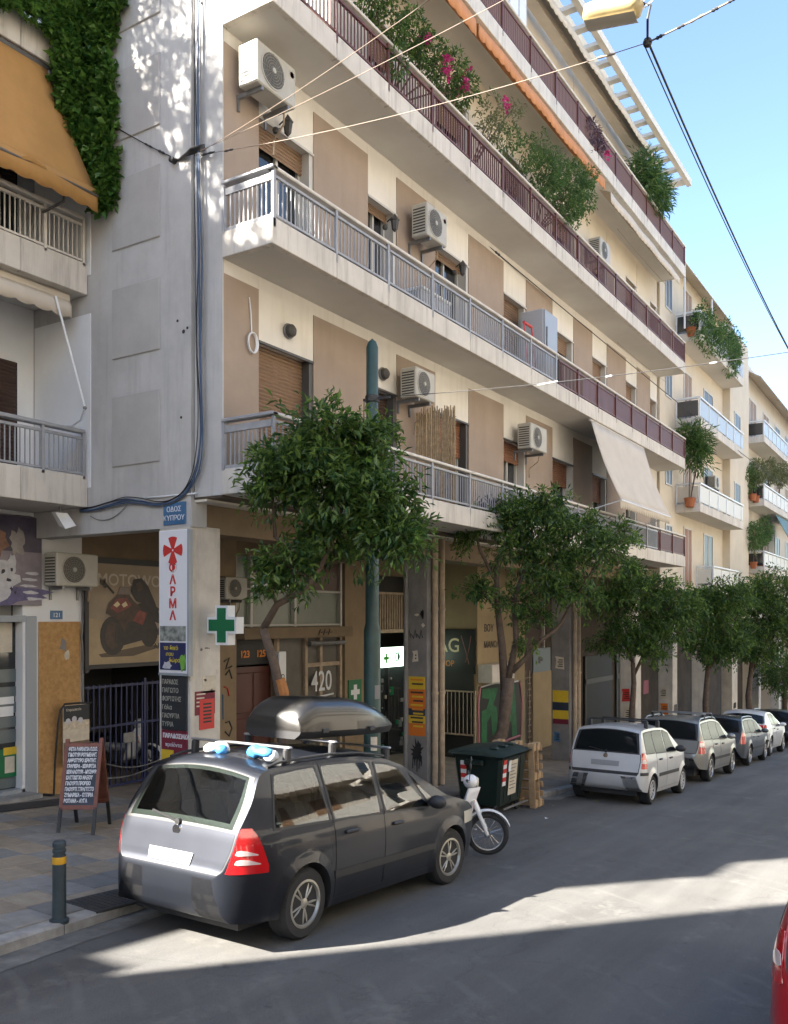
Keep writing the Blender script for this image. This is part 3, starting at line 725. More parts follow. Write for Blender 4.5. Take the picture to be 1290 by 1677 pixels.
def fat(poly, m, y): MB().prism([(20.8+a*2.3, y, zb+b*H) for a, b in poly], (0,-.006,0)).build('graffiti', m, gp)
fat([(0,0),(.14,0),(.14,.38),(.24,.5),(.3,0),(.45,0),(.40,.62),(.30,.68),(.44,.98),(.0,1.0),(.02,.84),(.2,.8),(.12,.62),(0,.6)], M_gg, BY-.014)
fat([(.52,0),(.64,0),(.66,.3),(.8,.3),(.83,0),(.97,.02),(.9,1.0),(.56,.98)], M_gg, BY-.014)
fat([(.66,.45),(.79,.45),(.77,.8),(.68,.8)], MATS['graffiti_black'], BY-.022)
for pts in ([(20.66,zb-.1),(20.62,.2),(20.72,.6)],[(23.3,zb),(23.36,.1),(23.2,.6)],[(20.7,zb-.12),(21.2,zb-.08),(21.5,zb-.14),(22.4,zb-.05),(23.2,zb-.02)]):
    stroke(pts, .035, M_gp, gp, BY-.015)
stroke([(20.75,.60),(21.6,.66),(22.3,.60),(23.1,.62)], .02, M_txtw, gp, BY-.016)
# railing guarding the sunken shop entrance
sr = thing('steel_railing', 'beige steel bar railing beside the graffiti shop wall', 'railing', (20.5, 11.4, walk_z(20.5, 11.4)))
zr0 = walk_z(20.5, 11.4)
for yy in (10.52, 12.26): MB().beam((20.5,yy,zr0-.02),(20.5,yy,zr0+1.78),.05,.05).build('post', M_pipe, sr)
for zz in (.62, 1.75): MB().beam((20.5,10.5,zr0+zz),(20.5,12.28,zr0+zz),.05,.04).build('rail', M_pipe, sr)
for i in range(14): MB().tube([(20.5,10.63+i*.117,zr0+.62),(20.5,10.63+i*.117,zr0+1.75)], .013, 6).build('bar', M_pipe, sr)
# further shop fronts in the arcade
for (a, b, m) in ((23.7, 25.6, M_dark), (25.7, 29.5, M_shutd)):
    w = MB().box((a, YK+.12, gz(26)-.3), (b, YK+.18, 2.9)).build('shop_window', m, main)
    for k in range(3): MB().box((a+k*(b-a-.07)/2, YK+.04, gz(26)-.3), (a+.07+k*(b-a-.07)/2, YK+.121, 2.9)).build('frame', M_frame if k else M_dframe, w)
gr = MB()
for i in range(16): gr.box((24.0+i*.28, 11.4, gz(26)), (24.03+i*.28, 11.43, .75))
for i in range(12): gr.box((24.0, 11.40, gz(26)+.05+i*.19), (28.3, 11.425, gz(26)+.08+i*.19))
gr.build('roller_grille', M_pipe, main)
MB().bbox((23.75, 10.7, gz(24)), (24.3, 11.3, .55), .02).build('meter_cabinet', M_pillar, main)
# ------------------------------------------------------------------ left neighbour, set back from the street
left = thing('neighbour_building', 'grey and white apartment block set back from the street with balconies and orange awning', 'building', (3, 14, walk_z(3, 12)))
LX0 = -3.75
ROOF_A = 13.1
LBX = 1.2
MB().box((LX0, YK, 4.02), (XS-.05, 22, ROOF_A)).build('wall', M_wblue, left)
MB().box((LX0, YK+.6, -.4), (XS-.3, 22, 4.03)).build('ground_floor_wall', M_grey, left)
MB().box((LX0, YK, -.4), (7.35, YK+.58, 4.02)).build('ground_floor_wall', M_grey, left)
MB().box((7.34, YK+.3, 2.45), (8.56, YK+.58, 4.02)).build('shop_head', M_grey, left)
MB().box((LX0, YK-.05, ROOF_A), (XS-.06, 22, ROOF_A+.22)).build('roof', M_slab, left)
MB().box((LX0, YK+.6, ROOF_A+.22), (-.2, 21, 15.7)).build('rooftop_wall', M_wblue, left)  # upper storey added out of view, sized to keep sun off the road
# openings on the back of the balconies
for fl in range(3):
    zf = S[fl]+.16; lint = S[fl]+2.30
    w = MB().box((6.2, YK-.012, zf), (8.13+.32, YK+.02, lint)).build('window', M_dkwin, left)
    shutter_mesh(6.25, 8.42, lint-(1.9 if fl == 0 else .5), lint, YK-.02).build('roller_shutter', M_shutd, w)
    MB().lathe([(0,-.09),(.06,-.085),(.10,-.05),(.11,0)], (7.98, YK, S[fl]+2.62), 'Y', 16).build('wall_lamp', M_acd, left, smooth=True)
for i, s in enumerate(S[:3]):
    sl = MB().box((LBX, YL+.10, s+.002), (XS-.06, YK, s+.16)).build('balcony', M_soffit, left)
    xj = [LBX, 3, 5, 7.62, XS-.055]
    for a, b in zip(xj, xj[1:]): MB().bbox((a+.004, YL, s), (b-.001, YL+.11, s+FH+.12), .008).build('fascia_panel', M_slab, sl)
    z0 = s+FH+.12; rh = RH+.02; y = YL+.03
    x0, x1 = LBX, XS-.10
    if i == 2: continue
    cap = M_rail if i == 0 else M_railc
    MB().bbox((x0, y-.045, z0+rh-.06), (x1, y+.075, z0+rh), .012).build('handrail', cap, sl)
    MB().box((x0, y-.012, z0+rh-.15), (x1, y+.03, z0+rh-.11)).build('railing_bar', cap, sl); MB().box((x0, y-.012, z0+.02), (x1, y+.03, z0+.05)).build('railing_bar', cap, sl)
    for px_ in (4.5, 5.87, 7.2, 8.02 if i else 7.98, x1-.02): MB().box((px_-.022, y-.03, z0-.05), (px_+.022, y+.012, z0+rh-.055)).build('railing_post', cap, sl)
    me = baluster_mesh(rh-.17, cap); x = 5.5
    while x < x1-.04:
        inst('baluster', me, sl, Matrix.Translation((x, y+.009, z0+.04))); x += .079
# rolled cream awning and strut on the first floor, lowered orange awning above
ca = thing('rolled_awning', 'rolled-up cream awning with a white strut under the neighbour balcony', 'awning', (7.5, YL+.2, S[1]-.1))
MB().bbox((4, YL+.16, S[1]-.14), (XS-.22, YL+.30, S[1]-.003), .03).build('cassette', M_awnc, ca)
valance(4, XS-.24, YL+.12, S[1]-.10, .30, M_awnc, ca, 'valance', depth=.06, scal=.3)
s0 = onY(91, 485, YL+.10); s1 = onY(139, 668, YL-.10)
MB().tube([s0, s1], .018, 8).build('strut', M_wplast, ca)
MB().tube([s1, s1+Vector((-.08,0,-.20)), (onY(118, 698, YL-.02)), onY(95, 698, YL+.03)], .014, 8).build('strut_arm', M_rail, ca)
MB().ball(s1, .03).build('joint', M_steel, ca)
oa = thing('awning', 'lowered orange awning with scalloped edge on the neighbour balcony', 'awning', (6.5, YL, S[2]))
T1 = onY(72, 92, YL+.06); T1.z = min(T1.z, S[2]+.02); Bq = onY(160, 322, YL-.55)
rows = []
for i in range(11):
    t = i/10; z = T1.z + (Bq.z-T1.z)*t; y = T1.y + (Bq.y-T1.y)*t
    xr = T1.x + (Bq.x-T1.x)*t
    rows.append([(3.2 + (xr-3.2)*j/24, y+.03*math.sin(j*.9)*t, z+.02*math.sin(j*1.7)*t - .05*math.sin(t*math.pi)) for j in range(25)])
c = MB().grid(rows).build('cloth', M_awno, oa, smooth='all'); c.modifiers.new('thick','SOLIDIFY').thickness = .006
MB().tube([(3.2, Bq.y-.0, Bq.z), (Bq.x, Bq.y, Bq.z)], .025).build('front_bar', M_dframe, oa)
valance(3.2, Bq.x, Bq.y-.01, Bq.z+.09, .33, M_awno, oa, 'valance', depth=.01, scal=.30)
MB().tube([T1+Vector((.06,0,-.02)), onY(108, 305, YL-.40)], .022).build('arm', M_rail, oa)
MB().tube([onY(108, 305, YL-.40), onY(104, 330, YL-.3), onY(70, 348, YL+.03)], .02).build('arm', M_dframe, oa)
MB().bbox((3.2, YL+.02, S[2]-.12), (T1.x+.1, YL+.2, S[2]-.001), .03).build('roller', M_dframe, oa)
# shop front on the ground floor
zs = walk_z(8.2, YK)
sh = MB().box((7.40, YK+.18, zs-.05), (8.60, YK+.22, 2.45)).build('shop_door', M_dkwin, left)
MB().bbox((8.60, YK-.02, zs-.06), (8.80, YK+.30, 2.45), .012).build('door_frame', M_lstone, sh)
MB().box((7.3, YK-.01, 2.36), (8.60, YK+.25, 2.46)).build('door_frame', M_lstone, sh)
MB().box((7.3, YK+.0, zs-.06), (8.60, YK+.24, zs+.10)).build('door_frame', M_lstone, sh)
z = 1.62; k = 0
while z > zs+.15:
    hgt = (.20, .15, .17, .16)[k%4]
    if not (-.05 < z-hgt < .35 and k in (5,)): MB().box((7.42, YK+.165, z-hgt), (8.56, YK+.178, z)).build('glass_film', M_film, sh)
    z -= hgt + (.075, .09, .06, .04)[k%4]; k += 1
def sticker(px0, py0, px1, py1, m, y=YK+.155):
    a, b = onY(px0, py0, y), onY(px1, py1, y)
    MB().box((a.x, y, b.z), (b.x, y+.008, a.z)).build('sticker', m, sh)
sticker(38,1083,52,1092,M_orange); sticker(40,1068,52,1076,M_paper); sticker(0,1142,23,1152,M_wplast); sticker(0,1158,22,1172,M_wplast)
sticker(28,1158,52,1171,M_yellow); sticker(0,1020,20,1068,M_paper); sticker(28,1022,49,1044,M_wplast); sticker(0,1228,30,1270,M_leafmix if 'M_leafmix' in globals() else M_sgreen)
sticker(6,1225,29,1234,M_yellow,YK+.150); sticker(8,1240,24,1264,M_paper,YK+.150); sticker(31,1222,50,1246,M_boardb); sticker(31,1250,50,1278,M_sgreen); sticker(30,1280,48,1287,M_paper); sticker(33,1254,46,1262,M_txtc,YK+.150)
MB().box((7.3, YK-.35, zs-.02), (8.66, YK+.02, zs+.045)).build('door_step', M_kerb, left)
# big picture panel over the shop
pp = thing('picture_board', 'large faded photo board of an animal in a snowy landscape over the shop', 'sign', (7.9, YK-.03, 2.75))
MB().box((6.0, YK-.05, 2.62), (8.86, YK-.005, 4.0)).build('panel', mat('print_violet', (.13,.115,.15), .5, col2=(.30,.26,.29), vscale=1.6), pp)
def blob(cx_, cz, rx, rz, m, y, jag=.25, seed=0, n=22, name='print_patch', parent=None, face='Y', th=.003):
    rq = random.Random(seed); pts = []
    for k in range(n):
        t = 2*math.pi*k/n; q = 1 + rq.uniform(-jag, jag)
        pts.append((cx_+math.cos(t)*rx*q, y, cz+math.sin(t)*rz*q) if face == 'Y' else (y, cx_+math.cos(t)*rx*q, cz+math.sin(t)*rz*q))
    return MB().prism(pts, (0,-th,0) if face == 'Y' else (-th,0,0)).build(name, m, parent)
M_pw = mat('print_white', (.50,.50,.54), .5, var=.15, vscale=8); M_pv = mat('print_blue_violet', (.10,.09,.20), .5, var=.3, vscale=9); M_pb = mat('print_brown', (.27,.14,.09), .5, var=.3, vscale=7)
M_pdk = mat('print_dark', (.03,.028,.04), .5)
MB().box((6.0, YK-.054, 3.45), (8.85, YK-.051, 3.99)).build('print_patch', mat('print_dark_violet', (.05,.045,.07), .5, col2=(.12,.10,.14), vscale=2), pp)
blob(7.7, 2.78, 1.3, .16, M_pv, YK-.055, .15, 1, parent=pp); blob(8.12, 2.98, .30, .30, M_pw, YK-.059, .22, 2, parent=pp)
blob(8.33, 3.25, .07, .16, M_pw, YK-.060, .2, 3, parent=pp); blob(8.0, 3.6, .28, .24, M_pb, YK-.057, .25, 4, parent=pp); blob(8.42, 3.58, .12, .2, mat('print_grey', (.30,.28,.27), .5, var=.2, vscale=6), YK-.058, .3, 5, parent=pp)
for k in range(14): blob(rnd.uniform(7.9, 8.4), rnd.uniform(2.75, 3.18), rnd.uniform(.015,.035), rnd.uniform(.015,.04), M_pdk, YK-.064, .4, 10+k, 8, parent=pp)
for k in range(5): blob(8.62+rnd.uniform(-.1,.1), 2.72+k*.1, .14, .025, M_pw, YK-.060, .3, 40+k, 12, parent=pp)
# boarded bay, gate and motorbike sign
ob = thing('chip_board_panel', 'tall orange-brown chip board panel boarding up the shop bay', 'board', (9.2, YK, walk_z(9.2, YK)))
MB().box((8.83, YK-.02, walk_z(9.2,YK)-.02), (9.62, YK-.002, 2.36)).build('panel', M_osb, ob)
blob(9.28, 1.98, .07, .10, M_colgrey, YK-.022, .4, 3, 12, 'paint_stain', ob); blob(9.36, 1.82, .05, .09, M_paper, YK-.022, .3, 4, 12, 'paint_stain', ob)
MB().tube([(9.66, YK-.03, walk_z(9.6,YK)), (9.655, YK-.03, 1.9), (9.63, YK-.03, 2.1), (9.66,YK-.03,2.4), (9.66,YK-.03,3.1)], .02, 8).build('conduit', M_steel, main)
hn = thing('house_number_plate', 'small blue house number plate above the chip board', 'number plate', (9.15, YK-.02, 2.42))
MB().box((9.05, YK-.02, 2.40), (9.27, YK-.004, 2.54)).build('plate', M_blue, hn); text('121', .10, (9.08, YK-.024, 2.435), '-Y', M_txtw, hn)
gt = thing('bar_gate', 'dark blue steel bar gate closed under the motorbike sign', 'gate', (11, YK, walk_z(11, YK)))
zg = walk_z(11, YK)
for i in range(24): MB().beam((9.70+i*.118, YK+.05, zg+.04-.0), (9.70+i*.118, YK+.05, 1.28 + .0), .022, .022).build('bar', M_gateb, gt)
for zz in (zg+.06, .55, 1.24): MB().beam((9.66, YK+.05, zz), (12.46, YK+.05, zz), .035, .04).build('rail', M_gateb, gt)
for xx in (9.68, 11.05, 12.44): MB().beam((xx, YK+.05, zg-.04), (xx, YK+.05, 1.34), .05, .05).build('post', M_gateb, gt)
MB().bbox((10.55, YK-.0, .22), (10.78, YK+.04, .40), .01).build('lock_plate', M_steel, gt)
for k in range(2):
    pts = []; a, b = Vector((9.75, YK-.02, .12+.0*k-.35*k)), Vector((12.3, YK-.02, .35-.05*k))
    for i in range(15): t = i/14; pts.append(a.lerp(b, t)+Vector((0,-.03,-.45*4*t*(1-t)*(.75 if k else 1))))
    MB().tube(pts, .011, 6).build('chain', M_steel, gt)
ms = thing('motorbike_sign', 'large beige sign of a motorbike in a black frame above the gate', 'sign', (11, YK-.05, 1.6))
MB().box((9.70, YK-.06, 1.62), (12.44, YK-.01, 3.36)).build('panel', mat('sign_beige', (.30,.235,.165), .55, var=.12, vscale=1.8), ms)
fr = MB()
fr.box((9.66,YK-.09,1.56),(12.46,YK-.0,1.63)).box((9.66,YK-.092,3.35),(12.46,YK-.0,3.45)).box((9.655,YK-.095,1.50),(9.73,YK-.0,3.46)).box((12.40,YK-.094,1.55),(12.465,YK,3.44)); fr.build('frame', M_black, ms)
MB().prism([(9.74,YK-.061,1.64),(12.39,YK-.061,1.64),(12.39,YK-.061,2.06),(11.2,YK-.061,2.2),(9.74,YK-.061,2.42)], (0,-.002,0)).build('print_patch', mat('sign_sand', (.36,.27,.16), .55, var=.15, vscale=3), ms)
M_bk1 = mat('bike_brown', (.060,.036,.026), .5, var=.35, vscale=9); M_bk2 = mat('bike_dark', (.028,.022,.02), .5, var=.3, vscale=9); M_bk3 = mat('bike_red', (.20,.05,.04), .5, var=.3, vscale=9)
def bp(pts, m, k): MB().prism([(9.95+a*1.5, YK-.064-.002*k, 1.75+b*1.35) for a, b in pts], (0,-.002,0)).build('motorbike_print', m, ms)
def disc(cx_, cz, r, sq=1.0, n=20): return [(cx_+r*sq*math.cos(2*math.pi*q/n), cz+r*math.sin(2*math.pi*q/n)) for q in range(n)]
bp([(0,.04),(.04,.0),(.5,.0),(.98,.12),(.7,.14),(.3,.08)], mat('bike_shadow', (.11,.08,.055), .6), 0)
bp(disc(.20,.27,.25,.72), M_bk2, 1); bp(disc(.20,.27,.17,.66), M_bk1, 2)
bp(disc(.74,.30,.19,.7), M_bk2, 1)
bp([(.22,.18),(.34,.14),(.62,.2),(.8,.36),(.9,.62),(.72,.72),(.5,.66),(.30,.62),(.24,.4)], M_bk2, 3)
bp([(.10,.56),(.14,.68),(.26,.80),(.42,.82),(.50,.72),(.62,.62),(.60,.50),(.42,.44),(.36,.30),(.28,.46)], M_bk1, 4)
bp([(.16,.62),(.24,.74),(.40,.76),(.47,.66),(.36,.60),(.26,.56)], M_bk3, 5)
bp([(.48,.46),(.58,.60),(.70,.56),(.64,.40)], M_bk3, 5)
bp([(.20,.66),(.26,.71),(.30,.67),(.25,.63)], M_txtc, 6); bp([(.32,.67),(.38,.71),(.41,.66),(.35,.63)], M_txtc, 6)
bp([(.26,.80),(.30,.90),(.44,.90),(.46,.80)], mat('bike_screen', (.16,.12,.10), .4), 5)
bp([(.04,.92),(.10,.95),(.13,.90),(.08,.87)], M_bk2, 5); bp([(.10,.90),(.20,.80),(.22,.82),(.12,.92)], M_bk2, 5)
bp([(.46,.84),(.50,1.0),(.62,1.02),(.72,.92),(.82,.72),(.96,.40),(.84,.44),(.70,.66),(.54,.72)], M_bk2, 4)
bp([(.52,.94),(.60,.97),(.66,.88),(.56,.84)], M_bk1, 6)
bp([(.84,.30),(.98,.50),(1.0,.46),(.88,.26)], M_bk1, 5)
text('MOTOWORLD', .29, (9.92, YK-.066, 2.98), '-Y', mat('letter_faded', (.50,.43,.35), .55), ms, bold=.004); text('ANTA', .15, (11.16, YK-.066, 1.86), '-Y', M_txtk, ms)
# parked machines glimpsed behind the gate: added by copying the moped later

# unseen low block added between neighbour and corner block to cut the sun strip
lh = thing('gap_shade_block', 'unseen low block added in the gap beside the neighbour building to stop the sun', 'building', (-4.8, 15, .3))
MB().box((-6.195, 12.301, 8.9), (-5.95, 14, 9.6)).build('shade_step', M_creamb, lh); MB().box((-6.195, 12.32, -.5), (-3.77, 16, 8.75)).build('wall', M_creamb, lh); MB().box((-6.198, 12.302, 8.75), (-3.76, 16, 8.9)).build('roof', M_slab, lh)  # raised box is added too, it trims the left end of the sun strip
# ------------------------------------------------------------------ further buildings down the street
def far_balcony(b, x0, x1, yw, yf, s, mpan, msid, fh=.30, rh=.72, posts=1.4):
    sl = MB().box((x0+.1, yf+.1, s+.002), (x1-.1, yw+.02, s+.16)).build('balcony', M_soffit, b)
    MB().bbox((x0, yf, s), (x1, yf+.11, s+fh), .008).build('fascia_panel', M_slab, sl)
    MB().bbox((x0, yf+.112, s), (x0+.1, yw, s+fh), .008).build('fascia_panel', M_slab, sl)
    MB().box((x1-.1, yf+.112, s), (x1, yw, s+fh)).build('fascia_panel', M_slab, sl)
    z0 = s+fh
    MB().bbox((x0-.02, yf-.02, z0+rh-.06), (x1+.02, yf+.08, z0+rh), .01).box((x0-.02, yf+.081, z0+rh-.06), (x0+.07, yw, z0+rh)).build('handrail', M_wplast, sl)
    x = x0
    while x < x1:
        MB().box((x, yf+.0, z0-.02), (x+.045, yf+.045, z0+rh-.055)).build('railing_post', M_wplast, sl)
        if x+.05 < x1-.1: MB().box((x+.055, yf+.02, z0+.06), (min(x+posts-.01, x1), yf+.034, z0+rh-.10)).build('railing_panel', mpan, sl)
        x += posts
    MB().box((x0+.02, yf+.08, z0+.06), (x0+.034, yw-.05, z0+rh-.12)).build('railing_panel', msid, sl)
    MB().box((x0, yw-.05, z0-.02), (x0+.045, yw-.005, z0+rh-.055)).build('railing_post', M_wplast, sl)
    return sl
def far_window(b, x0, x1, z0, z1, yw, m=M_shuto, mf=M_frame):
    w = MB().box((x0, yw-.015, z0), (x1, yw+.02, z1)).build('window', m, b)
    MB().box((x0-.06,yw-.035,z0-.06),(x0,yw,z1+.06)).box((x1,yw-.035,z0-.06),(x1+.06,yw,z1+.06)).box((x0,yw-.034,z1),(x1,yw,z1+.06)).box((x0,yw-.034,z0-.06),(x1,yw,z0)).box(((x0+x1)/2-.025,yw-.03,z0),((x0+x1)/2+.025,yw-.014,z1)).build('frame', mf, w)
# second block
b2 = thing('cream_apartment_building', 'cream apartment block with glass-fronted corner balconies next to the arcade block', 'building', (36, 14, walk_z(36, 12)))
W2 = 8.28
MB().box((XE+.02, W2, 3.4), (43.0, 20, 14.9)).build('wall', M_cream, b2)
MB().box((XE+.02, W2-.02, 14.9), (43.0, 20, 15.15)).build('roof', M_slab, b2)
MB().box((XE+.02, W2+.5, 3.15), (43.0, 20, 3.41)).build('arcade_ceiling', M_arcsof, b2)
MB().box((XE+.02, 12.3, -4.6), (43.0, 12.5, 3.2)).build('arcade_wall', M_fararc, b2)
for s, mp_, ms_ in ((12.05, M_bglass, M_dkwin), (9.07, M_bglass, M_dframe), (6.09, M_wpanel, M_creamb)): far_balcony(b2, 31.5, 38.9, W2, YB, s, mp_, ms_)
far_balcony(b2, 34.4, 38.9, W2, YB+.2, 3.35, M_wpanel, M_wpanel)
for s in (3.55, 6.2, 9.2, 12.2):
    far_window(b2, 32.6, 33.6, s+.05, s+2.1, W2, M_shuto if s < 5 else M_shutb); far_window(b2, 40.3, 41.1, s+.9, s+2.0, W2, M_farwin); far_window(b2, 35.6, 37.0, s+.05, s+2.1, W2, M_farwin)
    far_window(b2, 30.2, 30.9, s+.8, s+2.0, W2, M_farwin)
MB().box((38.95, W2-.30, 3.4), (42.9, W2+.02, 14.7)).build('bay_wall', M_cream, b2)
for s in (6.2, 9.2, 12.2): far_window(b2, 39.8, 40.9, s+.9, s+2.0, W2-.30, M_farwin)
# sloping canopy over the top terrace
MB().prism([(30.6, YB+.3, 14.5), (30.6, W2+.1, 14.85), (30.6, W2+.1, 14.89), (30.6, YB+.3, 14.54)], (8.0,0,0)).build('canopy', M_awnc, b2)
for xx in (30.8, 34.8, 38.4): MB().beam((xx, YB+.35, 12.3), (xx, YB+.35, 14.52), .05, .05).build('canopy_post', M_wplast, b2)
for cx_ in (33.4, 38.4): MB().bbox((cx_, YP, walk_z(cx_, YP)-.15), (cx_+.62, YP+.55, 3.2), .02).build('column', M_pillar, b2)
for (a, b_) in ((30.2, 32.6), (33.2, 36.5), (37, 40.5)):
    w = MB().box((a, 12.24, -3.0), (b_, 12.31, .9)).build('shop_window', M_dark, b2); MB().box((a, 12.2, -.2), (b_, 12.245, .0)).box((a, 12.2, -3), (a+.1, 12.245, .9)).build('frame', M_dframe, w)
# third block
b3 = thing('tall_apartment_building', 'beige apartment block with planted balconies farther down the street', 'building', (53, 14, walk_z(53, 12)))
MB().box((43.02, W2+.05, 2.4), (64, 20, 14.2)).build('wall', M_creamb, b3)
MB().box((43.02, W2, 14.2), (64, 20, 14.4)).build('roof', M_slab, b3)
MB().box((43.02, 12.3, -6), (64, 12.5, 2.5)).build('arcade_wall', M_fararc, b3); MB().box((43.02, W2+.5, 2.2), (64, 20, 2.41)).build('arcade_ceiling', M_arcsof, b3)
for s in (10.55, 7.6, 4.5): far_balcony(b3, 43.7, 62, W2+.05, YB, s, M_wpanel if s < 10 else M_bglass, M_dkwin, posts=1.15)
for s in (4.6, 7.7, 10.7):
    for xx in (45, 48.5, 52, 55.5, 59): far_window(b3, xx, xx+1.5, s+.1, s+2.2, W2+.05, M_farwin if (xx+s) % 2 < 1 else M_shutb)
MB().prism([(43.4, YB+.1, 13.5), (43.4, W2+.1, 14.0), (43.4, W2+.1, 14.04), (43.4, YB+.1, 13.54)], (17,0,0)).build('canopy', M_awnc, b3)
MB().prism([(47.4, YB-.7, 5.9), (47.4, YB+.1, 7.5), (47.4, YB+.1, 7.56), (47.4, YB-.7, 5.96)], (5,0,0)).build('awning_cloth', mat('teal_awning', (.12,.22,.24), .8), b3)
for xx in (43.8, 44.4, 50.5, 57): MB().bbox((xx, YP, walk_z(xx, YP)-.15), (xx+.6, YP+.5, 2.3), .02).build('column', M_pillar, b3)
b4 = thing('distant_apartment_building', 'plain far apartment block closing the row down the street', 'building', (75, 14, walk_z(75, 12)))
MB().box((64.1, W2, -8), (92, 22, 12)).build('wall', M_cream, b4)
for s in (2, 5, 8):
    for xx in (66, 70, 74, 78, 82): far_window(b4, xx, xx+1.4, s+.1, s+2.0, W2, M_farwin)
    MB().box((65, YB, s-.2), (90, W2, s+.8)).build('balcony', M_slab, b4)
# blocks behind the viewpoint: they shade and light the street and show in reflections
cb = thing('corner_block', 'cream apartment block across the side street, up the hill', 'building', (-18, 9.6, 1.2))
MB().box((-34, 7.2, -1), (-6.2, 12.32, 20.5)).build('wall', M_creamb, cb)
for s in (4.5, 7.6, 10.7, 13.8, 16.9):
    MB().box((-34, 6.3, s), (-6.25, 7.2, s+.3)).build('balcony', M_slab, cb)
    for xx in range(-32, -8, 4): far_window(cb, xx, xx+1.8, s+.35, s+2.4, 7.2, M_dkwin)
def opposite(x0, x1, h, m, name, label):
    b = thing(name, label, 'building', ((x0+x1)/2, -13, road_z((x0+x1)/2)))
    zb = road_z(x1)-1; MB().box((x0, -20, zb), (x1, -9, h)).build('wall', m, b)
    s = 3.6
    while s < h-2.5:
        MB().box((x0+.3, -9, s), (x1-.3, -8.0, s+.28)).build('balcony', M_slab, b)
        MB().box((x0+.3, -8.06, s+.28), (x1-.3, -8.0, s+1.1)).build('railing_panel', M_wpanel, b)
        xx = x0+1.2
        while xx < x1-2.4:
            MB().box((xx, -9.0, s+.3), (xx+1.6, -8.97, s+2.3)).build('window', M_shutb if rnd.random() < .5 else M_dkwin, b); xx += 3.1
        s += 3.1
    xx = x0+.8
    while xx < x1-3: MB().box((xx, -9.0, zb), (xx+2.6, -8.96, 2.3+road_z(xx))).build('shop_window', M_dkwin, b); xx += 3.4
opposite(-30, -8.5, 17.5, M_oppa, 'opposite_building', 'cream balcony block across the road, up the hill')
opposite(-8.3, 9.5, 19.5, M_oppb, 'opposite_building', 'beige balcony block directly across the road')
opposite(9.7, 30, 17.0, M_oppa, 'opposite_building', 'cream balcony block across the road facing the arcade')
opposite(30.2, 62, 16.0, M_oppb, 'opposite_building', 'long beige balcony block across the road, downhill')
# ------------------------------------------------------------------ signs, posters, wall-mounted things
FX = XS-.03                                  # side face of the corner pillar
def xpanel(name, px0, py0, px1, py1, X, m, parent, th=.03):
    a, b = onX(px0, py0, X), onX(px1, py1, X)
    return MB().bbox((X, b.y, b.z), (X+th, a.y, a.z), .006).build(name, m, parent), a, b
ps = thing('pharmacy_sign', 'tall white vertical pharmacy board with red cross and red letters on the corner pillar', 'sign', (8.72, 9.15, 1.66))
y0, y1, zt, zb = 8.87, 9.43, 3.64, 1.655
MB().bbox((8.70, y0, zb), (8.768, y1, zt), .008).build('panel', M_signw, ps)
MB().box((8.692, y0-.005, zb-.03), (8.77, y1+.005, zb)).box((8.692, y0-.03, zb-.03), (8.77, y0-.002, zt)).build('frame', M_lstone, ps)
cy, cz = (y0+y1)/2, 3.36
for k in range(4):
    a = k*math.pi/2; pts = []
    for u, v in ((.015,-.02),(.17,-.085),(.185,-.045),(.19,0),(.185,.045),(.17,.085),(.015,.02)):
        pts.append((8.698, cy + u*math.cos(a)-v*math.sin(a), cz + u*math.sin(a)+v*math.cos(a)))
    MB().prism(pts, (-.004,0,0)).build('cross_arm', M_red, ps)
for k, ch in enumerate('ΦΑΡΜΑ'):
    text(ch, .175, (8.697, cy, 3.06-.166*k), '-X', M_red, ps, align='CENTER', bold=.005, name='letter')
MB().box((8.694, y0+.03, 2.10), (8.70, y1-.03, 2.31)).build('picture', mat('sign_collage', (.10,.11,.10), .5, col2=(.42,.44,.40), vscale=14), ps)
MB().box((8.694, y0+.03, 1.70), (8.70, y1-.03, 2.08)).build('picture', mat('sign_navy', (.015,.02,.09), .45), ps)
for k, (ch, yy) in enumerate((('το δικό', 9.32), ('σου', 9.28), ('δώρο', 9.22))): text(ch, .085, (8.691, yy, 1.98-.085*k), '-X', mat('letter_yellow', (.62,.50,.03), .5), ps)
blob(8.95, 1.82, .05, .12, mat('print_lime', (.15,.36,.05), .5, var=.3, vscale=12), 8.693, .35, 6, 14, 'picture_patch', ps, 'X'); blob(9.25, 1.76, .09, .06, M_pw, 8.693, .3, 7, 14, 'picture_patch', ps, 'X')
cbd = thing('chalkboard', 'black chalkboard with hand-written lines under the pharmacy board', 'chalkboard', (8.74, 9.15, .88))
MB().bbox((8.735, 8.93, .86), (8.768, 9.42, 1.62), .006).build('panel', M_board, cbd)
M_chalk = mat('chalk', (.42,.42,.36), .9, var=.3, vscale=30)
for k, ln in enumerate(('ΠΑΡΑΔΟΣ', 'ΠΑΓΩΤΟ', 'ΦΟΡΤΩΤΗΣ', 'Γάλα', 'ΓΙΑΟΥΡΤΙΑ', 'ΤΥΡΙΑ')): text(ln, .092, (8.731, 9.40, 1.50-.118*k), '-X', M_chalk, cbd, sx=.72 if len(ln) > 6 else .85)
po = thing('poster', 'maroon and yellow poster under the chalkboard on the corner pillar', 'poster', (8.74, 9.15, .0))
MB().box((8.742, 8.93, .46), (8.768, 9.42, .855)).build('sheet', M_maroon, po); MB().box((8.743, 8.93, -.05), (8.768, 9.42, .459)).build('sheet', M_yellow, po)
text('ΠΑΡΑΔΟΣΙΑΚΑ', .085, (8.739, 9.39, .75), '-X', M_txtw, po, sx=.85, bold=.003); text('προϊόντα', .075, (8.739, 9.34, .63), '-X', M_txtw, po)
MB().box((8.738, 9.18, .33), (8.742, 9.42, .58)).build('print_patch', M_yellow, po); MB().box((8.737, 8.96, .22), (8.742, 9.40, .36)).build('print_patch', M_maroon, po)
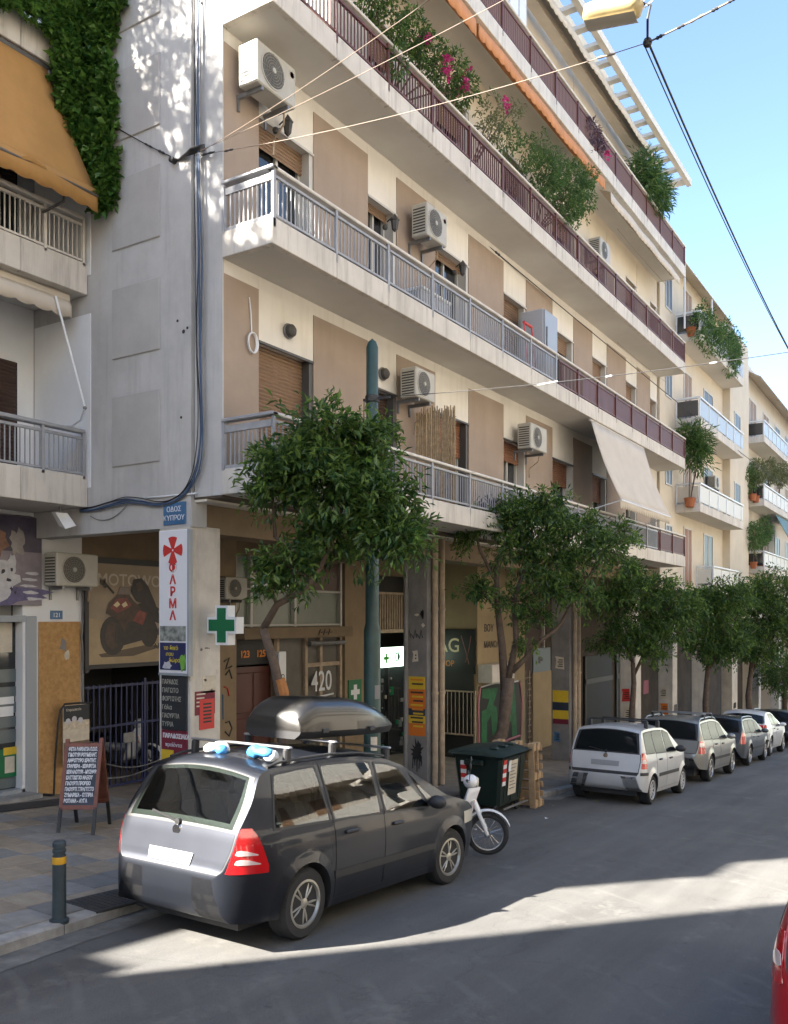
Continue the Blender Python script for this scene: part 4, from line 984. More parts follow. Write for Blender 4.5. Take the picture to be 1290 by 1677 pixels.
sp = thing('street_name_plate', 'blue street name plate with two white lines above the pharmacy board', 'street sign', (8.74, 9.2, 3.75))
MB().bbox((8.735, 8.95, 3.72), (8.765, 9.38, 4.03), .005).build('plate', M_blue, sp)
text('ΟΔΟΣ', .10, (8.731, 9.165, 3.90), '-X', M_txtw, sp, align='CENTER'); text('ΚΥΠΡΟΥ', .10, (8.731, 9.165, 3.78), '-X', M_txtw, sp, align='CENTER')
# pharmacy cross light box standing out from the pillar
gc = thing('pharmacy_cross', 'green cross light box with white rim projecting from the corner pillar', 'sign', (9.15, 8.6, 2.0))
ccy, ccz, q, wv = 8.60, 2.32, .275, .115
def crosspoly(q, w, x): return [(x, ccy+a, ccz+b) for a, b in ((-w,-q),(w,-q),(w,-w),(q,-w),(q,w),(w,w),(w,q),(-w,q),(-w,w),(-q,w),(-q,-w),(-w,-w))]
MB().prism(crosspoly(q, wv, 9.08), (.15,0,0)).build('light_box', M_wplast, gc)
MB().prism(crosspoly(q-.035, wv-.035, 9.074), (.007,0,0)).build('green_face', M_sgreen, gc)
MB().tube([(9.16, 8.86, 2.32), (9.16, 8.90, 2.32)], .03).build('mount', M_steel, gc)
# things stuck on the front of the pillar
def sheet(name, label, px0, py0, px1, py1, m, Y=YP-.006, txt=None, cat='poster'):
    a, b = onY(px0, py0, Y), onY(px1, py1, Y); t = thing(name, label, cat, (a.x, Y, b.z))
    MB().box((a.x, Y, b.z), (b.x, Y+.012, a.z)).build('sheet', m, t); return t, a, b
t, a, b = sheet('torn_poster', 'torn dark red flyer glued on the corner pillar', 319, 1133, 352, 1168, M_maroon, YP-.004)
for k in range(4): MB().box((a.x+.03, YP-.008, a.z-.05-.055*k), (a.x+.2-.02*k, YP-.004, a.z-.03-.055*k)).build('print_line', M_paper, t)
t, a, b = sheet('red_poster', 'bright red flyer with dark lettering glued on the corner pillar', 327, 1146, 351, 1192, M_red, YP-.011)
for k in range(6): MB().box((a.x+.07, YP-.014, a.z-.08-.05*k), (b.x-.06, YP-.011, a.z-.055-.05*k)).build('print_line', M_txtk, t)
sheet('paper_notice', 'yellowed paper notice glued above the red flyer', 331, 1107, 354, 1133, M_paper, YP-.004)
for k in range(16): blob(rnd.uniform(8.85, 9.3), rnd.uniform(-.1, 2.6), rnd.uniform(.01,.035), rnd.uniform(.01,.03), rnd.choice((M_colgrey, M_paper, M_pipe)), YP-.002, .4, 60+k, 9, 'paint_stain', main, th=.002)
# graffiti strip on the pier beside the door
for pts, m in (([(13.05,1.55),(13.2,1.62),(13.1,1.4),(13.28,1.45)], M_txtk), ([(13.1,1.28),(13.2,1.38),(13.28,1.2)], M_txtk), ([(13.05,1.05),(13.16,1.0),(13.2,.85)], M_red), ([(13.02,.9),(13.03,.4)], M_blue), ([(13.08,.15),(13.2,.05),(13.28,.2),(13.2,.35),(13.1,.33)], M_txtk)):
    MB().tube([(a, YK-.006, b) for a, b in pts], .016, 6).build('graffiti', m, main)
vs_ = thing('vertical_sign', 'narrow white vertical sign with dark letters by the entrance door', 'sign', (14.62, YK-.1, .3))
MB().bbox((14.52, YK-.20, -.1), (14.76, YK-.10, 1.70), .008).build('panel', M_signw, vs_)
MB().box((14.56, YK-.11, 1.2), (14.72, YK+.02, 1.3)).build('bracket', M_steel, vs_)
for k, ch in enumerate('ΡΟΙΟ'): text(ch, .19, (14.64, YK-.206, 1.08-.30*k), '-Y', M_boardb, vs_, align='CENTER', name='letter')
gs = thing('first_aid_sign', 'green square plate with white cross on the arcade pier', 'sign', (17.6, YK-.02, .3))
a, b = onY(571, 1114, YK-.03), onY(592, 1152, YK-.03)
MB().box((a.x, YK-.03, b.z), (b.x, YK-.002, a.z)).build('plate', M_sgreen, gs)
mx_, mz = (a.x+b.x)/2, (a.z+b.z)/2; w_ = (b.x-a.x)*.33
MB().box((mx_-w_, YK-.036, mz-.06), (mx_+w_, YK-.03, mz+.06)).box((mx_-.065, YK-.037, mz-w_), (mx_+.065, YK-.0305, mz+w_)).build('cross', M_txtw, gs)
sheet('brown_notice', 'small brown plate under the green first aid sign', 570, 1158, 590, 1172, M_wood, YK-.016, cat='notice')
ls = thing('pharmacy_light_sign', 'lit white pharmacy sign with green cross inside the arcade', 'sign', (19.2, YK-.1, 1.2))
M_lit = mat('lit_sign_face', (.62,.70,.60), .4, emit=((.75,1.0,.80), .55))
MB().bbox((18.62, YK-.12, 1.16), (20.3, YK+.02, 1.66), .01).build('light_box', M_lit, ls)
text('✚', .34, (18.68, YK-.126, 1.27), '-Y', mat('bright_green', (.06,.42,.04), .4), ls, name='cross'); text('Φ.', .36, (19.22, YK-.126, 1.28), '-Y', M_sgreen, ls, name='letter', bold=.006)
vg = thing('shop_sign', 'black shop sign with cream letters and orange line behind the steel railing', 'sign', (20.57, 11.4, 1.0))
MB().box((20.55, 10.55, .95), (20.6, 12.28, 2.12)).build('panel', mat('sign_black', (.012,.011,.011), .35), vg)
text('VAG', .52, (20.545, 11.98, 1.52), '-X', M_txtc, vg, sx=.95, bold=.004); text('BIKE SHOP', .22, (20.545, 12.1, 1.14), '-X', M_txto, vg, sx=.9)
MB().tube([(20.545, 10.95, 1.95), (20.545, 10.80, 1.5), (20.545, 10.72, 1.2)], .012, 5).tube([(20.545, 10.66, 1.95), (20.545, 10.72, 1.6), (20.545, 10.82, 1.25)], .012, 5).build('emblem', M_wood, vg)
MB().box((20.56, 10.6, gz(20.6)-.2), (20.605, 12.26, .95)).build('shop_opening', M_dark, main)
ar = thing('arrow_sign', 'blue-grey square sign with a dark arrow in the arcade', 'sign', (23.68, 10.6, .6))
a, b = onY(873, 1062, 10.45), onY(901, 1098, 10.45)
MB().bbox((a.x, 10.45, b.z), (b.x, 10.49, a.z), .004).build('panel', mat('sign_bluegrey', (.13,.17,.19), .5), ar); 
MB().box((a.x+.38, 10.445, (a.z+b.z)/2-.10), (a.x+.52, 10.45, (a.z+b.z)/2+.10)).box((a.x+.52, 10.446, (a.z+b.z)/2-.04), (a.x+.7, 10.45, (a.z+b.z)/2+.04)).build('arrow', M_black, ar)
MB().box((a.x, 10.455, gz(24)), (b.x+.1, 10.52, b.z-.001)).build('door_panel', MATS['shop_cream'], main)
# posters on the concrete columns
def col_poster(X, yy0, yy1, bands, label, name='column_poster'):
    t = thing(name, label, 'poster', (X, yy0, bands[-1][1]))
    for zt_, zb_, m in bands: MB().box((X-.012, yy0, zb_), (X-.001, yy1, zt_)).build('sheet', m, t)
    return t
t = col_poster(15.25, 8.94, 9.32, [(1.24,.99,M_yellow),(.985,.60,M_orange),(.595,.46,M_boardb),(.455,.30,M_yellow),(.295,.05,M_orange)], 'yellow and orange concert posters pasted on the concrete column behind the parked car')
for k in range(12): MB().box((15.233, 8.98, 1.16-.085*k), (15.24, 9.27-.03*(k%3), 1.195-.085*k)).build('print_line', rnd.choice((M_yellow, M_txtk, M_txto)), t)
blob(9.12, -.28, .13, .22, mat('black_paint', (.012,.012,.013), .6), 15.247, .45, 8, 30, 'paint_splat', c2, 'X')
for k in range(5): MB().tube([(15.246, 9.02+.05*k, -.35), (15.246, 9.02+.05*k+.01, -.55-.06*(k%3))], .01, 5).build('paint_splat', MATS['black_paint'], c2)
t = col_poster(22.98, 8.93, 9.38, [(.42,.10,M_yellow),(.095,-.12,M_boardb),(-.125,-.36,M_yellow),(-.365,-.5,M_maroon)], 'yellow and dark blue bill pasted on the second concrete column')
sheet('tag_poster', 'small dark flyer pasted on a far arcade column', 1053, 1115, 1062, 1135, M_maroon, YP-.006)
for cx_, z_ in ((33.45, -1.6), (33.45, -1.1), (38.45, -1.6), (44.0, -1.9)):
    for k in range(7):
        MB().tube([(cx_+.06+.07*k, YP-.012, z_+.14*(k%2)), (cx_+.13+.07*k, YP-.012, z_+.26-.14*(k%2))], .022, 5).build('graffiti', M_txtk if z_ < -1.3 else M_colgrey, b2 if cx_ < 43 else b3)
# ------------------------------------------------------------------ air conditioners
def ac_unit(x0, x1, zb_, zt_, yf, yw, label, fan=.5, group=None, mdot=True):
    t = thing('air_conditioner', label, 'air conditioner', ((x0+x1)/2, yf, zb_))
    d_ = min(.33, yw-yf-.04); b = MB().bbox((x0, yf, zb_), (x1, yf+d_, zt_), .018).build('casing', M_acb, t)
    h = zt_-zb_; r = h*.40; cxf = x0 + (x1-x0)*.40
    MB().lathe([(r+.018,.0),(r+.018,-.012),(r,-.012),(r*.98,.004)], (cxf, yf-.001, zb_+h*.5), 'Y', 28, cap=False).build('fan_ring', M_acb, b, smooth=True)
    MB().lathe([(0,-.004),(r*.98,-.003)], (cxf, yf-.002, zb_+h*.5), 'Y', 28).build('fan_opening', M_fan, b)
    g_ = MB()
    for k in range(5): g_.lathe([(r*(.25+.16*k)-.006,-.012),(r*(.25+.16*k)+.006,-.014)], (cxf, yf-.003, zb_+h*.5), 'Y', 24, cap=False)
    for k in range(8):
        a_ = k*math.pi/8; g_.beam((cxf-r*math.cos(a_), yf-.014, zb_+h*.5-r*math.sin(a_)), (cxf+r*math.cos(a_), yf-.014, zb_+h*.5+r*math.sin(a_)), .006, .006)
    g_.build('fan_grille', mat('grille_grey', (.20,.19,.165), .5), b)
    MB().lathe([(0,-.03),(r*.16,-.028),(r*.17,-.012)], (cxf, yf-.004, zb_+h*.5), 'Y', 14).build('fan_hub', M_acb, b)
    n = 9
    for k in range(n):
        zz = zb_+h*.10+k*h*.8/n
        MB().box((x0-.004, yf+.045, zz), (x0+.004, yf+d_-.04, zz+h*.8/n*.5)).build('louvre', M_acd, b)
    if mdot: MB().lathe([(0,-.004),(.042,-.004)], (x1-.09, yf-.002, zt_-.13), 'Y', 14).build('badge', M_red, b)
    for xx in (x0+.14, x1-.14): MB().beam((xx, yf+.02, zb_-.03), (xx, yw+.01, zb_-.03), .04, .055).beam((xx, yw-.02, zb_-.03), (xx, yw-.02, zb_-.22), .035, .03).build('bracket', M_steel, t)
    MB().tube([(x1-.06, yf+d_*.5, zb_), (x1-.03, yf+d_*.6, zb_-.16), (x1+.05, yw-.03, zb_-.28), (x1+.04, yw-.02, zb_-.5)], .014, 6).build('hose', M_pipe, t)
    return t
ac_unit(8.97, 9.80, 9.60, 10.17, 7.86, YF, 'air conditioner with red dot above the corner second-floor balcony door')
ac_unit(13.48, 14.20, 9.20, 9.78, 7.86, YF, 'air conditioner with red dot above the middle of the second-floor balcony')
ac_unit(13.10, 13.76, 6.26, 6.78, 7.86, YF, 'air conditioner hung beside the reed screen on the first floor', mdot=False)
ac_unit(18.0, 18.9, 6.16, 6.72, 7.86, YF, 'air conditioner on the first floor between reed screen and cream awning', mdot=False)
ac_unit(22.5, 23.3, 11.9, 12.45, 7.86, YF, 'air conditioner on the third floor above the brown railing', mdot=False)
ac_unit(8.90, 9.70, 2.93, 3.46, 11.93, YK, 'dusty air conditioner above the chip board beside the motorbike sign', mdot=False)
ac_unit(12.72, 13.35, 2.78, 3.22, 11.93, YK, 'grimy air conditioner in the arcade behind the pharmacy cross', mdot=False)
ac_unit(36.0, 36.8, 7.5, 8.0, 7.92, W2, 'air conditioner on the cream block above its lowest glass balcony', mdot=False)
# wall lamps, cameras, cable coil on the facade
def facade_lamp(x, z, label):
    t = thing('wall_lamp', label, 'wall lamp', (x, YF, z))
    MB().lathe([(0,-.13),(.05,-.125),(.09,-.09),(.10,-.03),(.105,.02)], (x, YF, z), 'Y', 16).build('globe', M_acd, t, smooth=True)
    MB().lathe([(.112,-.03),(.118,-.015),(.112,.0)], (x, YF, z), 'Y', 16).build('ring', M_steel, t)
facade_lamp(10.2, 6.66, 'round dark bulkhead lamp above the corner first-floor shutter'); facade_lamp(12.75, 6.62, 'round pale lamp above the shutter behind the green pole')
def lantern(x, z, label):
    t = thing('wall_lantern', label, 'wall lamp', (x, YF, z))
    MB().tube([(x, YF, z), (x, YF-.10, z+.05), (x, YF-.16, z-.02)], .012, 6).build('arm', M_black, t)
    MB().lathe([(0,.14),(.03,.10),(.085,.02),(.07,-.0),(.05,-.14),(.015,-.18)], (x, YF-.16, z-.03), 'Z', 6).build('lantern_body', M_acd, t)
    MB().ball((x-.14, YF-.05, z-.16), .05, 8).build('flood_head', M_acd, t); MB().tube([(x-.14,YF-.05,z-.16),(x,YF-.01,z-.05)], .008, 5).build('wire', M_black, t)
lantern(10.0, 9.62, 'small dark wall lantern under the corner air conditioner'); lantern(12.9, 9.30, 'small dark wall lantern left of the middle second-floor air conditioner'); lantern(15.4, 9.35, 'small dark wall lantern right of the middle second-floor air conditioner')
cc = thing('cable_coil', 'white coiled cable hanging on the first-floor tan panel', 'cable', (9.35, YF-.04, 6.3))
for k in range(3): MB().tube([(9.38+.085*math.cos(a_)*(1+.1*k), YF-.03-.01*k, 6.27+.14*math.sin(a_)) for a_ in [i*2*math.pi/18 for i in range(19)]], .011, 6).build('loop', M_wplast, cc)
MB().tube([(9.38, YF-.02, 6.40), (9.36, YF-.02, 6.7), (9.34, YF-.01, 6.9)], .009, 6).build('lead', M_wplast, cc)
fl_ = thing('flood_light', 'small white flood light under the neighbour first balcony', 'flood light', (8.45, YL+.3, S[0]-.1))
MB().add([(8.33,YL+.2,3.98),(8.50,YL+.15,3.98),(8.62,YL+.1,3.80),(8.44,YL+.12,3.74),(8.36,YL+.34,4.0),(8.48,YL+.32,4.0),(8.6,YL+.3,3.84),(8.48,YL+.32,3.80)], [(0,1,2,3),(7,6,5,4),(0,4,5,1),(1,5,6,2),(2,6,7,3),(3,7,4,0)]).build('housing', M_wplast, fl_)
MB().tube([(8.45,YL+.25,3.98),(8.45,YL+.25,4.10)], .015).build('bracket', M_steel, fl_)
fr_ = thing('fridge', 'tall grey-white fridge standing on the second-floor balcony', 'fridge', (18.75, 7.98, S[1]+.16))
MB().bbox((18.35, 7.72, S[1]+.16), (19.1, 8.28, 9.30), .02).build('cabinet', mat('fridge_white', (.40,.41,.43), .4), fr_); MB().bbox((18.36, 7.68, S[1]+.3), (19.09, 7.718, 9.28), .012).build('door', mat('fridge_door', (.30,.33,.37), .4), fr_)
MB().box((18.42, 7.65, 8.4), (18.46, 7.68, 8.9)).build('handle', M_steel, fr_)
wc_ = thing('cupboard', 'white plastic cupboard on the top-floor balcony behind the railing', 'cupboard', (16.9, 7.9, S[3]+.16))
MB().bbox((16.5, 7.65, S[3]+.16), (17.3, 8.2, 15.55), .02).build('cabinet', M_wplast, wc_); MB().box((16.89,7.642,S[3]+.2),(16.905,7.651,15.5)).build('door_seam', M_steel, wc_)
wc2 = thing('storage_box', 'low grey storage chest on the second-floor balcony behind the railing', 'chest', (13.4, 7.9, S[1]+.16))
MB().bbox((12.9, 7.62, S[1]+.16), (13.9, 8.1, 8.0), .02).build('chest', mat('chest_grey', (.40,.42,.46), .5), wc2); MB().bbox((12.88, 7.60, 8.0), (13.92, 8.12, 8.06), .015).build('lid', M_wplast, wc2)
rc = thing('red_chair', 'red folded chair frame standing beside the fridge on the balcony', 'chair', (17.9, 7.9, S[1]+.16))
for dx in (0, .42): MB().tube([(17.7+dx, 7.75, S[1]+.16), (17.7+dx, 7.9, 8.85)], .016).build('leg', M_red, rc)
MB().tube([(17.7,7.9,8.84),(18.12,7.9,8.84)], .03).build('top_rail', M_red, rc); MB().bbox((17.7,7.74,7.86),(18.12,8.1,7.9),.01).build('seat', M_red, rc)

for lab, X, y_, z_, w_, h_, m in (('white torn flyer above the yellow bill on the second concrete column', 22.98, 9.05, 1.0, .26, .36, M_paper), ('small blue flyer low on the second concrete column', 22.98, 9.16, -1.0, .2, .28, M_blue),
        ('red flyer pasted on the end column of the arcade', 28.9, 9.08, -.35, .28, .4, M_red), ('pale flyer below the red one on the end column', 28.9, 9.0, -.95, .3, .4, M_paper),
        ('cream flyer on the first column of the cream block', 33.4, 9.1, -.6, .3, .42, M_paper), ('orange flyer on the first column of the cream block', 33.4, 9.05, -1.2, .3, .4, M_orange),
        ('white sticker high on the column with the yellow and orange posters', 15.25, 9.1, 1.55, .14, .2, M_paper)):
    t = thing('flyer', lab, 'flyer', (X, y_, z_)); e = rnd.uniform(-.03,.03)
    MB().prism([(X-.001,y_,z_),(X-.001,y_+w_,z_+e),(X-.001,y_+w_-.03,z_+h_*.7),(X-.001,y_+w_,z_+h_),(X-.001,y_+.02,z_+h_-e)], (-.007,0,0)).build('sheet', m, t)
    for k in range(4): MB().box((X-.0115, y_+.04, z_+h_*(.2+.16*k)), (X-.0075, y_+w_-.07-.03*(k%2), z_+h_*(.2+.16*k)+.03)).build('print_line', M_txtk, t)
# grime and tags on the near column and the pier
for k in range(10): blob(rnd.uniform(8.95,9.4), rnd.uniform(-1.0,2.8), rnd.uniform(.02,.06), rnd.uniform(.02,.09), rnd.choice((M_black, M_colgrey, M_paper)), 15.248, .45, 120+k, 11, 'paint_stain', c2, 'X', .002)
for k in range(5): MB().tube([(15.246, 9.35-.07*k, 2.0+.10*(k%2)), (15.246, 9.31-.07*k, 2.18-.12*(k%2)), (15.246, 9.28-.07*k, 2.02)], .010, 5).build('graffiti', M_txtk, c2)
for k in range(6): MB().tube([(15.86+.09*k, YK-.235, 2.04+.05*(k%2)), (15.92+.09*k, YK-.235, 2.16-.06*(k%2))], .010, 5).build('graffiti', M_txtk, main)
# ------------------------------------------------------------------ cars (local: x forward from the rear axle, y left, z up)
def interp(pts, x):
    if x <= pts[0][0]: return pts[0][1]
    for (a, b), (c_, d_) in zip(pts, pts[1:]):
        if x <= c_: return b + (d_-b)*(x-a)/(c_-a) if c_ > a else d_
    return pts[-1][1]
def smoothi(pts, x, h=.035):
    lo, hi = pts[0][0], pts[-1][0]; h = min(h, max(0, x-lo), max(0, hi-x))
    return sum(interp(pts, x+h*q) for q in (-1,-.5,0,.5,1))/5
def wheel_meshes(r, style, mrim):
    w = .205; rr = r*.66
    t = MB().lathe([(rr-.02,-.085),(rr,-w/2),(r*.90,-w/2-.004),(r*.985,-w*.38),(r,-w*.25),(r,w*.25),(r*.985,w*.38),(r*.90,w/2+.004),(rr,w/2),(rr-.02,.085)], (0,0,0), 'Y', 40)
    for k in range(44):
        a = 2*math.pi*k/44; t.add([(math.cos(a+d_)*(r+.0015), yy, math.sin(a+d_)*(r+.0015)) for d_, yy in ((0,-w*.3),(.05,-w*.3),(.05,w*.3),(0,w*.3))], [(0,1,2,3)])
    tyre = t.mesh('wheel', [M_rubber], smooth=True)
    m = MB(); m.mi(1).lathe([(0,.03),(rr*.97,.03)], (0,0,0), 'Y', 30)
    m.mi(0).lathe([(rr-.02,.0),(rr+.004,-.095),(rr+.004,-.105),(rr-.016,-.108),(rr-.03,-.075),(rr-.04,.0)], (0,0,0), 'Y', 36)
    ns = {'double5':5,'cover':9,'five':5,'six':6}[style]
    for k in range(ns):
        a0 = 2*math.pi*k/ns
        for off in ((-.16,.16) if style == 'double5' else (0,)):
            a = a0+off; wd = {'double5':.030,'cover':.052,'five':.07,'six':.055}[style]
            rows = []
            for q, (rad, yy, ww) in enumerate(((rr*.16,-.085,wd*.9),(rr*.55,-.095,wd*.75),(rr*.95,-.082,wd*.95))):
                ca, sa = math.cos(a + (-off*.35 if q == 0 else 0)), math.sin(a + (-off*.35 if q == 0 else 0))
                rows.append([(ca*rad-sa*s_*ww/2*1.1, yy+(.012 if abs(s_) > .9 else 0), sa*rad+ca*s_*ww/2*1.1) for s_ in (-1.3,-1,-.4,.4,1,1.3)])
            for row in rows:
                row[0] = (row[0][0], row[0][1]+.03, row[0][2]); row[-1] = (row[-1][0], row[-1][1]+.03, row[-1][2])
            m.grid(rows)
    m.lathe([(0,-.098),(rr*.12,-.097),(rr*.22,-.088),(rr*.24,-.05)], (0,0,0), 'Y', 20)
    rim = m.mesh('rim', [mrim, M_acd], smooth=True)
    return tyre, rim
def car(name, label, X, Y, paint, sp, heading=0.0, cat='car', group='cars parked along the kerb'):
    """X, Y: ground point under the middle of the rear axle"""
    root = thing(name, label, cat, (X, Y, road_z(X)), (0, math.atan(SLOPE), heading), group)
    top, bot, W, wb, wr = sp['top'], sp['bot'], sp['w']/2, sp['wb'], sp['r']
    x0, x1 = top[0][0], top[-1][0]; sec = sp['sec']; ra, fa = sp.get('ra', .27), sp.get('fa', .33); rc, fc = sp.get('rc', .42), sp.get('fc', .75)
    Ra = wr+sp.get('gap', .045)
    def plan(x):
        q = W
        if x-x0 < rc: d_ = 1-(x-x0)/rc; q -= ra*(1-math.sqrt(max(0, 1-d_*d_)))
        if x1-x < fc: d_ = 1-(x1-x)/fc; q -= fa*(1-math.sqrt(max(0, 1-d_*d_)))
        return q
    def zc(x): return smoothi(top, x)
    def drop(x):
        z = zc(x); return .055*min(1, max(0, (z-1.0)/.35)) + .02
    def zE(x): return max(zc(x)-drop(x)*min(1,(x-x0)/.25, (x1-x)/.25), zb0(x))
    def zb0(x): return smoothi(bot, x, .02)
    def zbot(x):
        z = zb0(x)
        for xw in (0, wb):
            if abs(x-xw) < Ra: z = max(z, wr+math.sqrt(Ra*Ra-(x-xw)**2))
        return min(z, zE(x))
    def flare(x, z):
        f = 0
        for xw in (0, wb):
            d_ = math.hypot(x-xw, z-wr)
            if Ra-.001 <= d_ < Ra+.10: f = max(f, .022*(1-(d_-Ra)/.10))
        return f
    def w(x, z): return plan(x)*smoothi(sec, z, .03) + flare(x, z)
    xs = set()
    n = 52
    for k in range(n+1): xs.add(round(x0+(x1-x0)*k/n, 4))
    for k in range(22): xs.add(round(x0+.5*(k/22)**1.7, 4)); xs.add(round(x1-.6*(k/22)**1.7, 4))
    for xw in (0, wb):
        for k in range(25): xs.add(round(xw-Ra*math.cos(math.pi*k/24), 4))
        xs.add(xw-Ra-.002); xs.add(xw+Ra+.002)
    see = sp.get('interior', False); NR = 26
    if see:
        for k in range(160): xs.add(round(-.62+3.3*k/160, 4))
        for k in range(40): xs.add(round(x0+.03+.40*k/40, 4))
        NR = 64
    xs = sorted(xs)
    def in_glass(x, z):
        for (a, b, c_, d_) in sp['glass']:
            zb_, zt_ = interp(sp['belt'], x)+.012, zE(x)-sp.get('rail', .06)
            r_ = (z-zb_)/max(zt_-zb_, 1e-4); xl, xr_ = a+(c_-a)*r_, b+(d_-b)*r_
            if .03 < r_ < .97 and xl+.016 < x < xr_-.016: return True
        return False
    body = MB()
    for sgn in (1, -1):
        rows = []
        for j in range(NR+1):
            row = []
            for x in xs:
                a, b = zbot(x), zE(x); z = a+(b-a)*j/NR; row.append((x, sgn*w(x, z), z))
            rows.append(row)
        if not see: body.grid(rows)
        else:
            nc = len(xs); V = [p for r in rows for p in r]; F = []
            for i in range(NR):
                for j in range(nc-1):
                    q = (rows[i][j], rows[i][j+1], rows[i+1][j+1], rows[i+1][j]); cx_, cz_ = sum(p[0] for p in q)/4, sum(p[2] for p in q)/4
                    if not in_glass(cx_, cz_): F.append((i*nc+j, i*nc+j+1, (i+1)*nc+j+1, (i+1)*nc+j))
            body.add(V, F)
        for j in (0,):                                   # wheel-arch and sill return
            body.mi(1).grid([[(x, sgn*w(x, zbot(x)), zbot(x)) for x in xs], [(x, sgn*max(.3, w(x, zbot(x))-.30), zbot(x)+.0) for x in xs]]).mi(0)
    NL = 28 if see else 12; rows = []
    for x in xs:
        e, c_ = zE(x), zc(x); ww = w(x, e)
        rows.append([(x, ww*(2*k/NL-1), e+(c_-e)*(1-(2*k/NL-1)**2)) for k in range(NL+1)])
    if not see: body.grid(rows)
    else:
        (za, zb_), (s0_, s1_) = sp['rear_glass'], sp['screen']; V = [p for r in rows for p in r]; F = []; nc = NL+1
        for i in range(len(xs)-1):
            xm = (xs[i]+xs[i+1])/2; zm = zc(xm); hole = (xm < sp['roof_x'] and za+.012 < zm < zb_-.012) or (s1_+.015 < xm < s0_-.015)
            for j in range(NL):
                f = abs((2*(j+.5)/NL)-1)
                if not (hole and f < .86): F.append((i*nc+j, i*nc+j+1, (i+1)*nc+j+1, (i+1)*nc+j))
        body.add(V, F)
    for rng in ([x for x in xs if x <= -Ra-.001], [x for x in xs if x >= wb+Ra+.001]):     # underside of the bumpers
        body.grid([[(x, w(x, zb0(x))*(2*k/NL-1), zb0(x)) for k in range(NL+1)] for x in rng])
    bd = body.build('body', [paint, M_blkpl], root, smooth=40, local=True)
    MB().box((x0+.25,-W*.72,.17),(x1-.3,W*.72,.5)).box((-.42,-W*.62,.3),(wb+.42,W*.62,.62)).build('underbody', M_black, root, local=True)
    def surf_top(x, f): e, c_ = zE(x), zc(x); return Vector((x, w(x, e)*f, e+(c_-e)*(1-f*f)))
    def side_pt(x, z, sgn, off): return (x, sgn*(w(x, z)+off), z)
    def side_patch(nm, m, xb0, xb1, xt0, xt1, zb, zt, off=.004, ns=14, nr=7, parent=None, skirt=0, sides=(1,-1), gap=0, rnd_=0.0):
        objs = []
        for sgn in sides:
            mb = MB(); rows = []
            for j in range(nr+1):
                r_ = j/nr; row = []
                for i in range(ns+1):
                    s_ = i/ns
                    # rounded corners by pulling the ends in near the top and bottom
                    pull = rnd_*(max(0, abs(r_-.5)*2-.7)/.3)**2
                    x = (xb0+pull+(xb1-xb0-2*pull)*s_)*(1-r_) + (xt0+pull+(xt1-xt0-2*pull)*s_)*r_
                    zb_ = zb(x) if callable(zb) else zb; zt_ = zt(x) if callable(zt) else zt
                    zt_ = min(zt_, zE(x)-.012); zb_ = max(zb_, zbot(x)+.008) if nm == 'door' or nm == 'door_gap' else zb_
                    zt_ = max(zt_, zb_+.003)
                    row.append(side_pt(x, zb_+(zt_-zb_)*r_, sgn, off))
                rows.append(row)
            mb.grid(rows)
            if skirt:
                ring = rows[0] + [r[-1] for r in rows[1:]] + rows[-1][::-1][1:] + [r[0] for r in rows[::-1][1:-1]]
                ring.append(ring[0]); mb.grid([ring, [(p[0], p[1]-sgn*skirt, p[2]) for p in ring]])
            objs.append(mb.build(nm, m, parent or root, smooth=True, local=True))
        return objs
    def side_ring(a, b, c_, d_):
        for sgn in (1,-1):
            def P_(s_, r_, e):
                x = (a-e+(b-a+2*e)*s_)*(1-r_)+(c_-e+(d_-c_+2*e)*s_)*r_; zb_, zt_ = belt(x)+.012-e, zE(x)-rail+e
                zt_ = min(max(zt_, zb_+.003), zE(x)-.006); return side_pt(x, zb_+(zt_-zb_)*r_, sgn, .0045)
            loop = [(i/16,0) for i in range(16)]+[(1,i/8) for i in range(8)]+[(1-i/16,1) for i in range(16)]+[(0,1-i/8) for i in range(9)]
            MB().grid([[P_(s_,r_,.022) for s_,r_ in loop],[P_(s_,r_,-.026) for s_,r_ in loop]]).build('window_seal', M_blkpl, root, smooth='all', local=True)
    def top_patch(nm, m, xa, xb, f0, f1, off=.004, ns=10, nr=12, parent=None, tf0=None, tf1=None):
        tf0 = f0 if tf0 is None else tf0; tf1 = f1 if tf1 is None else tf1
        rows = []
        for j in range(nr+1):
            x = xa+(xb-xa)*j/nr; e = .004
            tang = surf_top(min(x+e, x1), 0)-surf_top(max(x-e, x0), 0); nrm = Vector((-tang.z, 0, tang.x)).normalized()
            a, b = f0+(tf0-f0)*j/nr, f1+(tf1-f1)*j/nr
            rows.append([surf_top(x, a+(b-a)*i/ns)+nrm*off for i in range(ns+1)])
        return MB().grid(rows).build(nm, m, parent or root, smooth='all', local=True)
    def x_at_z(z):                                        # rear contour
        lo, hi = x0, sp['roof_x']
        for _ in range(40):
            mid = (lo+hi)/2
            if zc(mid) < z: lo = mid
            else: hi = mid
        return hi
    rail = sp.get('rail', .06); GL = M_tglass if see else M_cglass
    belt = lambda x: interp(sp['belt'], x)
    # glazing
    for (a, b, c_, d_) in sp['glass']:
        if see: side_ring(a, b, c_, d_)
        else: side_patch('window_seal', M_blkpl, a-.02, b+.02, c_-.02, d_+.02, lambda x: belt(x)-.004, lambda x: zE(x)-rail+.018, .0025)
        side_patch('side_window', GL, a, b, c_, d_, lambda x: belt(x)+.012, lambda x: zE(x)-rail, .005, rnd_=.012)
    rz0, rz1 = sp['rear_glass']; xa, xb = x_at_z(rz0), x_at_z(rz1)
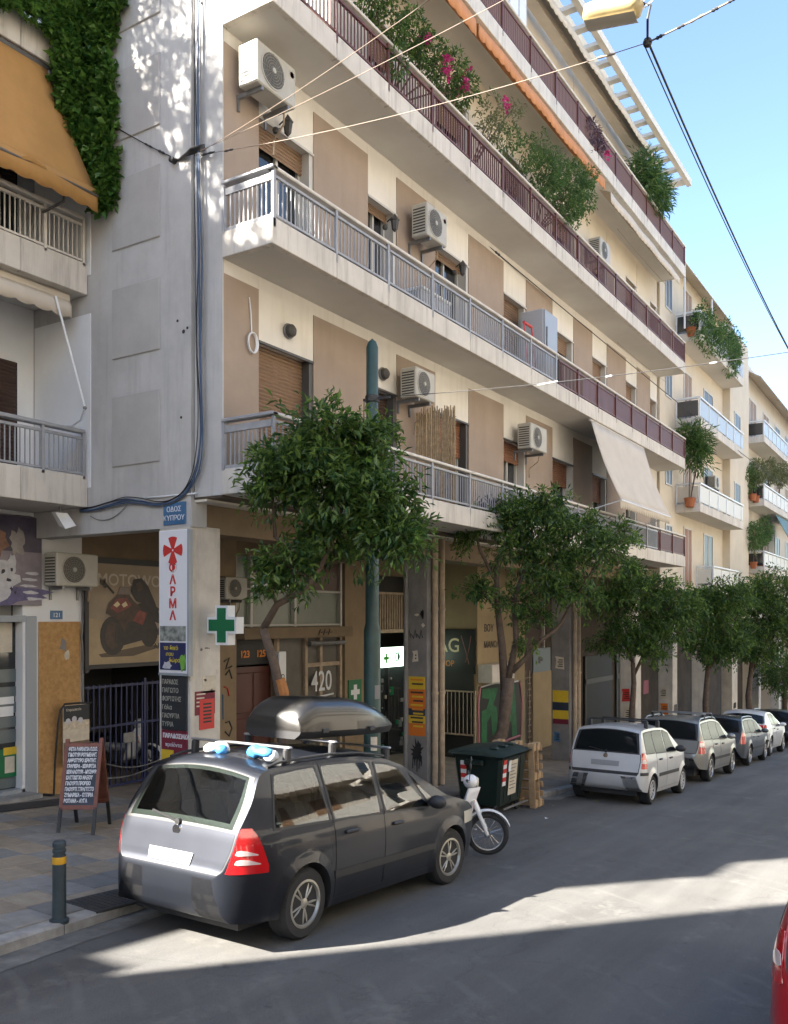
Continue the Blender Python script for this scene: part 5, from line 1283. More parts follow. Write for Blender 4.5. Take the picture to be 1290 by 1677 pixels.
    if not see: top_patch('window_seal', M_blkpl, xa-.008, xb+.010, -.95, .95, .002)
    else:
        for f0_, f1_ in ((-.95,-.82),(.82,.95)): top_patch('window_seal', M_blkpl, xa-.008, xb+.010, f0_, f1_, .003)
        top_patch('window_seal', M_blkpl, xa-.008, xa+.022, -.95, .95, .003); top_patch('window_seal', M_blkpl, xb-.022, xb+.010, -.95, .95, .003)
    top_patch('rear_window', GL, xa, xb, -.90, .90, .005, tf0=-.86, tf1=.86)
    fx0, fx1 = sp['screen']
    top_patch('windscreen', GL, fx0, fx1, -.90, .90, .004)
    if see:
        M_int = mat('cabin_dark', (.045,.045,.048), .9); M_seat = mat('seat_cloth', (.075,.075,.08), .95, var=.15, vscale=20)
        MB().box((-.55,-W*.86,.45),(2.4,W*.86,.56)).bbox((2.0,-W*.84,.56),(2.6,W*.84,.93),.06).bbox((-.62,-W*.8,.5),(-.3,W*.8,.86),.03).build('cabin_floor', M_int, root, local=True)
        for xq, ys in ((1.15,(-.38,.38)),(.25,(-.46,0,.46))):
            for yq in ys:
                st_ = MB(); st_.bbox((xq,yq-.22,.55),(xq+.5,yq+.22,.72),.06)
                st_.add([(xq+dx+ (z-.7)*-.28, yq+dy*sw, z) for z, sw in ((.65,.22),(1.0,.22),(1.18,.17)) for dx, dy in ((-.06,-1),(.06,-1),(.06,1),(-.06,1))], [(0,1,5,4),(1,2,6,5),(2,3,7,6),(3,0,4,7),(4,5,9,8),(5,6,10,9),(6,7,11,10),(7,4,8,11),(8,9,10,11)])
                st_.bbox((xq-.23,yq-.11,1.20),(xq-.14,yq+.11,1.34),.035); st_.build('seat', M_seat, root, smooth=30, local=True)
        MB().tube([(1.88, .38+.18*math.cos(a_), .98+.18*math.sin(a_)) for a_ in [2*math.pi*k/20 for k in range(21)]], .014, 6).build('steering_wheel', M_black, root, local=True)
    # doors
    for (a, b, c_, d_) in sp['doors']:
        side_patch('door_gap', M_black, a-.006, b+.006, c_-.006, d_+.006, lambda x: zb0(x)+.07, lambda x: belt(x)-.004, .0012, 16, 10)
        ds = side_patch('door', paint, a, b, c_, d_, lambda x: zb0(x)+.076, lambda x: belt(x)-.010, .0042, 16, 10, skirt=.005)
        for sgn, dd in zip((1,-1), ds):
            hx = a+.14; hz = belt(hx)-.12
            mb = MB(); mb.bbox((hx, -.014, hz-.018), (hx+.20, .014, hz+.018), .012)
            mb.v = [(p[0], p[1]+sgn*(w(hx+.1, hz)+.018), p[2]) for p in mb.v]; mb.build('handle', sp.get('handle', M_blkpl), dd, local=True)
    if sp.get('strip'):
        z_ = sp['strip']; side_patch('rubbing_strip', M_blkpl, .42, wb-.40, .42, wb-.40, z_-.035, z_+.035, .012, 20, 3, skirt=.012)
    # mirrors
    mx = sp['mirror']
    for sgn in (1,-1):
        mb = MB(); mb.ball((0,0,0), 1, 12, (.075,.115,.075)); bz = belt(mx)+.06
        mb.v = [(p[0]+mx, p[1]+sgn*(w(mx, bz)+.12), p[2]+bz) for p in mb.v]; mb.beam((mx, sgn*(w(mx,bz)-.02), bz-.03), (mx, sgn*(w(mx,bz)+.10), bz-.03), .05, .03)
        mb.build('mirror', sp.get('mirror_m', paint), root, smooth=True, local=True)
    # lights
    for (xa_, xb_, z0, z1, m) in sp['tail']:
        tp = sp.get('tail_taper', .03); side_patch('tail_light', m, xa_, xb_, xa_+.02, xb_-tp, z0, z1, .006 if m is M_tailr else .009, 10, 6, skirt=.005, rnd_=.02)
    for (fa_, fb_, z0, z1, m) in sp.get('tail_rear', []):
        for sg in (1,-1): top_patch('tail_light', m, x_at_z(z0), x_at_z(z1), sg*fa_, sg*fb_, .006, 4, 6)
    for (xa_, xb_, z0, z1) in sp['head']: side_patch('headlight', M_lampg, xa_, xb_, xa_, xb_, z0, z1, .005, 10, 5)
    # tailgate shut line, plate, bumper seam, wiper, badge
    tg0, tg1 = sp['tailgate']
    top_patch('tailgate_gap', M_black, x_at_z(tg0)-.001, x_at_z(tg1), -.985, .985, .0012); tgp = top_patch('tailgate', paint, x_at_z(tg0+.012), x_at_z(tg1-.006), -.965, .965, .0042)
    pz0, pz1 = sp['plate']; top_patch('number_plate', M_plate, x_at_z(pz0), x_at_z(pz1), -.40, .40, .014, 6, 4)
    if sp.get('badge'): 
        p = surf_top(x_at_z(sp['badge']), 0); mb = MB(); mb.lathe([(0,-.008),(.045,-.006),(.05,.01)], (p.x-.006, 0, p.z), 'X', 18); mb.build('badge', M_chrome, tgp, smooth=True, local=True)
    if sp.get('wiper', True):
        z_ = rz0-.005; p = surf_top(x_at_z(z_), 0); q_ = surf_top(x_at_z(rz0+.06), .5)
        MB().beam((p.x-.022, 0, p.z+.0), (q_.x-.022, q_.y, q_.z), .014, .016).lathe([(0,-.012),(.028,-.01),(.03,.02)], (p.x-.02, 0, p.z), 'X', 10).build('rear_wiper', M_black, root, local=True)
    if sp.get('bumper_m'):
        z_ = sp['bumper_z']; side_patch('bumper_strip', M_blkpl, x0+.03, .0-Ra-.02, x0+.03, -Ra-.02, z_-.03, z_+.03, .008, 12, 2, skirt=.006)
        top_patch('bumper_strip', M_blkpl, x_at_z(z_-.03) if z_-.03 > top[0][1] else x0+.0005, x_at_z(z_+.03), -1, 1, .008)
    # wheels
    tyre, rim = wheel_meshes(wr, sp['rim'], sp.get('rim_m', M_alu))
    for xw in (0, wb):
        for sgn in (-1, 1):
            o = bpy.data.objects.new('wheel', tyre); put(o, root, True); o.location = (xw, sgn*(W-.115), wr-.004)
            o.rotation_euler = (0, rnd.uniform(0, 6), math.pi if sgn > 0 else 0)
            if xw and sp.get('steer'): o.rotation_euler[2] += sp['steer']
            q_ = bpy.data.objects.new('rim', rim); put(q_, o, True)
    # roof bars
    for bx_ in sp.get('bars', []):
        yy = w(bx_, zE(bx_))*.93; z_ = zc(bx_)+.075
        b_ = MB().bbox((bx_-.03, -yy-.02, z_-.014), (bx_+.03, yy+.02, z_+.014), .01).build('roof_bar', sp.get('bar_m', M_alu), root, local=True)
        for sgn in (1,-1): MB().bbox((bx_-.045, sgn*yy-.035, zE(bx_)-.03), (bx_+.045, sgn*yy+.035, z_-.012), .012).build('bar_foot', M_blkpl, b_, local=True)
    if sp.get('rails'):
        ra_, rb_ = sp['rails']
        for sgn in (1,-1):
            pts = [(x, sgn*w(x, zE(x))*.95, zE(x)+(.055 if 0 < i < 12 else .0)) for i, x in enumerate([ra_+(rb_-ra_)*k/12 for k in range(13)])]
            MB().tube(pts, .017, 8).build('roof_rail', M_alu, root, smooth=True, local=True)
    return root, dict(w=w, zE=zE, zc=zc, surf_top=surf_top, x_at_z=x_at_z, top_patch=top_patch, side_patch=side_patch)
def paintm(name, col, metal=.35, rough=.32): return mat(name, col, rough, metal=metal, coat=.7, var=.05, vscale=2, rvar=.05)
P_dark = paintm('paint_dark_grey', (.018,.021,.030), .65, .46); P_silver = paintm('paint_silver', (.55,.56,.57), .3, .38); P_champ = paintm('paint_champagne', (.29,.285,.26), .5, .35)
P_slate = paintm('paint_slate', (.075,.085,.10), .5, .35); P_white = paintm('paint_white', (.66,.67,.68), .0, .3); P_red = paintm('paint_red', (.42,.012,.02), .1, .3); P_black = paintm('paint_black', (.015,.015,.017), .2, .3)
P_dark.node_tree.nodes['Principled BSDF'].inputs['Coat Weight'].default_value = .35
SEC = [(.18,.93),(.30,.965),(.45,.99),(.62,1.0),(.75,.995),(.90,.975),(1.0,.945),(1.25,.845),(1.5,.735),(1.62,.69)]
zaf = dict(w=1.80, wb=2.703, r=.318, roof_x=-.25, sec=SEC,
    top=[(-.874,.62),(-.868,.68),(-.83,.74),(-.80,.88),(-.775,1.0),(-.72,1.10),(-.60,1.33),(-.50,1.50),(-.44,1.56),(-.30,1.59),(.1,1.615),(.6,1.628),(1.1,1.615),(1.55,1.565),(1.85,1.48),(2.25,1.27),(2.62,1.06),(2.78,1.01),(3.15,.92),(3.42,.80),(3.55,.66),(3.60,.50)],
    bot=[(-.874,.62),(-.872,.46),(-.858,.36),(-.80,.27),(-.6,.26),(-.35,.25),(.4,.20),(2.3,.20),(3.1,.22),(3.5,.24),(3.58,.34),(3.60,.50)],
    belt=[(-.9,1.03),(.4,1.0),(1.4,.97),(2.7,.92)], glass=[(-.42,.36,-.30,.30),(.44,1.22,.40,1.22),(1.32,2.22,1.32,1.74),(2.28,2.54,1.95,2.0)],
    rear_glass=(1.04,1.50), screen=(2.60,1.66), doors=[(.44,1.26,.42,1.26),(1.28,2.36,1.28,2.40)], strip=.52, mirror=2.20, mirror_m=M_blkpl,
    tail_taper=.13, tail=[(-.845,-.50,.68,1.05,M_tailr),(-.80,-.58,.755,.80,M_tailw),(-.795,-.60,.83,.875,M_tailw)], head=[(3.0,3.42,.66,.80)], tailgate=(.67,1.02), plate=(.70,.80), badge=.965, rim='double5', rim_m=mat('alloy_gold', (.40,.385,.34), .35, metal=.6), steer=-.10)
zaf['strip'] = .50; zaf['interior'] = True; zaf['w'] = 1.74; zaf['ra'] = .34; zaf['rc'] = .55
zc_, zf_ = car('people_carrier', 'dark grey people carrier with black roof box parked at the corner kerb', 6.24, 5.77, P_dark, zaf)
# faded, sun-bleached and scuffed tail
# roof bars, box and tied-up bags
rb = thing('roof_rack', 'silver roof bars on the dark grey people carrier', 'roof rack', (6.24, 5.77, road_z(6.24)), (0, math.atan(SLOPE), 0))
for bx_, hw in ((-.02,.58), (.72,.55), (1.72,.55)):
    z_ = zf_['zc'](bx_)+.075
    b_ = MB().bbox((bx_-.025,-hw-.05,z_-.012),(bx_+.025,hw+.05,z_+.012),.008).build('bar', M_alu, rb, local=True)
    for sgn in (1,-1): MB().bbox((bx_-.04, sgn*hw-.028, zf_['zE'](bx_)-.035), (bx_+.04, sgn*hw+.028, z_-.010), .014).build('foot', M_blkpl, b_, local=True)
for sgn in (1,-1):
    MB().tube([(x, sgn*.60*(.99 if x > .4 else 1), zf_['zE'](x)+.015+(.02 if -.25 < x < 1.6 else 0)) for x in [-.32+.16*k for k in range(13)]], .014, 8).build('side_rail', M_blkpl, rb, local=True)
bxr = thing('roof_box', 'black glossy roof box with pointed nose on the people carrier', 'roof box', (6.24, 5.74, road_z(6.24)), (0, math.atan(SLOPE), 0))
rows = []; rowsb = []
zb_ = zf_['zc'](.72)+.094
for k in range(25):
    t = k/24; x = .42+1.95*t
    hw = .37*(1-.55*max(0,(t-.45)/.55)**2)*(1-.05*max(0,(.06-t)/.06)); hh = .335*(1-.90*max(0,(t-.35)/.65)**2.2)*(.45+.55*min(1,t/.13)**.5); zz = zb_ + .02*t*0
    sec_ = []
    for q in range(17):
        a = math.pi*q/16; c1, s1 = math.cos(a), math.sin(a)
        sec_.append((x-(.06*(1-t)**6)*0, hw*math.copysign(abs(c1)**.45, c1), zz+.075+hh*abs(s1)**.55))
    rows.append(sec_)
    rowsb.append([(x, hw*1.015, zz+.075), (x, hw*.97, zz+.045), (x, hw*.80, zz), (x, -hw*.80, zz), (x, -hw*.97, zz+.045), (x, -hw*1.015, zz+.075)])
M_rbox = mat('roof_box_black', (.018,.017,.016), .34, coat=.3, rvar=.06)
lid = MB().grid(rows).add(rows[0], [tuple(range(17))]).add(rows[-1], [tuple(range(17))]).build('lid', M_rbox, bxr, smooth=50, local=True)
MB().grid(rowsb).add(rowsb[0], [tuple(range(6))]).add(rowsb[-1], [tuple(range(6))]).build('base_shell', M_blkpl, bxr, smooth=30, local=True)
for xx in (.75, 1.6): MB().bbox((xx,-.385,zb_+.05),(xx+.10,-.36,zb_+.10),.008).build('latch', M_blkpl, bxr, local=True)
def bag(px, py, m, m2, sz, label, seed):
    rq = random.Random(seed); p = Vector((6.24-.07, 5.77+px, road_z(6.24)+1.655+py))
    t = thing('plastic_bag', label, 'bag', tuple(p))
    for q in range(3):
        mb = MB(); mb.ball((0,0,0), 1, 18, (sz*rq.uniform(.7,1.1), sz*rq.uniform(.8,1.3), sz*rq.uniform(.6,.85)))
        off = Vector((rq.uniform(-.05,.05), (q-1)*sz*.8, rq.uniform(-.02,.03)))
        mb.v = [tuple(p+off+Vector(v)*(1+.35*noise.noise(Vector(v)*16+Vector((seed,q,0))))) for v in mb.v]
        mb.build('bundle', m if q else m2, t, smooth='all')
bag(.10, .0, M_bagw, M_bag, .075, 'crumpled white and blue plastic bag tied round the middle of the rear roof bar', 4)
bag(-.42, -.02, M_bag, M_bagw, .085, 'crumpled bright blue plastic bag tied at the near end of the rear roof bar', 9)
SEC2 = [(.18,.93),(.30,.97),(.50,.995),(.65,1.0),(.85,.985),(.98,.955),(1.3,.84),(1.55,.76)]
pan = dict(w=1.58, wb=2.30, r=.285, roof_x=-.15, sec=SEC2,
    top=[(-.617,.56),(-.61,.62),(-.585,.70),(-.565,.90),(-.545,1.0),(-.48,1.22),(-.42,1.42),(-.36,1.50),(-.1,1.53),(.5,1.545),(1.1,1.53),(1.45,1.46),(1.8,1.24),(2.1,1.03),(2.25,.98),(2.65,.88),(2.83,.75),(2.92,.55)],
    bot=[(-.617,.56),(-.61,.45),(-.59,.36),(-.5,.28),(-.3,.25),(.3,.20),(2.0,.20),(2.7,.24),(2.88,.36),(2.92,.55)],
    belt=[(-.7,1.0),(2.3,.94)], glass=[(-.36,.22,-.27,.20),(.28,.95,.26,.95),(1.03,1.78,1.03,1.42)], rear_glass=(1.02,1.43), screen=(2.08,1.42),
    doors=[(.28,1.0,.28,1.0),(1.02,1.95,1.02,1.98)], strip=.55, mirror=1.72, mirror_m=M_blkpl, tail=[(-.575,-.40,.72,1.02,M_tailr),(-.56,-.42,.82,.90,M_tailw)], head=[(2.45,2.75,.68,.84)],
    tailgate=(.60,1.0), plate=(.74,.84), badge=.93, rim='cover', rim_m=mat('wheel_cover', (.45,.45,.46), .4, metal=.3), bumper_m=1, bumper_z=.62, bars=[.15,.95], bar_m=M_blkpl, ra=.17, rc=.25)
p = on_ground(1058, 1316)
car('small_hatchback', 'small silver hatchback with black roof bars parked beyond the rubbish bin', p.x, p.y+.66, P_silver, pan)
SEC3 = [(.18,.92),(.35,.96),(.55,.99),(.70,1.0),(.90,.98),(1.03,.95),(1.3,.85),(1.58,.755)]
fo = dict(w=1.735, wb=2.525, r=.335, roof_x=-.2, sec=SEC3,
    top=[(-1.003,.62),(-.995,.69),(-.96,.78),(-.92,.95),(-.90,1.05),(-.80,1.25),(-.68,1.47),(-.60,1.53),(-.3,1.56),(.5,1.585),(1.0,1.57),(1.4,1.50),(1.8,1.28),(2.2,1.06),(2.4,1.02),(3.0,.93),(3.3,.82),(3.42,.65),(3.45,.5)],
    bot=[(-1.003,.62),(-.995,.52),(-.97,.45),(-.9,.36),(-.5,.32),(.3,.26),(2.2,.26),(3.1,.3),(3.4,.4),(3.45,.5)],
    belt=[(-1,1.05),(2.4,.98)], glass=[(-.66,.08,-.54,.06),(.15,.92,.15,.92),(1.0,1.9,1.0,1.42)], rear_glass=(1.06,1.47), screen=(2.16,1.46),
    doors=[(.28,1.0,.18,1.0),(1.02,2.08,1.02,2.1)], strip=.55, mirror=1.85, tail=[(-.95,-.66,.72,1.02,M_tailr),(-.92,-.70,.88,.98,M_tailw)], head=[(3.0,3.3,.7,.86)], tailgate=(.72,1.04), plate=(.80,.90), badge=.99, rim='six', rails=(-.5,1.3), bars=[0.05,.85], ra=.22, rc=.35)
p = on_ground(1156, 1279)
car('estate_car', 'champagne estate car with silver roof bars parked ahead of the silver hatchback', p.x, p.y+.74, P_champ, fo)
oc = dict(w=1.77, wb=2.58, r=.315, roof_x=-.2, sec=SEC3,
    top=[(-1.043,.58),(-1.035,.65),(-1.0,.75),(-.96,.92),(-.93,1.0),(-.80,1.22),(-.66,1.40),(-.55,1.45),(-.2,1.475),(.5,1.48),(1.0,1.46),(1.4,1.38),(1.8,1.2),(2.25,1.0),(2.45,.96),(3.0,.87),(3.35,.76),(3.48,.62),(3.5,.5)],
    bot=[(-1.043,.58),(-1.035,.48),(-1.01,.40),(-.9,.28),(-.4,.24),(.3,.2),(2.3,.2),(3.2,.22),(3.45,.36),(3.5,.5)],
    belt=[(-1.1,1.0),(2.5,.92)], glass=[(-.66,.05,-.52,.03),(.12,.90,.12,.90),(.98,1.9,.98,1.40)], rear_glass=(1.02,1.40), screen=(2.22,1.36),
    doors=[(.28,.98,.16,.98),(1.0,2.1,1.0,2.12)], strip=.5, mirror=1.85, tail=[(-.985,-.70,.68,1.0,M_tailr)], head=[(3.05,3.35,.64,.78)], tailgate=(.64,1.0), plate=(.72,.82), rim='five', rails=(-.5,1.2), ra=.24, rc=.36)
p = on_ground(1219, 1253)
car('estate_car', 'slate blue estate car parked between the champagne estate and white crossover', p.x, p.y+.72, P_slate, oc)
ch = dict(w=1.795, wb=2.64, r=.34, roof_x=.1, sec=[(.18,.90),(.35,.95),(.6,.99),(.78,1.0),(.95,.97),(1.08,.92),(1.3,.80),(1.55,.70)],
    top=[(-.842,.68),(-.837,.76),(-.81,.88),(-.78,.98),(-.72,1.10),(-.45,1.27),(-.15,1.44),(.1,1.52),(.5,1.555),(1.0,1.545),(1.4,1.47),(1.9,1.22),(2.35,1.02),(2.6,.98),(3.1,.90),(3.4,.78),(3.52,.6)],
    bot=[(-.842,.68),(-.835,.56),(-.80,.46),(-.7,.36),(-.4,.3),(.4,.24),(2.3,.24),(3.2,.28),(3.48,.4),(3.52,.6)],
    belt=[(-.9,1.16),(.2,1.08),(1.2,1.0),(2.4,.96)], glass=[(.35,.98,.42,.98),(1.05,2.0,1.05,1.52)], rear_glass=(1.13,1.42), screen=(2.32,1.50), doors=[(.42,1.03,.4,1.03),(1.05,2.15,1.05,2.18)],
    mirror=1.95, tail=[(-.78,-.42,.98,1.09,M_tailr)], tail_rear=[(.62,.98,.95,1.08,M_tailr)], head=[(3.0,3.4,.72,.84)], tailgate=(.80,1.1), plate=(.62,.72), rim='five', ra=.22, rc=.4, wiper=False, bumper_m=1, bumper_z=.55)
ch['plate'] = (.84,.92)
p = on_ground(1255, 1238)
car('crossover_car', 'white crossover with sloping tailgate parked ahead of the slate blue estate', p.x+.2, p.y+.78, P_white, ch)
car('saloon_car', 'black car parked farthest down the street beyond the white crossover', p.x+6.2, p.y+.78, P_black, oc)
# red car passing on the right
rdc = dict(pan); rdc.update(bars=[], w=1.68, bumper_m=None, ra=.20, rc=.30, fa=.3)
car('red_hatchback', 'red hatchback in the near traffic lane with its tail corner showing', 5.95, .085, P_red, rdc, group='passing cars')
# ------------------------------------------------------------------ trees and plants
def leaves(mb, c, out, n, ln, rq, wid=.36, droop=.35, mi=None):
    """rosette of n leaves at c facing roughly along out"""
    for _ in range(n):
        d_ = Vector((rq.gauss(0,1), rq.gauss(0,1), rq.gauss(0,1))).normalized()*.85 + out*.75 + Vector((0,0,-droop*rq.random()))
        if d_.length < .1: d_ = Vector((0,0,1))
        d_.normalize(); l = ln*rq.uniform(.65,1.2); s_ = d_.cross(Vector((rq.gauss(0,.5), rq.gauss(0,.5), 1))).normalized(); up = s_.cross(d_)
        b = Vector(c) + d_*l*.15 + Vector((rq.uniform(-1,1), rq.uniform(-1,1), rq.uniform(-1,1)))*ln*.5; hw = l*wid*.5
        o = len(mb.v)
        mb.v += [tuple(b), tuple(b+d_*l*.5+s_*hw+up*hw*.35), tuple(b+d_*l-up*l*.12), tuple(b+d_*l*.5-s_*hw+up*hw*.35)]
        q = mb.cur if mi is None else mi
        mb.f += [[o,o+1,o+2],[o,o+2,o+3]]; mb.m += [q,q]
def crown(mb, blobs, n, ln, rq, young=.03, per=6, inner=.25, wid=.36, sprigs=0):
    vols = [b[1][0]*b[1][1]*b[1][2] if isinstance(b[1], tuple) else b[1]**3 for b in blobs]; tot = sum(v**.75 for v in vols)
    for (c, r), v in zip(blobs, vols):
        r = r if isinstance(r, tuple) else (r,r,r)
        yb = [Vector((rq.gauss(0,1), rq.gauss(0,1), abs(rq.gauss(0,1)))).normalized() for _ in range(2)]
        if sprigs:                                         # leafy shoots: leaves in pairs along a short twig
            for _ in range(int(n/17*v**.75/tot)):
                d_ = Vector((rq.gauss(0,1), rq.gauss(0,1), rq.gauss(.1,.9))).normalized()
                r1 = rq.uniform(.62,1.0)*(1+.34*noise.noise(d_*2.6+Vector(c)*1.7)+.16*noise.noise(d_*6+Vector(c))); r0_ = r1-rq.uniform(.25,.5)
                yl = r1 > .82 and d_.z > -.1 and max(d_.dot(q) for q in yb) > .90 and rq.random() < young*12
                sd_ = Vector((rq.gauss(0,.12), rq.gauss(0,.12), rq.gauss(-.05,.10)))
                for q in range(8):
                    t_ = q/7; p = Vector(c)+Vector((d_.x*r[0], d_.y*r[1], d_.z*r[2]))*(r0_+(r1-r0_)*t_)+sd_*t_
                    leaves(mb, p, d_, 2 if q < 7 else 4, ln*(.85 if yl else 1), rq, wid, .5, mi=1 if yl and q > 2 else 0)
        else:
          for _ in range(int(n/per*v**.75/tot)):
            d_ = Vector((rq.gauss(0,1), rq.gauss(0,1), rq.gauss(0,1))).normalized()
            rad = (1-inner*rq.random()**.6) if rq.random() < .72 else rq.uniform(.25,.8)
            rad *= 1+.34*noise.noise(d_*2.6+Vector(c)*1.7)+.16*noise.noise(d_*6+Vector(c))
            p = Vector(c)+Vector((d_.x*r[0], d_.y*r[1], d_.z*r[2]))*rad
            leaves(mb, p, d_, per, ln, rq, wid)
        for _ in range(sprigs):                           # shoots that break the outline
            d_ = Vector((rq.gauss(0,1), rq.gauss(0,1), rq.gauss(.25,.8))).normalized(); yl = rq.random() < .22
            for q in range(5):
                p = Vector(c)+Vector((d_.x*r[0], d_.y*r[1], d_.z*r[2]))*(.92+.09*q)+Vector((0,0,-.012*q*q))
                leaves(mb, p, d_, 4, ln*.8, rq, wid, mi=1 if yl and q > 1 else 0)
def tree(label, base, trunk, limbs, blobs, n, ln=.095, seed=1, name='orange_tree', young=.03, group='orange trees along the kerb', cut=None):
    t = thing(name, label, 'tree', tuple(base), group=group); rq = random.Random(seed)
    mb = MB(); mb.tube(trunk[0], trunk[1], 10)
    for pts, rs in limbs: mb.tube(pts, rs, 7)
    for c, r in blobs:                                     # twigs inside the crown
        rr_ = r if isinstance(r, tuple) else (r,r,r)
        for _ in range(7):
            d_ = Vector((rq.gauss(0,1), rq.gauss(0,1), rq.gauss(0,1))).normalized(); e = Vector(c)+Vector((d_.x*rr_[0],d_.y*rr_[1],d_.z*rr_[2]))*.85
            m_ = Vector(c)*.5+e*.5+Vector((0,0,-.05)); mb.tube([c, m_, e], [.014,.010,.004], 5, cap=False)
    allp = [Vector(q) for q in trunk[0]]+[Vector(q) for l_ in limbs for q in l_[0]]
    for c, r in blobs:
        nb = min(allp, key=lambda q: (q-Vector(c)).length)
        if (nb-Vector(c)).length > .02: mb.tube([nb, nb.lerp(Vector(c), .5)+Vector((0,0,-.04)), c], [.028,.022,.016], 6)
    mb.v = [tuple(Vector(v)+Vector((noise.noise(Vector(v)*7), noise.noise(Vector(v)*7+Vector((9,0,0))), 0))*.022) for v in mb.v]
    tr_ = mb.build('trunk', M_bark, t, smooth='all')
    if cut: MB().tube(cut[0], cut[1], 9).build('pruned_stub', M_cut, tr_, smooth=True)
    mb = MB(); crown(mb, blobs, n, ln, rq, young, sprigs=8); mb.build('crown', [M_leaf, M_leafy], t, fix=False)
    return t
def D(px, py, k): return atdepth(px, py, k)
# first tree: leaning pruned trunk, crown in two tiers
k = 11.2
b1 = on_ground(468, 1290, .11); b1 = Vector((8.72, 7.25, walk_z(8.72, 7.25)))
tp = D(462, 1150, k)
T1 = [b1+Vector((0,0,-.05)), b1.lerp(tp, .5)+Vector((.05,.02,0)), tp, D(448,1085,k), D(430,1030,k)]
tree('orange tree with bare leaning pruned trunk and dark two-tier crown above the people carrier', b1,
     (T1, [.075,.065,.062,.062,.055]),
     [([D(430,1030,k), D(455,990,k), D(500,965,k), D(525,930,k), D(545,880,k)], [.05,.045,.04,.035,.03]), ([D(525,930,k), D(480,900,k), D(450,880,k)], [.03,.025,.02]), ([D(545,880,k), D(560,800,k), D(540,730,k)], [.03,.025,.02]), ([D(560,820,k), D(620,850,k), D(650,860,k)], [.025,.02,.015])],
     [(D(470,925,k), (.42,.42,.30)), (D(545,880,k+.2), (.50,.50,.34)), (D(628,868,k), (.50,.50,.40)), (D(660,880,k-.2), (.30,.30,.30)),
      (D(525,790,k), (.72,.70,.50)), (D(590,760,k+.3), (.50,.50,.50)), (D(470,760,k-.1), (.42,.42,.34)), (D(535,700,k), (.46,.46,.40)), (D(445,795,k), (.30,.3,.2)), (D(610,715,k+.2), (.30,.3,.24)), (D(615,815,k), (.5,.5,.35)), (D(445,960,k), (.2,.2,.14))],
     11500, .135, 21, young=.03, cut=([D(463,1152,k), D(465,1135,k-.03), D(459,1112,k-.05)], [.066,.067,.063]))
k = 16.6
b2_ = Vector((15.1, 7.95, walk_z(15.1, 7.95))); k = 17.2
tree('orange tree with forked trunk behind the green rubbish bin', b2_,
     ([b2_+Vector((0,0,-.05)), D(822,1200,k), D(828,1150,k), D(832,1110,k)], [.14,.13,.125,.12]),
     [([D(826,1130,k), D(822,1060,k), D(815,1000,k), D(812,930,k), D(830,880,k)], [.085,.075,.065,.05,.03]), ([D(832,1110,k), D(845,1050,k), D(842,980,k), D(870,900,k)], [.07,.055,.045,.03]), ([D(838,1100,k), D(860,1078,k), D(885,1050,k), D(915,1025,k), D(940,980,k)], [.06,.05,.04,.035,.02]), ([D(815,960,k), D(785,900,k), D(775,860,k)], [.035,.03,.02]), ([D(816,1000,k), D(800,980,k), D(785,965,k)], [.03,.025,.02]), ([D(860,1078,k), D(862,1065,k), D(860,1055,k)], [.04,.02,.015]), ([D(885,1050,k), D(888,1030,k), D(885,1010,k)], [.035,.02,.015])],
     [(D(800,850,k), (.66,.6,.42)), (D(870,850,k), (.75,.7,.52)), (D(940,870,k), (.70,.65,.48)), (D(990,900,k-.4), (.62,.6,.45)), (D(850,905,k), (.6,.55,.36)), (D(910,925,k), (.62,.6,.42)), (D(785,965,k), (.46,.45,.24)), (D(765,870,k), (.3,.3,.3)),
      (D(845,985,k), (.40,.4,.36)), (D(905,960,k-.3), (.5,.45,.35)), (D(950,970,k), (.40,.4,.3)), (D(900,830,k), (.5,.5,.4)), (D(845,830,k), (.4,.4,.3)), (D(1015,870,k), (.35,.3,.25)), (D(885,1010,k), (.25,.25,.2)), (D(860,1055,k), (.16,.16,.12))],
     11000, .13, 22, young=.12)
k = 23.6
b3_ = Vector((23.3, 7.3, walk_z(23.3, 7.3)))
tree('orange tree with thin twisted trunk beside the small silver hatchback', b3_,
     ([b3_+Vector((0,0,-.05)), D(1034,1170,k), D(1038,1120,k), D(1036,1085,k)], [.10,.085,.07,.06]),
     [([D(1036,1110,k), D(1050,1080,k), D(1060,1050,k), D(1075,1010,k)], [.05,.045,.04,.03]), ([D(1036,1085,k), D(1020,1050,k), D(1010,1010,k)], [.045,.04,.03])],
     [(D(1010,985,k), (.85,.8,.6)), (D(1060,970,k), (.9,.85,.65)), (D(1105,985,k), (.75,.7,.6)), (D(1040,1030,k), (.8,.75,.55)), (D(1095,1030,k), (.65,.6,.5)), (D(1000,1050,k), (.55,.5,.4)), (D(1060,1065,k), (.6,.55,.35)), (D(1030,940,k), (.5,.5,.35)), (D(1125,1010,k), (.4,.4,.4))],
     9500, .145, 23, young=.12)
k = 31
b4_ = Vector((31.9, 7.3, walk_z(31.9, 7.3)))
tree('dense orange tree beside the slate blue estate car', b4_, ([b4_+Vector((0,0,-.05)), D(1155,1150,k), D(1160,1080,k)], [.12,.11,.08]), [([D(1158,1100,k), D(1180,1060,k), D(1190,1010,k)], [.07,.06,.04])],
     [(D(1160,1000,k), (1.0,.95,.8)), (D(1190,980,k), (.9,.9,.7)), (D(1150,1050,k), (.8,.75,.6)), (D(1195,1045,k), (.9,.85,.7)), (D(1175,1075,k), (.7,.6,.4)), (D(1140,975,k), (.4,.4,.3))], 9000, .17, 24)
k = 38
b5_ = Vector((39.8, 7.3, walk_z(39.8, 7.3)))
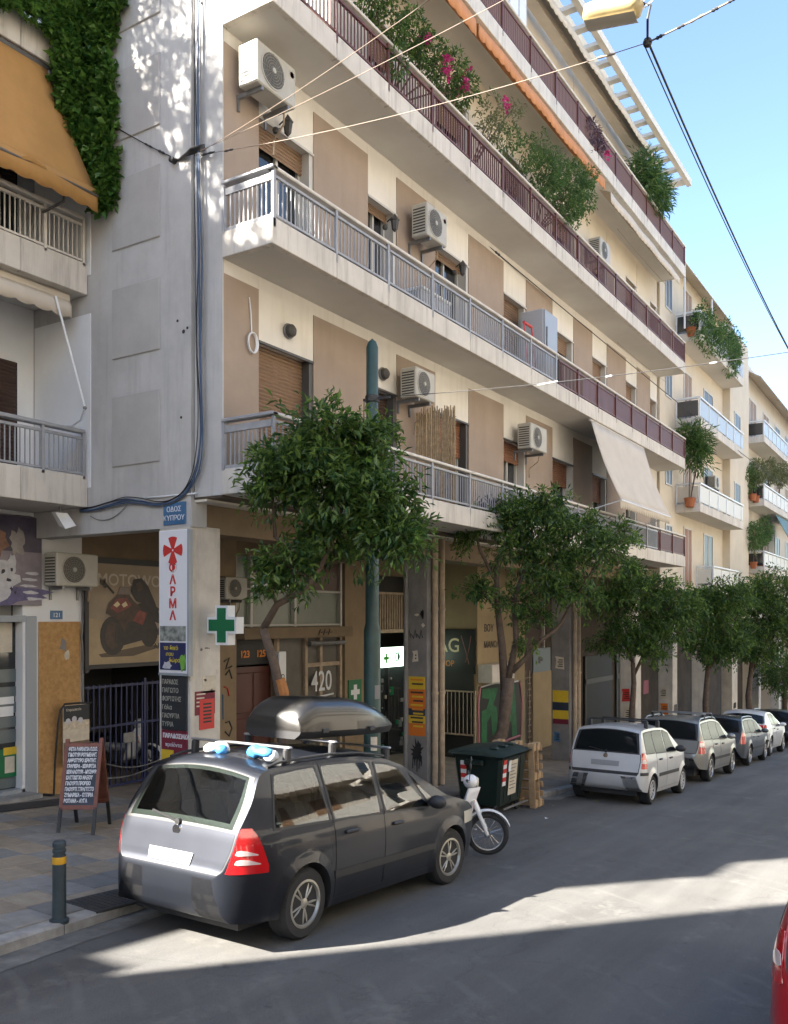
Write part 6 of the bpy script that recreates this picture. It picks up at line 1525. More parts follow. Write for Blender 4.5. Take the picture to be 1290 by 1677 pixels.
tree('broad dark orange tree at the white crossover', b5_, ([b5_+Vector((0,0,-.05)), D(1225,1140,k), D(1232,1080,k)], [.14,.12,.09]), [([D(1230,1100,k), D(1255,1050,k)], [.08,.05])],
     [(D(1225,985,k), (1.2,1.1,1.0)), (D(1265,970,k), (1.3,1.2,1.1)), (D(1215,1040,k), (1.1,1,.8)), (D(1265,1035,k), (1.3,1.2,.9)), (D(1240,1075,k), (1.0,.9,.5)), (D(1290,1000,k), (1.1,1.1,1.2))], 12000, .19, 25)
b6_ = Vector((48.5, 7.3, walk_z(48.5, 7.3)))
tree('farthest orange tree down the street', b6_, ([b6_+Vector((0,0,-.05)), b6_+Vector((0,0,2.4))], [.14,.1]), [], [(b6_+Vector((0,0,3.2)), (1.8,1.6,1.2)), (b6_+Vector((.8,.2,2.7)), (1.3,1.2,.9)), (b6_+Vector((-1,0,2.8)), (1.2,1.2,.9))], 5000, .17, 26)
# ivy curtain on the neighbour building
iv = thing('ivy_curtain', 'thick green ivy hanging down the inner corner of the neighbour building', 'ivy', (8.4, YL-.1, 7.9)); rq = random.Random(31); mb = MB()
outline = [(0,75,205),(40,95,186),(95,92,184),(150,95,184),(200,100,186),(250,112,187),(300,128,188),(330,150,184),(345,160,178)]
for i in range(2500):
    py = rq.uniform(-120, 345); yy = max(py, 0)
    for a_, b_ in zip(outline, outline[1:]):
        if a_[0] <= yy <= b_[0]: t_ = (yy-a_[0])/(b_[0]-a_[0]); l_, r_ = a_[1]+(b_[1]-a_[1])*t_, a_[2]+(b_[2]-a_[2])*t_
    px = rq.uniform(l_, r_) + 5*noise.noise(Vector((0, py*.04, 3)))
    e = min(1, (px-l_)/22, (r_-px)/22) if r_ > l_ else 0
    bump_ = .22*max(0, e)**.5*(1+.5*noise.noise(Vector((px*.03, py*.03, 0))))
    p = onX(px, py, XS-.10) if px > 150 else onY(px, py, YL-.08)
    if p.x > XS-.05: p.x = XS-.08
    base_ = Vector((-.75, -.65, .05)); p = p + base_*bump_*rq.uniform(.5, 1.0)
    leaves(mb, p, base_, 5, .105*rq.choice((.8,1,1.35)), rq, .66, .6)
for i in range(900):                                       # along the upper slab, running left
    px = rq.uniform(-40, 110); py = rq.uniform(-60, 18 + max(0, px-25)*.75)
    p = onY(px, py, YL-.12); leaves(mb, p+Vector((0,-.12*rq.random(),0)), Vector((0,-1,.1)), 5, .10, rq, .6, .6)
mb.build('foliage', M_leafi, iv, fix=False)
st = MB()
for q in range(7): st.tube([onX(160+q*3, 320-q*12, XS-.055), onX(168+q*2, 180, XS-.06), onX(172+q, 20, XS-.055), onX(172+q, -180, XS-.055)], .012, 5)
st.build('stem', M_bark, iv)
# potted plants on the balconies
def potted(name, label, x, z, blobs, n, m=None, seed=1, ln=.09, flowers=0, pot=True, wid=.36, y=7.78, group='plants along the upper balconies'):
    t = thing(name, label, 'plant', (x, y, z), group=group); rq = random.Random(seed)
    MB().lathe([(.12,0),(.17,.28),(.19,.30),(.17,.31),(.15,.27)], (x, y, z), 'Z', 16).build('pot', M_terra, t, smooth=True)
    mb = MB()
    for c, r in blobs:
        mb.tube([(x, y, z+.25), ((x+c[0])/2, (y+c[1])/2, (z+.3+c[2])/2+.05), c], [.02,.014,.008], 5)
    mb.build('stem', M_bark, t)
    mb = MB(); crown(mb, blobs, n, ln, rq, 0, wid=wid); mb.build('foliage', m or M_leafb, t, fix=False)
    if flowers:
        mb = MB()
        for _ in range(flowers):
            c, r = rq.choice(blobs); r = r if isinstance(r, tuple) else (r,r,r); d_ = Vector((rq.gauss(0,1), -abs(rq.gauss(0,1)), rq.gauss(0,.7))).normalized()
            p = Vector(c)+Vector((d_.x*r[0], d_.y*r[1], d_.z*r[2])); 
            for _q in range(5): leaves(mb, p+Vector((rq.gauss(0,.06), rq.gauss(0,.06), rq.gauss(0,.06))), d_, 5, .075, rq, .8, 0)
        mb.build('flowers', M_pink, t, fix=False)
    return t
z3 = S[2]+.16; z4 = S[3]+.16
def Bp(px, py, y=7.5): return onY(px, py, y)
potted('bougainvillea', 'bougainvillea with pink flowers spilling over the brown third-floor railing', 12.2, z3, [(Bp(640,25), (.45,.3,.35)), (Bp(675,55), (.4,.3,.35)), (Bp(700,95), (.45,.3,.4)), (Bp(735,120), (.45,.35,.4)), (Bp(760,150), (.3,.3,.3)), (Bp(655,100,7.36), (.22,.14,.3)), (Bp(610,-15), (.4,.3,.3))], 4800, seed=41, flowers=9, m=M_leaf)
potted('leafy_shrub', 'thin airy shrub on the third-floor balcony next to the bougainvillea', 14.9, z3, [(Bp(805,185), (.38,.3,.40)), (Bp(830,190), (.35,.3,.3)), (Bp(805,215), (.3,.25,.3)), (Bp(845,170), (.2,.2,.2))], 800, M_leafd, 42, flowers=1)
potted('leafy_shrub', 'loose upright shrub on the third-floor balcony left of the dense bush', 16.5, z3, [(Bp(830,232), (.34,.3,.3)), (Bp(858,248), (.34,.3,.35)), (Bp(885,235), (.25,.2,.3))], 800, seed=43)
potted('dense_bush', 'dense dark green bush overhanging the third-floor railing', 18.0, z3, [(Bp(890,290), (.6,.4,.5)), (Bp(905,275), (.5,.35,.4)), (Bp(935,300), (.65,.4,.5)), (Bp(925,335), (.6,.4,.45)), (Bp(955,320,7.4), (.4,.3,.5)), (Bp(960,290), (.3,.25,.3)), (Bp(935,350,7.34), (.35,.2,.3))], 6800, seed=44)
potted('flowering_plant', 'small purple-leaved plant behind the top-floor railing', 18.9, z4, [(Bp(965,222), (.3,.25,.4)), (Bp(978,240), (.3,.2,.3))], 900, mat('purple_leaf', (.09,.05,.08), .6), 45, flowers=1)
potted('yucca', 'bushy yucca on the top-floor balcony below the pergola', 24.2, z4, [(Bp(1055,285), (.55,.35,.6)), (Bp(1070,310), (.6,.35,.6)), (Bp(1080,325), (.4,.3,.5))], 3000, seed=46, ln=.25, wid=.14)
for i, (px, py) in enumerate(((905,25),(925,50),(965,105),(1000,165),(1030,215),(1055,262))):
    c = onY(px, py-8, 8.6); potted('roof_plant', 'green plant on the roof terrace seen through the pergola openings', c.x, 16.72+.18, [((c.x, 8.75, 17.5), (.5,.4,.5)), ((c.x+.5, 8.7, 17.3), (.4,.35,.4))], 700, seed=50+i, y=9.1-.15, group='plants behind the pergola')
for i, (px, py, k_) in enumerate(((1148,535,30.6),(1165,555,31.5),(1185,560,33),(1195,590,34.5),(1200,575,35))):
    c = D(px, py, k_); potted('terrace_shrub', 'green shrub growing over the top glass balcony of the cream block', c.x, 12.2, [(c, (.6,.35,.7)), (c+Vector((.3,0,.4)), (.5,.3,.5))], 1100, seed=60+i, ln=.13, y=7.75, group='shrubs on the cream block terrace')
for i, (px, py) in enumerate(((1130,735),(1146,745))):
    c = D(px, py, 30.5); potted('yucca', 'tall yucca on the lowest glass balcony of the cream block', c.x, 6.25, [(c, (.35,.3,.5)), (c+Vector((.1,0,.5)), (.4,.3,.4))], 700, seed=70+i, ln=.34, wid=.12, y=7.75, group='yuccas on the cream block')
for i, (px, py, k_, z_) in enumerate(((1225,785,40.5,7.76),(1240,775,41,7.76),(1260,775,43,7.76),(1280,780,45.5,7.76),(1235,880,40.5,4.66),(1250,872,42,4.66))):
    c = D(px, py, k_); potted('balcony_shrub', ('yellowish plant on the middle balcony of the beige block farther down' if i in (1,2,3) else 'green plant on the lowest balcony of the beige block farther down' if i > 3 else 'green plant at the corner of the middle balcony of the beige block'), c.x, z_, [(c, (.8,.35,.6)), (c+Vector((.5,0,.2)), (.7,.3,.6))], 1000, M_leafd if i in (1,2,3) else None, 80+i, ln=.16, y=7.8, group='plants on the beige block')
# roof garden of the neighbour: its leaves dapple the sun on the side wall
for i, (x, z) in enumerate(((1.6,14.5),(2.6,14.2),(3.6,14.5),(4.6,14.1),(5.6,14.4),(6.7,14.2))):
    potted('roof_plant', 'leafy plant along the roof edge of the neighbour building', x, ROOF_A+.22, [((x, YK+.25, z), (.7,.5,.6)), ((x+.4, YK+.3, z+.8), (.6,.4,.6)), ((x-.2, YK+.3, z+1.5), (.4,.3,.4))], 1500, seed=90+i, ln=.15, y=YK+.5, group='plants on the neighbour roof')
# ------------------------------------------------------------------ street furniture and small things
def on_walk(px, py):
    h = KERB_H
    for _ in range(6): p = on_ground(px, py, h); h = walk_z(p.x, p.y)-road_z(p.x)
    return p
# bollard
p = on_walk(97, 1507); bo = thing('bollard', 'dark green-grey steel bollard with a yellow band by the kerb', 'bollard', tuple(p))
z0 = walk_z(p.x, p.y)
M_boll = mat('bollard_paint', (.035,.050,.058), .5, var=.2, vscale=8)
MB().lathe([(.085,-.02),(.085,.012),(.060,.02),(.058,.58),(.050,.585),(.050,.60),(.058,.605),(.058,.632),(.050,.637),(.050,.65),(.058,.655),(.057,.69),(.045,.705),(0,.708)], (p.x,p.y,z0), 'Z', 24).build('post', M_boll, bo, smooth=30)
MB().lathe([(.0595,.505),(.0605,.508),(.0605,.565),(.0595,.568)], (p.x,p.y,z0), 'Z', 24).build('yellow_band', mat('band_yellow', (.62,.33,.02), .5), bo, smooth=30)
# A-frame menu board
f0, f1, r0, r1 = on_walk(95, 1364), on_walk(152, 1367), on_walk(125, 1344), on_walk(181, 1352)
sb = thing('menu_board', 'wooden A-frame board with white lettering on black standing on the pavement', 'menu board', tuple((f0+f1)/2))
u = (f1-f0); u.z = 0; wd = u.length; u.normalize(); back = ((r0+r1)/2-(f0+f1)/2); back.z = 0
fc = (f0+f1)/2; k_ = fc.x*_c+fc.y*_s
H_ = 1.18; apex = fc + back*.5 + Vector((0,0,H_))
for side_, (a, b) in enumerate(((f0, f1), (r0, r1))):
    mid = (a+b)/2; v = (apex-mid); L_ = v.length; v.normalize(); nrm = u.cross(v) if side_ == 0 else -u.cross(v); hw = wd/2
    def pt(s_, t_, o_=0): return mid + u*s_*hw + v*t_*L_ + nrm*o_
    for s_ in (-1, 1):
        MB().beam(pt(s_,-.01), pt(s_,.27), .042, .03, nrm).build('leg', M_black, sb)
        MB().beam(pt(s_,.27), pt(s_,1.0 if s_ > 0 else .99), .044, .032, nrm).build('frame_side', M_wood, sb)
    for t_ in (.27, .925): MB().beam(pt(-1,t_), pt(1,t_), .03, .055 if t_ < .5 else .045, v).build('frame_rail', M_wood, sb)
    MB().add([pt(s_,t_,o_) for o_ in (-.006,.006) for s_, t_ in ((-.95,.285),(.95,.285),(.95,.915),(-.95,.915))], [(0,1,2,3),(7,6,5,4),(0,4,5,1),(1,5,6,2),(2,6,7,3),(3,7,4,0)]).build('panel', M_boardb if side_ == 0 else M_wood, sb)
    if side_ == 0:
        rot = Matrix((u, v, nrm)).transposed()
        for i, (ln, sx_) in enumerate((('ΦΕΤΑ ΒΑΡΕΛΙΣΙΑ Π.Ο.Π.',.52),('ΓΙΔΟΤΥΡΙ ΡΟΥΜΕΛΗΣ',.56),('ΑΝΘΟΤΥΡΟ ΚΡΗΤΗΣ',.58),('ΓΡΑΒΙΕΡΑ - ΚΕΦ/ΡΙΣΙΑ',.56),('ΚΕΦΑΛΟΤΥΡΙ - ΜΥΖΗΘΡΑ',.52),('ΚΑΤΣΙΚΙΣΙΟ ΝΑΞΟΥ',.58),('ΓΙΑΟΥΡΤΙ ΠΡΟΒΕΙΟ',.56),('ΓΙΑΟΥΡΤΙ ΣΤΡΑΓΓΙΣΤΟ',.54),('ΖΥΜΑΡΙΚΑ - ΟΣΠΡΙΑ',.60),('ΒΟΤΑΝΑ - ΑΥΓΑ',.62))):
            text(ln, .066, pt(-.86, .865-.0605*i, .009), rot, M_txtw, sb, sx=sx_*wd/.46, depth=.003, bold=.003)
MB().tube([(r0+f0)/2+Vector((0,0,.35)), f0.lerp(r0,.98)+Vector((0,0,.33))], .006, 5).build('stay_cord', M_steel, sb)
# small poster on a bent black stand beside the gate
q0 = on_walk(88, 1303); fs = thing('poster_stand', 'bent black tube stand holding a small cafe poster by the chip board', 'poster stand', tuple(q0))
Yq = q0.y; 
MB().tube([q0, onY(90,1250,Yq), onY(95,1185,Yq), onY(99,1163,Yq), onY(106,1153,Yq), onY(128,1151,Yq), onY(150,1151,Yq)], .016, 8).build('tube', M_black, fs, smooth=True)
MB().tube([q0+Vector((-.02,0,.015)), q0+Vector((-.12,.25,.015)), q0+Vector((.18,.25,.02))], .02, 8).build('foot', M_black, fs)
a, b = onY(103,1156,Yq), onY(146,1246,Yq)
pf = MB().bbox((a.x, Yq-.006, b.z), (b.x, Yq+.006, a.z), .003).build('poster', M_paper, fs)
h = a.z-b.z
for t0, t1, m in ((0,.27,M_board),(.27,.42,mat('print_cream', (.55,.47,.36), .6, var=.3, vscale=18)),(.62,1.0,mat('print_plum', (.10,.065,.06), .6, col2=(.20,.14,.08), vscale=9))):
    MB().box((a.x+.005, Yq-.011, a.z-h*t1), (b.x-.005, Yq-.007, a.z-h*t0-.004)).build('print', m, pf)
for i in range(3): MB().ball((a.x+.09+i*.12, Yq-.012, a.z-h*(.27-.03*(i==1))), .05, 8, (1,.1,1)).build('print', M_pw, pf)
text('Καφεκοπτείο', .06, (a.x+.05, Yq-.013, a.z-h*.10), '-Y', M_paper, pf, sx=.8)
# doormat
dm = MB().bbox((7.55, 11.35, 0), (8.95, 11.78, .012), .004).build('door_mat', M_iron); zz = walk_z(8.2, 11.5)
dm.rotation_euler = (.024, 0, 0)
for v in dm.data.vertices: v.co.z += -SLOPE*(v.co.x-8.2); v.co.y -= 11.5; v.co.x -= 8.2
dm.location = (8.2, 11.5, zz+.008); tag(dm, 'dark rubber mat in front of the shop step', 'door mat')
# litter by the gate and in the gutter
rq = random.Random(77)
for i in range(16):
    x, y = (rq.uniform(9.5, 12), rq.uniform(11.6, 12.2)) if i < 9 else (rq.uniform(11, 17), rq.uniform(5.9, 6.8))
    z = walk_z(x, y) if y > 7 else road_z(x)
    s_ = rq.uniform(.02, .05); o = MB().add([(-s_,-s_,.004),(s_,-s_*.6,.012),(s_*.8,s_,.004),(-s_*.5,s_*.7,.02),(0,0,.016)], [(0,1,4),(1,2,4),(2,3,4),(3,0,4)]).build('litter_scrap', rq.choice((M_paper, M_wplast, M_leafd)))
    o.location = (x, y, z+.004); o.rotation_euler = (0, math.atan(SLOPE), rq.uniform(0,6))
    tag(o, 'small scrap of litter on the paving before the blue gate' if i < 9 else 'small scrap of litter in the gutter near the rubbish bin', 'litter', 'scraps by the gate' if i < 9 else 'scraps in the gutter')
# rubbish bin in its kerb bay
BXa, BXb, BYa, BYb = 13.80, 15.0, 6.56, 7.58; gzb = road_z(14.4); zb_, zt_ = gzb+.17, gzb+1.10
bn = thing('rubbish_bin', 'large dark green wheeled rubbish bin with flat lid standing by the kerb', 'rubbish bin', ((BXa+BXb)/2, (BYa+BYb)/2, gzb))
def taper(mb, ins0, ins1, za, zb2, e=.05):
    def ring(i_, z):
        x0_, x1_, y0_, y1_ = BXa+i_, BXb-i_, BYa+i_, BYb-i_
        return [(x0_+e,y0_,z),(x1_-e,y0_,z),(x1_,y0_+e,z),(x1_,y1_-e,z),(x1_-e,y1_,z),(x0_+e,y1_,z),(x0_,y1_-e,z),(x0_,y0_+e,z)]
    a, b = ring(ins0, za), ring(ins1, zb2); mb.add(a+b, [tuple(range(8))[::-1], tuple(range(8,16))]+[(i,(i+1)%8,(i+1)%8+8,i+8) for i in range(8)])
mb = MB(); taper(mb, .13, .045, zb_, zt_-.10); taper(mb, .02, .0, zt_-.099, zt_-.04)
bdy = mb.build('body', M_bin, bn)
for t_ in (.25, .5, .75):
    xx = BXa+(BXb-BXa)*t_; MB().add([(xx-.02,BYa+.115,zb_+.05),(xx+.02,BYa+.115,zb_+.05),(xx+.02,BYa+.04,zt_-.12),(xx-.02,BYa+.04,zt_-.12),(xx-.02,BYa+.15,zb_+.05),(xx+.02,BYa+.15,zb_+.05),(xx+.02,BYa+.08,zt_-.12),(xx-.02,BYa+.08,zt_-.12)], [(0,1,2,3),(7,6,5,4),(0,4,5,1),(1,5,6,2),(2,6,7,3),(3,7,4,0)]).build('rib', M_bin, bdy)
rows = []
for i in range(9):
    t_ = i/8; y = BYa-.03+(BYb-BYa+.06)*t_; z = zt_-.035+.10*math.sin(math.pi*min(1,t_*1.15)*.87)
    rows.append([(BXa-.03, y, zt_-.04), (BXa-.02, y, z-.02), (BXa+.06, y, z), (BXb-.06, y, z), (BXb+.02, y, z-.02), (BXb+.03, y, zt_-.04)])
ld = MB().grid(rows).add(rows[0], [tuple(range(6))]).add(rows[-1], [tuple(range(6))]).build('lid', M_binl, bn, smooth=35)
for xx in (BXa+.2, BXa+.55, BXa+.9): MB().bbox((xx,BYa+.2,zt_+.045),(xx+.12,BYa+.36,zt_+.085),.015).build('lid_handle', M_binl, ld)
MB().bbox((BXa-.06,BYa+.35,zt_-.22),(BXa+.03,BYb-.3,zt_-.12),.02).build('lift_bar', M_bin, bn)
for i in range(6): MB().prism([(BXa+.16-.014*0, BYa+.052+.012*(5-i)*.55-.004, zb_+.36+.075*i), (BXa+.29, BYa+.052+.012*(5-i)*.55-.004, zb_+.36+.075*i), (BXa+.29, BYa+.046+.012*(5-i)*.55-.004, zb_+.435+.075*i), (BXa+.16, BYa+.046+.012*(5-i)*.55-.004, zb_+.435+.075*i)], (0,-.006,0)).build('reflector_stripe', M_red if i%2 else M_wplast, bdy)
for i in range(5): MB().box((BXa+.055-.008*i-.006, BYb-.30, zb_+.40+.075*i), (BXa+.055-.008*i+.02, BYb-.20, zb_+.472+.075*i)).build('reflector_stripe', M_red if i%2 else M_wplast, bdy)
MB().prism([(BXa+.42,BYa+.098,zb_+.16),(BXa+.74,BYa+.098,zb_+.16),(BXa+.74,BYa+.045,zt_-.16),(BXa+.42,BYa+.045,zt_-.16)], (0,-.006,0)).build('notice', M_paper, bdy); MB().prism([(BXa+.36,BYa+.062,zt_-.34),(BXa+.46,BYa+.062,zt_-.34),(BXa+.46,BYa+.042,zt_-.15),(BXa+.36,BYa+.042,zt_-.15)], (0,-.012,0)).build('notice', M_wplast, bdy)
for i in range(8): MB().box((BXa+.46, BYa+.03+.0045*i+.008, zt_-.24-.06*i), (BXa+.68-.03*(i%3), BYa+.05+.0045*i, zt_-.225-.06*i)).build('print_line', M_steel, bdy)
for xx in (BXa+.17, BXb-.17):
    for yy in (BYa+.2, BYb-.2):
        MB().lathe([(0,-.025),(.075,-.022),(.085,0),(.075,.022),(0,.025)], (xx,yy,road_z(xx)+.085), 'Y', 18).bbox((xx-.04,yy-.045,road_z(xx)+.10),(xx+.04,yy+.045,zb_+.02),.01).build('castor', M_rubber, bn, smooth=30)
MB().beam((BXa+.1,BYa+.02,zb_-.02),(BXb-.1,BYa+.02,zb_-.03),.03,.03).build('foot_bar', M_steel, bn)
# two pallets on edge beside the bin
for i in range(2):
    pl = thing('wooden_pallet', 'wooden pallet standing on edge, leaning against the rubbish bin' if i == 0 else 'outer wooden pallet standing on edge with pale blocks facing the road', 'pallet', (15.10+.19*i, 6.92, road_z(15.1)), (0, R(-5), 0))
    zb2 = .0; L2 = 1.16
    for zz in (.0, .52, L2-.10):
        for yy in (-.42, -.06, .30): MB().bbox((.022, yy, zb2+zz), (.128, yy+.13, zb2+zz+.14), .006).build('block', M_card, pl, local=True)
    for yy in (-.42, -.06, .30): MB().bbox((.0, yy, zb2), (.021, yy+.12, zb2+L2+.02), .004).build('board', M_card, pl, local=True)
    for q in range(7): MB().bbox((.129, -.44, zb2+q*.172), (.150, .43, zb2+q*.172+.11), .004).build('board', M_card, pl, local=True)
# white moped, front wheel out in the road
def moped(name, label, loc, head, lean=0.06):
    t = thing(name, label, 'moped', loc, (0, 0, head), None); L_ = dict(local=True)
    fr_ = Euler((0,0,.18)).to_matrix()
    for xw, nm in ((0,'wheel'), (1.22,'wheel')):
        mb = MB(); mb.lathe([(.215,-.028),(.25,-.036),(.275,-.02),(.282,0),(.275,.02),(.25,.036),(.215,.028),(.208,0),(.215,-.028)], (xw,0,.282), 'Y', 36, cap=False)
        wh = mb.build(nm, M_rubber, t, smooth=True, **L_)
        MB().lathe([(.222,-.022),(.205,-.018),(.205,.018),(.222,.022)], (xw,0,.282), 'Y', 36, cap=False).build('rim', M_alu, wh, smooth=True, **L_)
        sp_ = MB()
        for k in range(18):
            a = 2*math.pi*k/18; sp_.tube([(xw+.03*math.cos(a+.5), .02*(-1)**k, .282+.03*math.sin(a+.5)), (xw+.21*math.cos(a), 0, .282+.21*math.sin(a))], .0028, 4)
        sp_.lathe([(0,-.05),(.045,-.05),(.05,0),(.045,.05),(0,.05)], (xw,0,.282), 'Y', 16); sp_.build('spokes', M_chrome, wh, **L_)
    for s_ in (-1,1): MB().tube([(1.22,.075*s_,.282),(1.16,.08*s_,.44),(1.03,.075*s_,.74)], [.022,.026,.03], 8).build('fork', M_wplast, t, smooth=True, **L_)
    rows = []
    for i in range(13):
        a = R(20+i*11); rows.append([(1.22+.315*math.cos(a)-(0), y, .282+.315*math.sin(a)+.01-.10*(y*y)/.005*.05) for y in (-.065,-.045,0,.045,.065)])
    MB().grid(rows).build('front_mudguard', M_wplast, t, smooth='all', **L_).modifiers.new('s','SOLIDIFY').thickness = .006
    rows = []
    for i in range(9):                                     # leg shield
        q = i/8; z = .30+.60*q; x = .80+.20*q; ww = .20+.05*math.sin(q*math.pi)-.08*q
        rows.append([(x+.13-abs(y)*.75, ww*y/.2, z) for y in (-.2,-.15,-.07,0,.07,.15,.2)])
    MB().grid(rows).build('leg_shield', M_wplast, t, smooth='all', **L_).modifiers.new('s','SOLIDIFY').thickness = .008
    mb = MB(); mb.ball((1.0,0,.97), 1, 14, (.10,.13,.095)); mb.build('headlamp_cowl', M_wplast, t, smooth='all', **L_)
    MB().lathe([(0,.02),(.05,.018),(.07,0),(.072,-.02)], (1.085,0,.965), 'X', 18).build('headlamp', M_lampg, t, smooth=True, **L_)
    MB().tube([(.96,-.33,1.04),(.98,-.2,1.0),(.99,0,.99),(.98,.2,1.0),(.96,.33,1.04)], .013, 8).build('handlebar', M_chrome, t, smooth=True, **L_)
    for s_ in (-1,1): MB().tube([(.965,.22*s_,1.01),(.955,.34*s_,1.045)], .019, 8).build('grip', M_black, t, **L_); MB().tube([(.98,.2*s_,1.0),(1.0,.26*s_,1.18)], .006, 5).ball((1.0,.27*s_,1.22), .06, 10, (.25,1,.75)).build('mirror', M_black, t, **L_)
    MB().bbox((.15,-.12,.46),(.95,.12,.58),.05).build('frame_cover', M_wplast, t, smooth=30, **L_)
    MB().bbox((-.28,-.13,.60),(.42,.13,.76),.05).build('seat', M_black, t, smooth=30, **L_); MB().bbox((-.35,-.11,.42),(.4,.11,.60),.05).build('tail_cover', M_wplast, t, smooth=30, **L_)
    MB().bbox((.30,-.11,.22),(.78,.11,.45),.04).tube([(.4,-.12,.22),(.1,-.16,.24),(-.35,-.17,.30)], .035, 8).build('engine', M_steel, t, smooth=30, **L_)
    MB().tube([(.5,.10,.25),(.55,.34,.01)], .012, 6).build('side_stand', M_black, t, **L_)
    MB().bbox((-.62,-.14,.70),(-.3,.14,.73),.01).build('rack', M_black, t, **L_)
    for (a, b, c_) in ((.98,-.10,.62),(.985,-.11,.70)): MB().prism([(a+.05,b,c_),(a+.06,b+.07,c_+.01),(a+.07,b+.07,c_+.05),(a+.06,b,c_+.04)], (.006,0,0)).build('stripe', M_orange, t, **L_)
    return t
w0 = on_ground(798, 1405); hd = Vector((.45,-.89,0)).normalized(); ra_ = w0 - hd*1.22
moped('moped', 'white moped with its front wheel turned out between car and rubbish bin', (ra_.x, ra_.y, road_z(ra_.x)+.0), math.atan2(hd.y, hd.x))
m2 = moped('stored_moped', 'moped stored in the dark behind the blue gate', (11.2, 13.9, walk_z(11.2, 13.6)+.004), R(-75))
# trolley pole
pb = Vector((10.78, 7.22, walk_z(10.78, 7.22))); po_ = thing('trolley_pole', 'tall dark green steel trolley pole standing at the kerb', 'pole', tuple(pb))
rows = MB().lathe([(.125,-.05),(.125,2.9),(.10,3.0),(.10,5.2),(.088,5.25),(.088,7.05),(.06,7.13),(0,7.18)], tuple(pb), 'Z', 14); rows.build('shaft', M_green, po_, smooth=25)
zc2 = onY(612, 655, 7.22).z
MB().lathe([(.098,-.05),(.105,-.04),(.105,.04),(.098,.05)], (pb.x,pb.y,zc2), 'Z', 14).build('clamp', M_black, po_)
MB().beam((pb.x-.02,pb.y+.14,zc2),(pb.x+.02,pb.y-.30,zc2),.03,.035).build('eye_bolt', M_black, po_)
for i, (za, m) in enumerate(((.9,M_paper),(1.15,M_paper),(1.45,M_film),(.62,M_wplast),(1.9,M_colgrey))):
    a0 = R(195+i*9); r_ = .1275; rows = [[(pb.x+r_*math.cos(a0+R(q*9)), pb.y+r_*math.sin(a0+R(q*9)), pb.z+za+zz) for q in range(6)] for zz in (0,.2)]
    MB().grid(rows).build('sticker', m, po_)
# ------------------------------------------------------------------ wires
def wire(label, a, b, r, m, sag=.2, n=24, name='overhead_wire', beads=(), group=None, cat='wire', mid=None):
    a, b = Vector(a), Vector(b); pts = []
    for i in range(n+1):
        t_ = i/n; p = a.lerp(b, t_) if mid is None else ((1-t_)**2*a+2*t_*(1-t_)*Vector(mid)+t_*t_*b)
        pts.append(p+Vector((0,0,-sag*4*t_*(1-t_))))
    t = thing(name, label, cat, tuple(a), group=group); MB().tube(pts, r, 6).build('strand', m, t, smooth='all')
    for q, ln, rr_, mm in beads:
        i = q*n; p = a.lerp(b, q)+Vector((0,0,-sag*4*q*(1-q))); d_ = (b-a).normalized()
        MB().tube([p-d_*ln, p-d_*ln*.5, p, p+d_*ln*.5, p+d_*ln], [rr_*.5,rr_,rr_*.6,rr_,rr_*.5], 8).build('insulator', mm, t, smooth=True)
    return t
anchor = onX(318, 255, XS-.06)
N = atdepth(1060, 70, 9.0)
wire('span wire from the corner wall to the hanging street lamp', anchor, N+Vector((0,0,.0)), .0045, M_wire, .12, beads=((.04,.12,.018,M_cable),(.10,.08,.016,M_cable),(.93,.10,.014,M_wire)))
wire('upper thin pale wire leaving the corner wall bracket', anchor, atdepth(745, -30, 7.5), .0038, M_wire, .05); wire('middle thin pale wire leaving the corner wall bracket', anchor+Vector((0,0,.03)), atdepth(900, -40, 8.5), .0038, M_wire, .05)
wire('black twisted tie wire from the ivy to the corner wall bracket', onX(186, 206, XS-.08), onX(292, 262, XS-.07), .008, M_cable, .02, beads=((.55,.10,.016,M_cable),(.75,.08,.02,M_cable)))
bk = thing('wall_bracket', 'black wire bracket cluster on the grey corner wall', 'bracket', tuple(anchor))
for i in range(5): MB().tube([onX(288+i*3, 264-i*2, XS-.045), onX(305+i*2, 255-i*3, XS-.10-.012*i), onX(335, 245-i*2, XS-.06)], .014, 6).build('clamp_arm', M_cable, bk)
MB().lathe([(0,-.05),(.04,-.04),(.04,.045)], (XS-.085, onX(290,262,XS).y, onX(290,262,XS-.06).z), 'X', 10).build('bolt_plate', M_cable, bk)
N2 = atdepth(1190, -2, 8.2)
wire('span wire with insulators crossing above the road from the hanging lamp', N, N2+(N2-N)*2.2, .009, M_wire, .05, beads=((.05,.04,.02,M_cable),(.14,.05,.016,M_cable),(.20,.10,.014,M_wire),(.27,.04,.018,M_cable),(.33,.04,.014,M_cable)))
wire('thick black feed cable sagging down the street from the hanging lamp', N+Vector((0,0,.02)), N+Vector((26,.3,.3)), .012, M_cable, .75, 40, 'overhead_cable', cat='cable'); wire('second black cable twisted beside the feed cable', N+Vector((.0,.03,-.02)), N+Vector((26,.2,.3)), .007, M_cable, .80, 40, 'overhead_cable', cat='cable')
wire('black cable running along the facade under the third-floor balcony', onX(324, 0, XS-.06), atdepth(1290, 800, 44), .012, M_cable, .18, 40, 'overhead_cable', cat='cable', beads=((.055,.10,.03,M_cable),(.22,.12,.03,M_cable)))
w1 = Vector((pb.x, pb.y-.28, zc2)); 
wire('trolley span wire with insulators crossing from the green pole', w1, (pb.x+.25, -7.9, zc2+.55), .005, M_cable, .42, 30, 'span_wire', beads=((.165,.14,.011,M_wplast),(.22,.04,.014,M_wplast),(.305,.04,.013,M_wplast),(.40,.14,.020,M_steel),(.44,.06,.03,M_cable)))
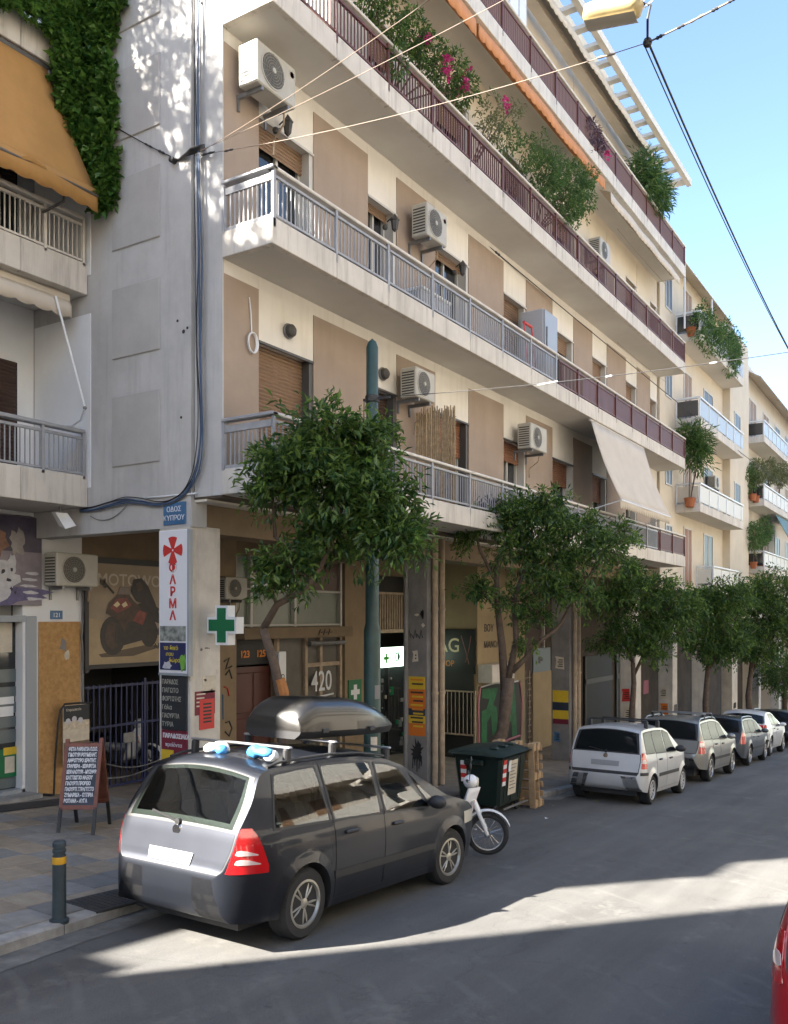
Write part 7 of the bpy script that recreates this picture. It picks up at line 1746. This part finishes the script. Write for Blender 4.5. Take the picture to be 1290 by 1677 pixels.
wire('stay wire dropping from the green pole clamp', (pb.x-.02,pb.y+.13,zc2), (pb.x-.02,pb.y+.14,zc2-.55), .006, M_cable, 0, 6)
# hanging street lamp
lp = atdepth(1003, 18, 8.9); la = thing('street_lamp', 'cream oblong street lamp hanging from the span wires above the road', 'street lamp', tuple(lp))
d_ = (atdepth(1054, 8, 8.75)-atdepth(952, 28, 9.05)); ln_ = d_.length; d_.normalize(); s_ = d_.cross(Vector((0,0,1))).normalized(); up = s_.cross(d_)
rows = []
for i in range(13):
    t_ = i/12; q = math.sqrt(max(0, 1-(2*t_-1)**8)); rows.append([lp + d_*(t_-.5)*ln_ + s_*math.cos(a)*.135*q + up*(math.sin(a)*.11*q) for a in [2*math.pi*k2/18 for k2 in range(19)]])
MB().grid(rows).build('housing', M_lamp, la, smooth='all')
MB().grid([[lp + d_*(t_-.5)*ln_*.80 + s_*ss*.10 - up*(.105+.02*(1-ss*ss)) for ss in (-1,-.5,0,.5,1)] for t_ in [k2/6 for k2 in range(7)]]).build('diffuser', M_lampg, la, smooth='all')
MB().tube([lp+d_*ln_*.46+up*.02, lp+d_*ln_*.60-up*.02, lp+d_*ln_*.58-up*.14, N], .012, 7).tube([lp+up*.10, lp+up*.55], .012, 7).build('suspension', M_cable, la)
MB().tube([lp+d_*ln_*.47+up*.03, lp+d_*ln_*.56+up*.10, lp+d_*ln_*.62+up*.02, lp+d_*ln_*.5-up*.03], .010, 7).build('hanger_ring', M_wplast, la)
MB().ball(N, .05, 8).build('junction', M_cable, la)
wire('suspension wire holding the street lamp from above', lp+up*.5, lp+Vector((-4,6,1.4)), .007, M_cable, .1)
# blue telephone cables on the corner wall
bc = thing('cable_bundle', 'bundle of blue telephone cables running down the corner wall and curving left', 'cable', tuple(onX(325, 700, XS-.07)))
path = [(322,-40),(322,60),(323,180),(324,300),(327,420),(326,500),(326,580),(329,660),(329,720),(322,770),(305,803),(283,820),(258,826),(232,822),(205,820),(180,826),(150,834),(128,836)]
for i, (r_, m, o_) in enumerate(((.013,M_bcable,0),(.011,M_bcable,2.6),(.009,M_cable,-2.6),(.007,M_cable,-5.5),(.006,M_steel,5.5))):
    pts = []
    for j, (a, b) in enumerate(path):
        w_ = math.sin(j*1.3+i*2)*1.2; hor = max(0, min(1, (j-9)/3))
        pts.append(onX(a+o_*(1-hor)+w_*(1-hor), b+(o_*.9)*hor+w_*hor, XS-.07-.006*(i%2)))
    cr = []
    for j in range(len(pts)-1):
        p0, p1, p2, p3 = pts[max(0,j-1)], pts[j], pts[j+1], pts[min(len(pts)-1,j+2)]
        for q in range(5):
            t_ = q/5; cr.append(.5*((2*p1)+(p2-p0)*t_+(2*p0-5*p1+4*p2-p3)*t_*t_+(3*p1-p0-3*p2+p3)*t_**3))
    MB().tube(cr, r_, 7).build('strand', m, bc, smooth='all')
wire('thin grey cable drooping on the side beam under the blue bundle', onX(148, 845, XS-.06), onX(214, 818, XS-.06), .007, M_steel, .16, 14, 'wall_cable', cat='cable'); wire('white conduit along the side beam above the street name plate', onX(236, 816, XS-.055), onX(322, 808, XS-.055), .014, M_wplast, .0, 4, 'wall_conduit', cat='conduit')
for z_, y_ in ((10.05,7.9),(13.2,7.9)): wire('clothes line strung along the balcony soffit', (24.0, y_, z_), (29.0, y_, z_), .006, M_wire, .03, group='clothes lines')
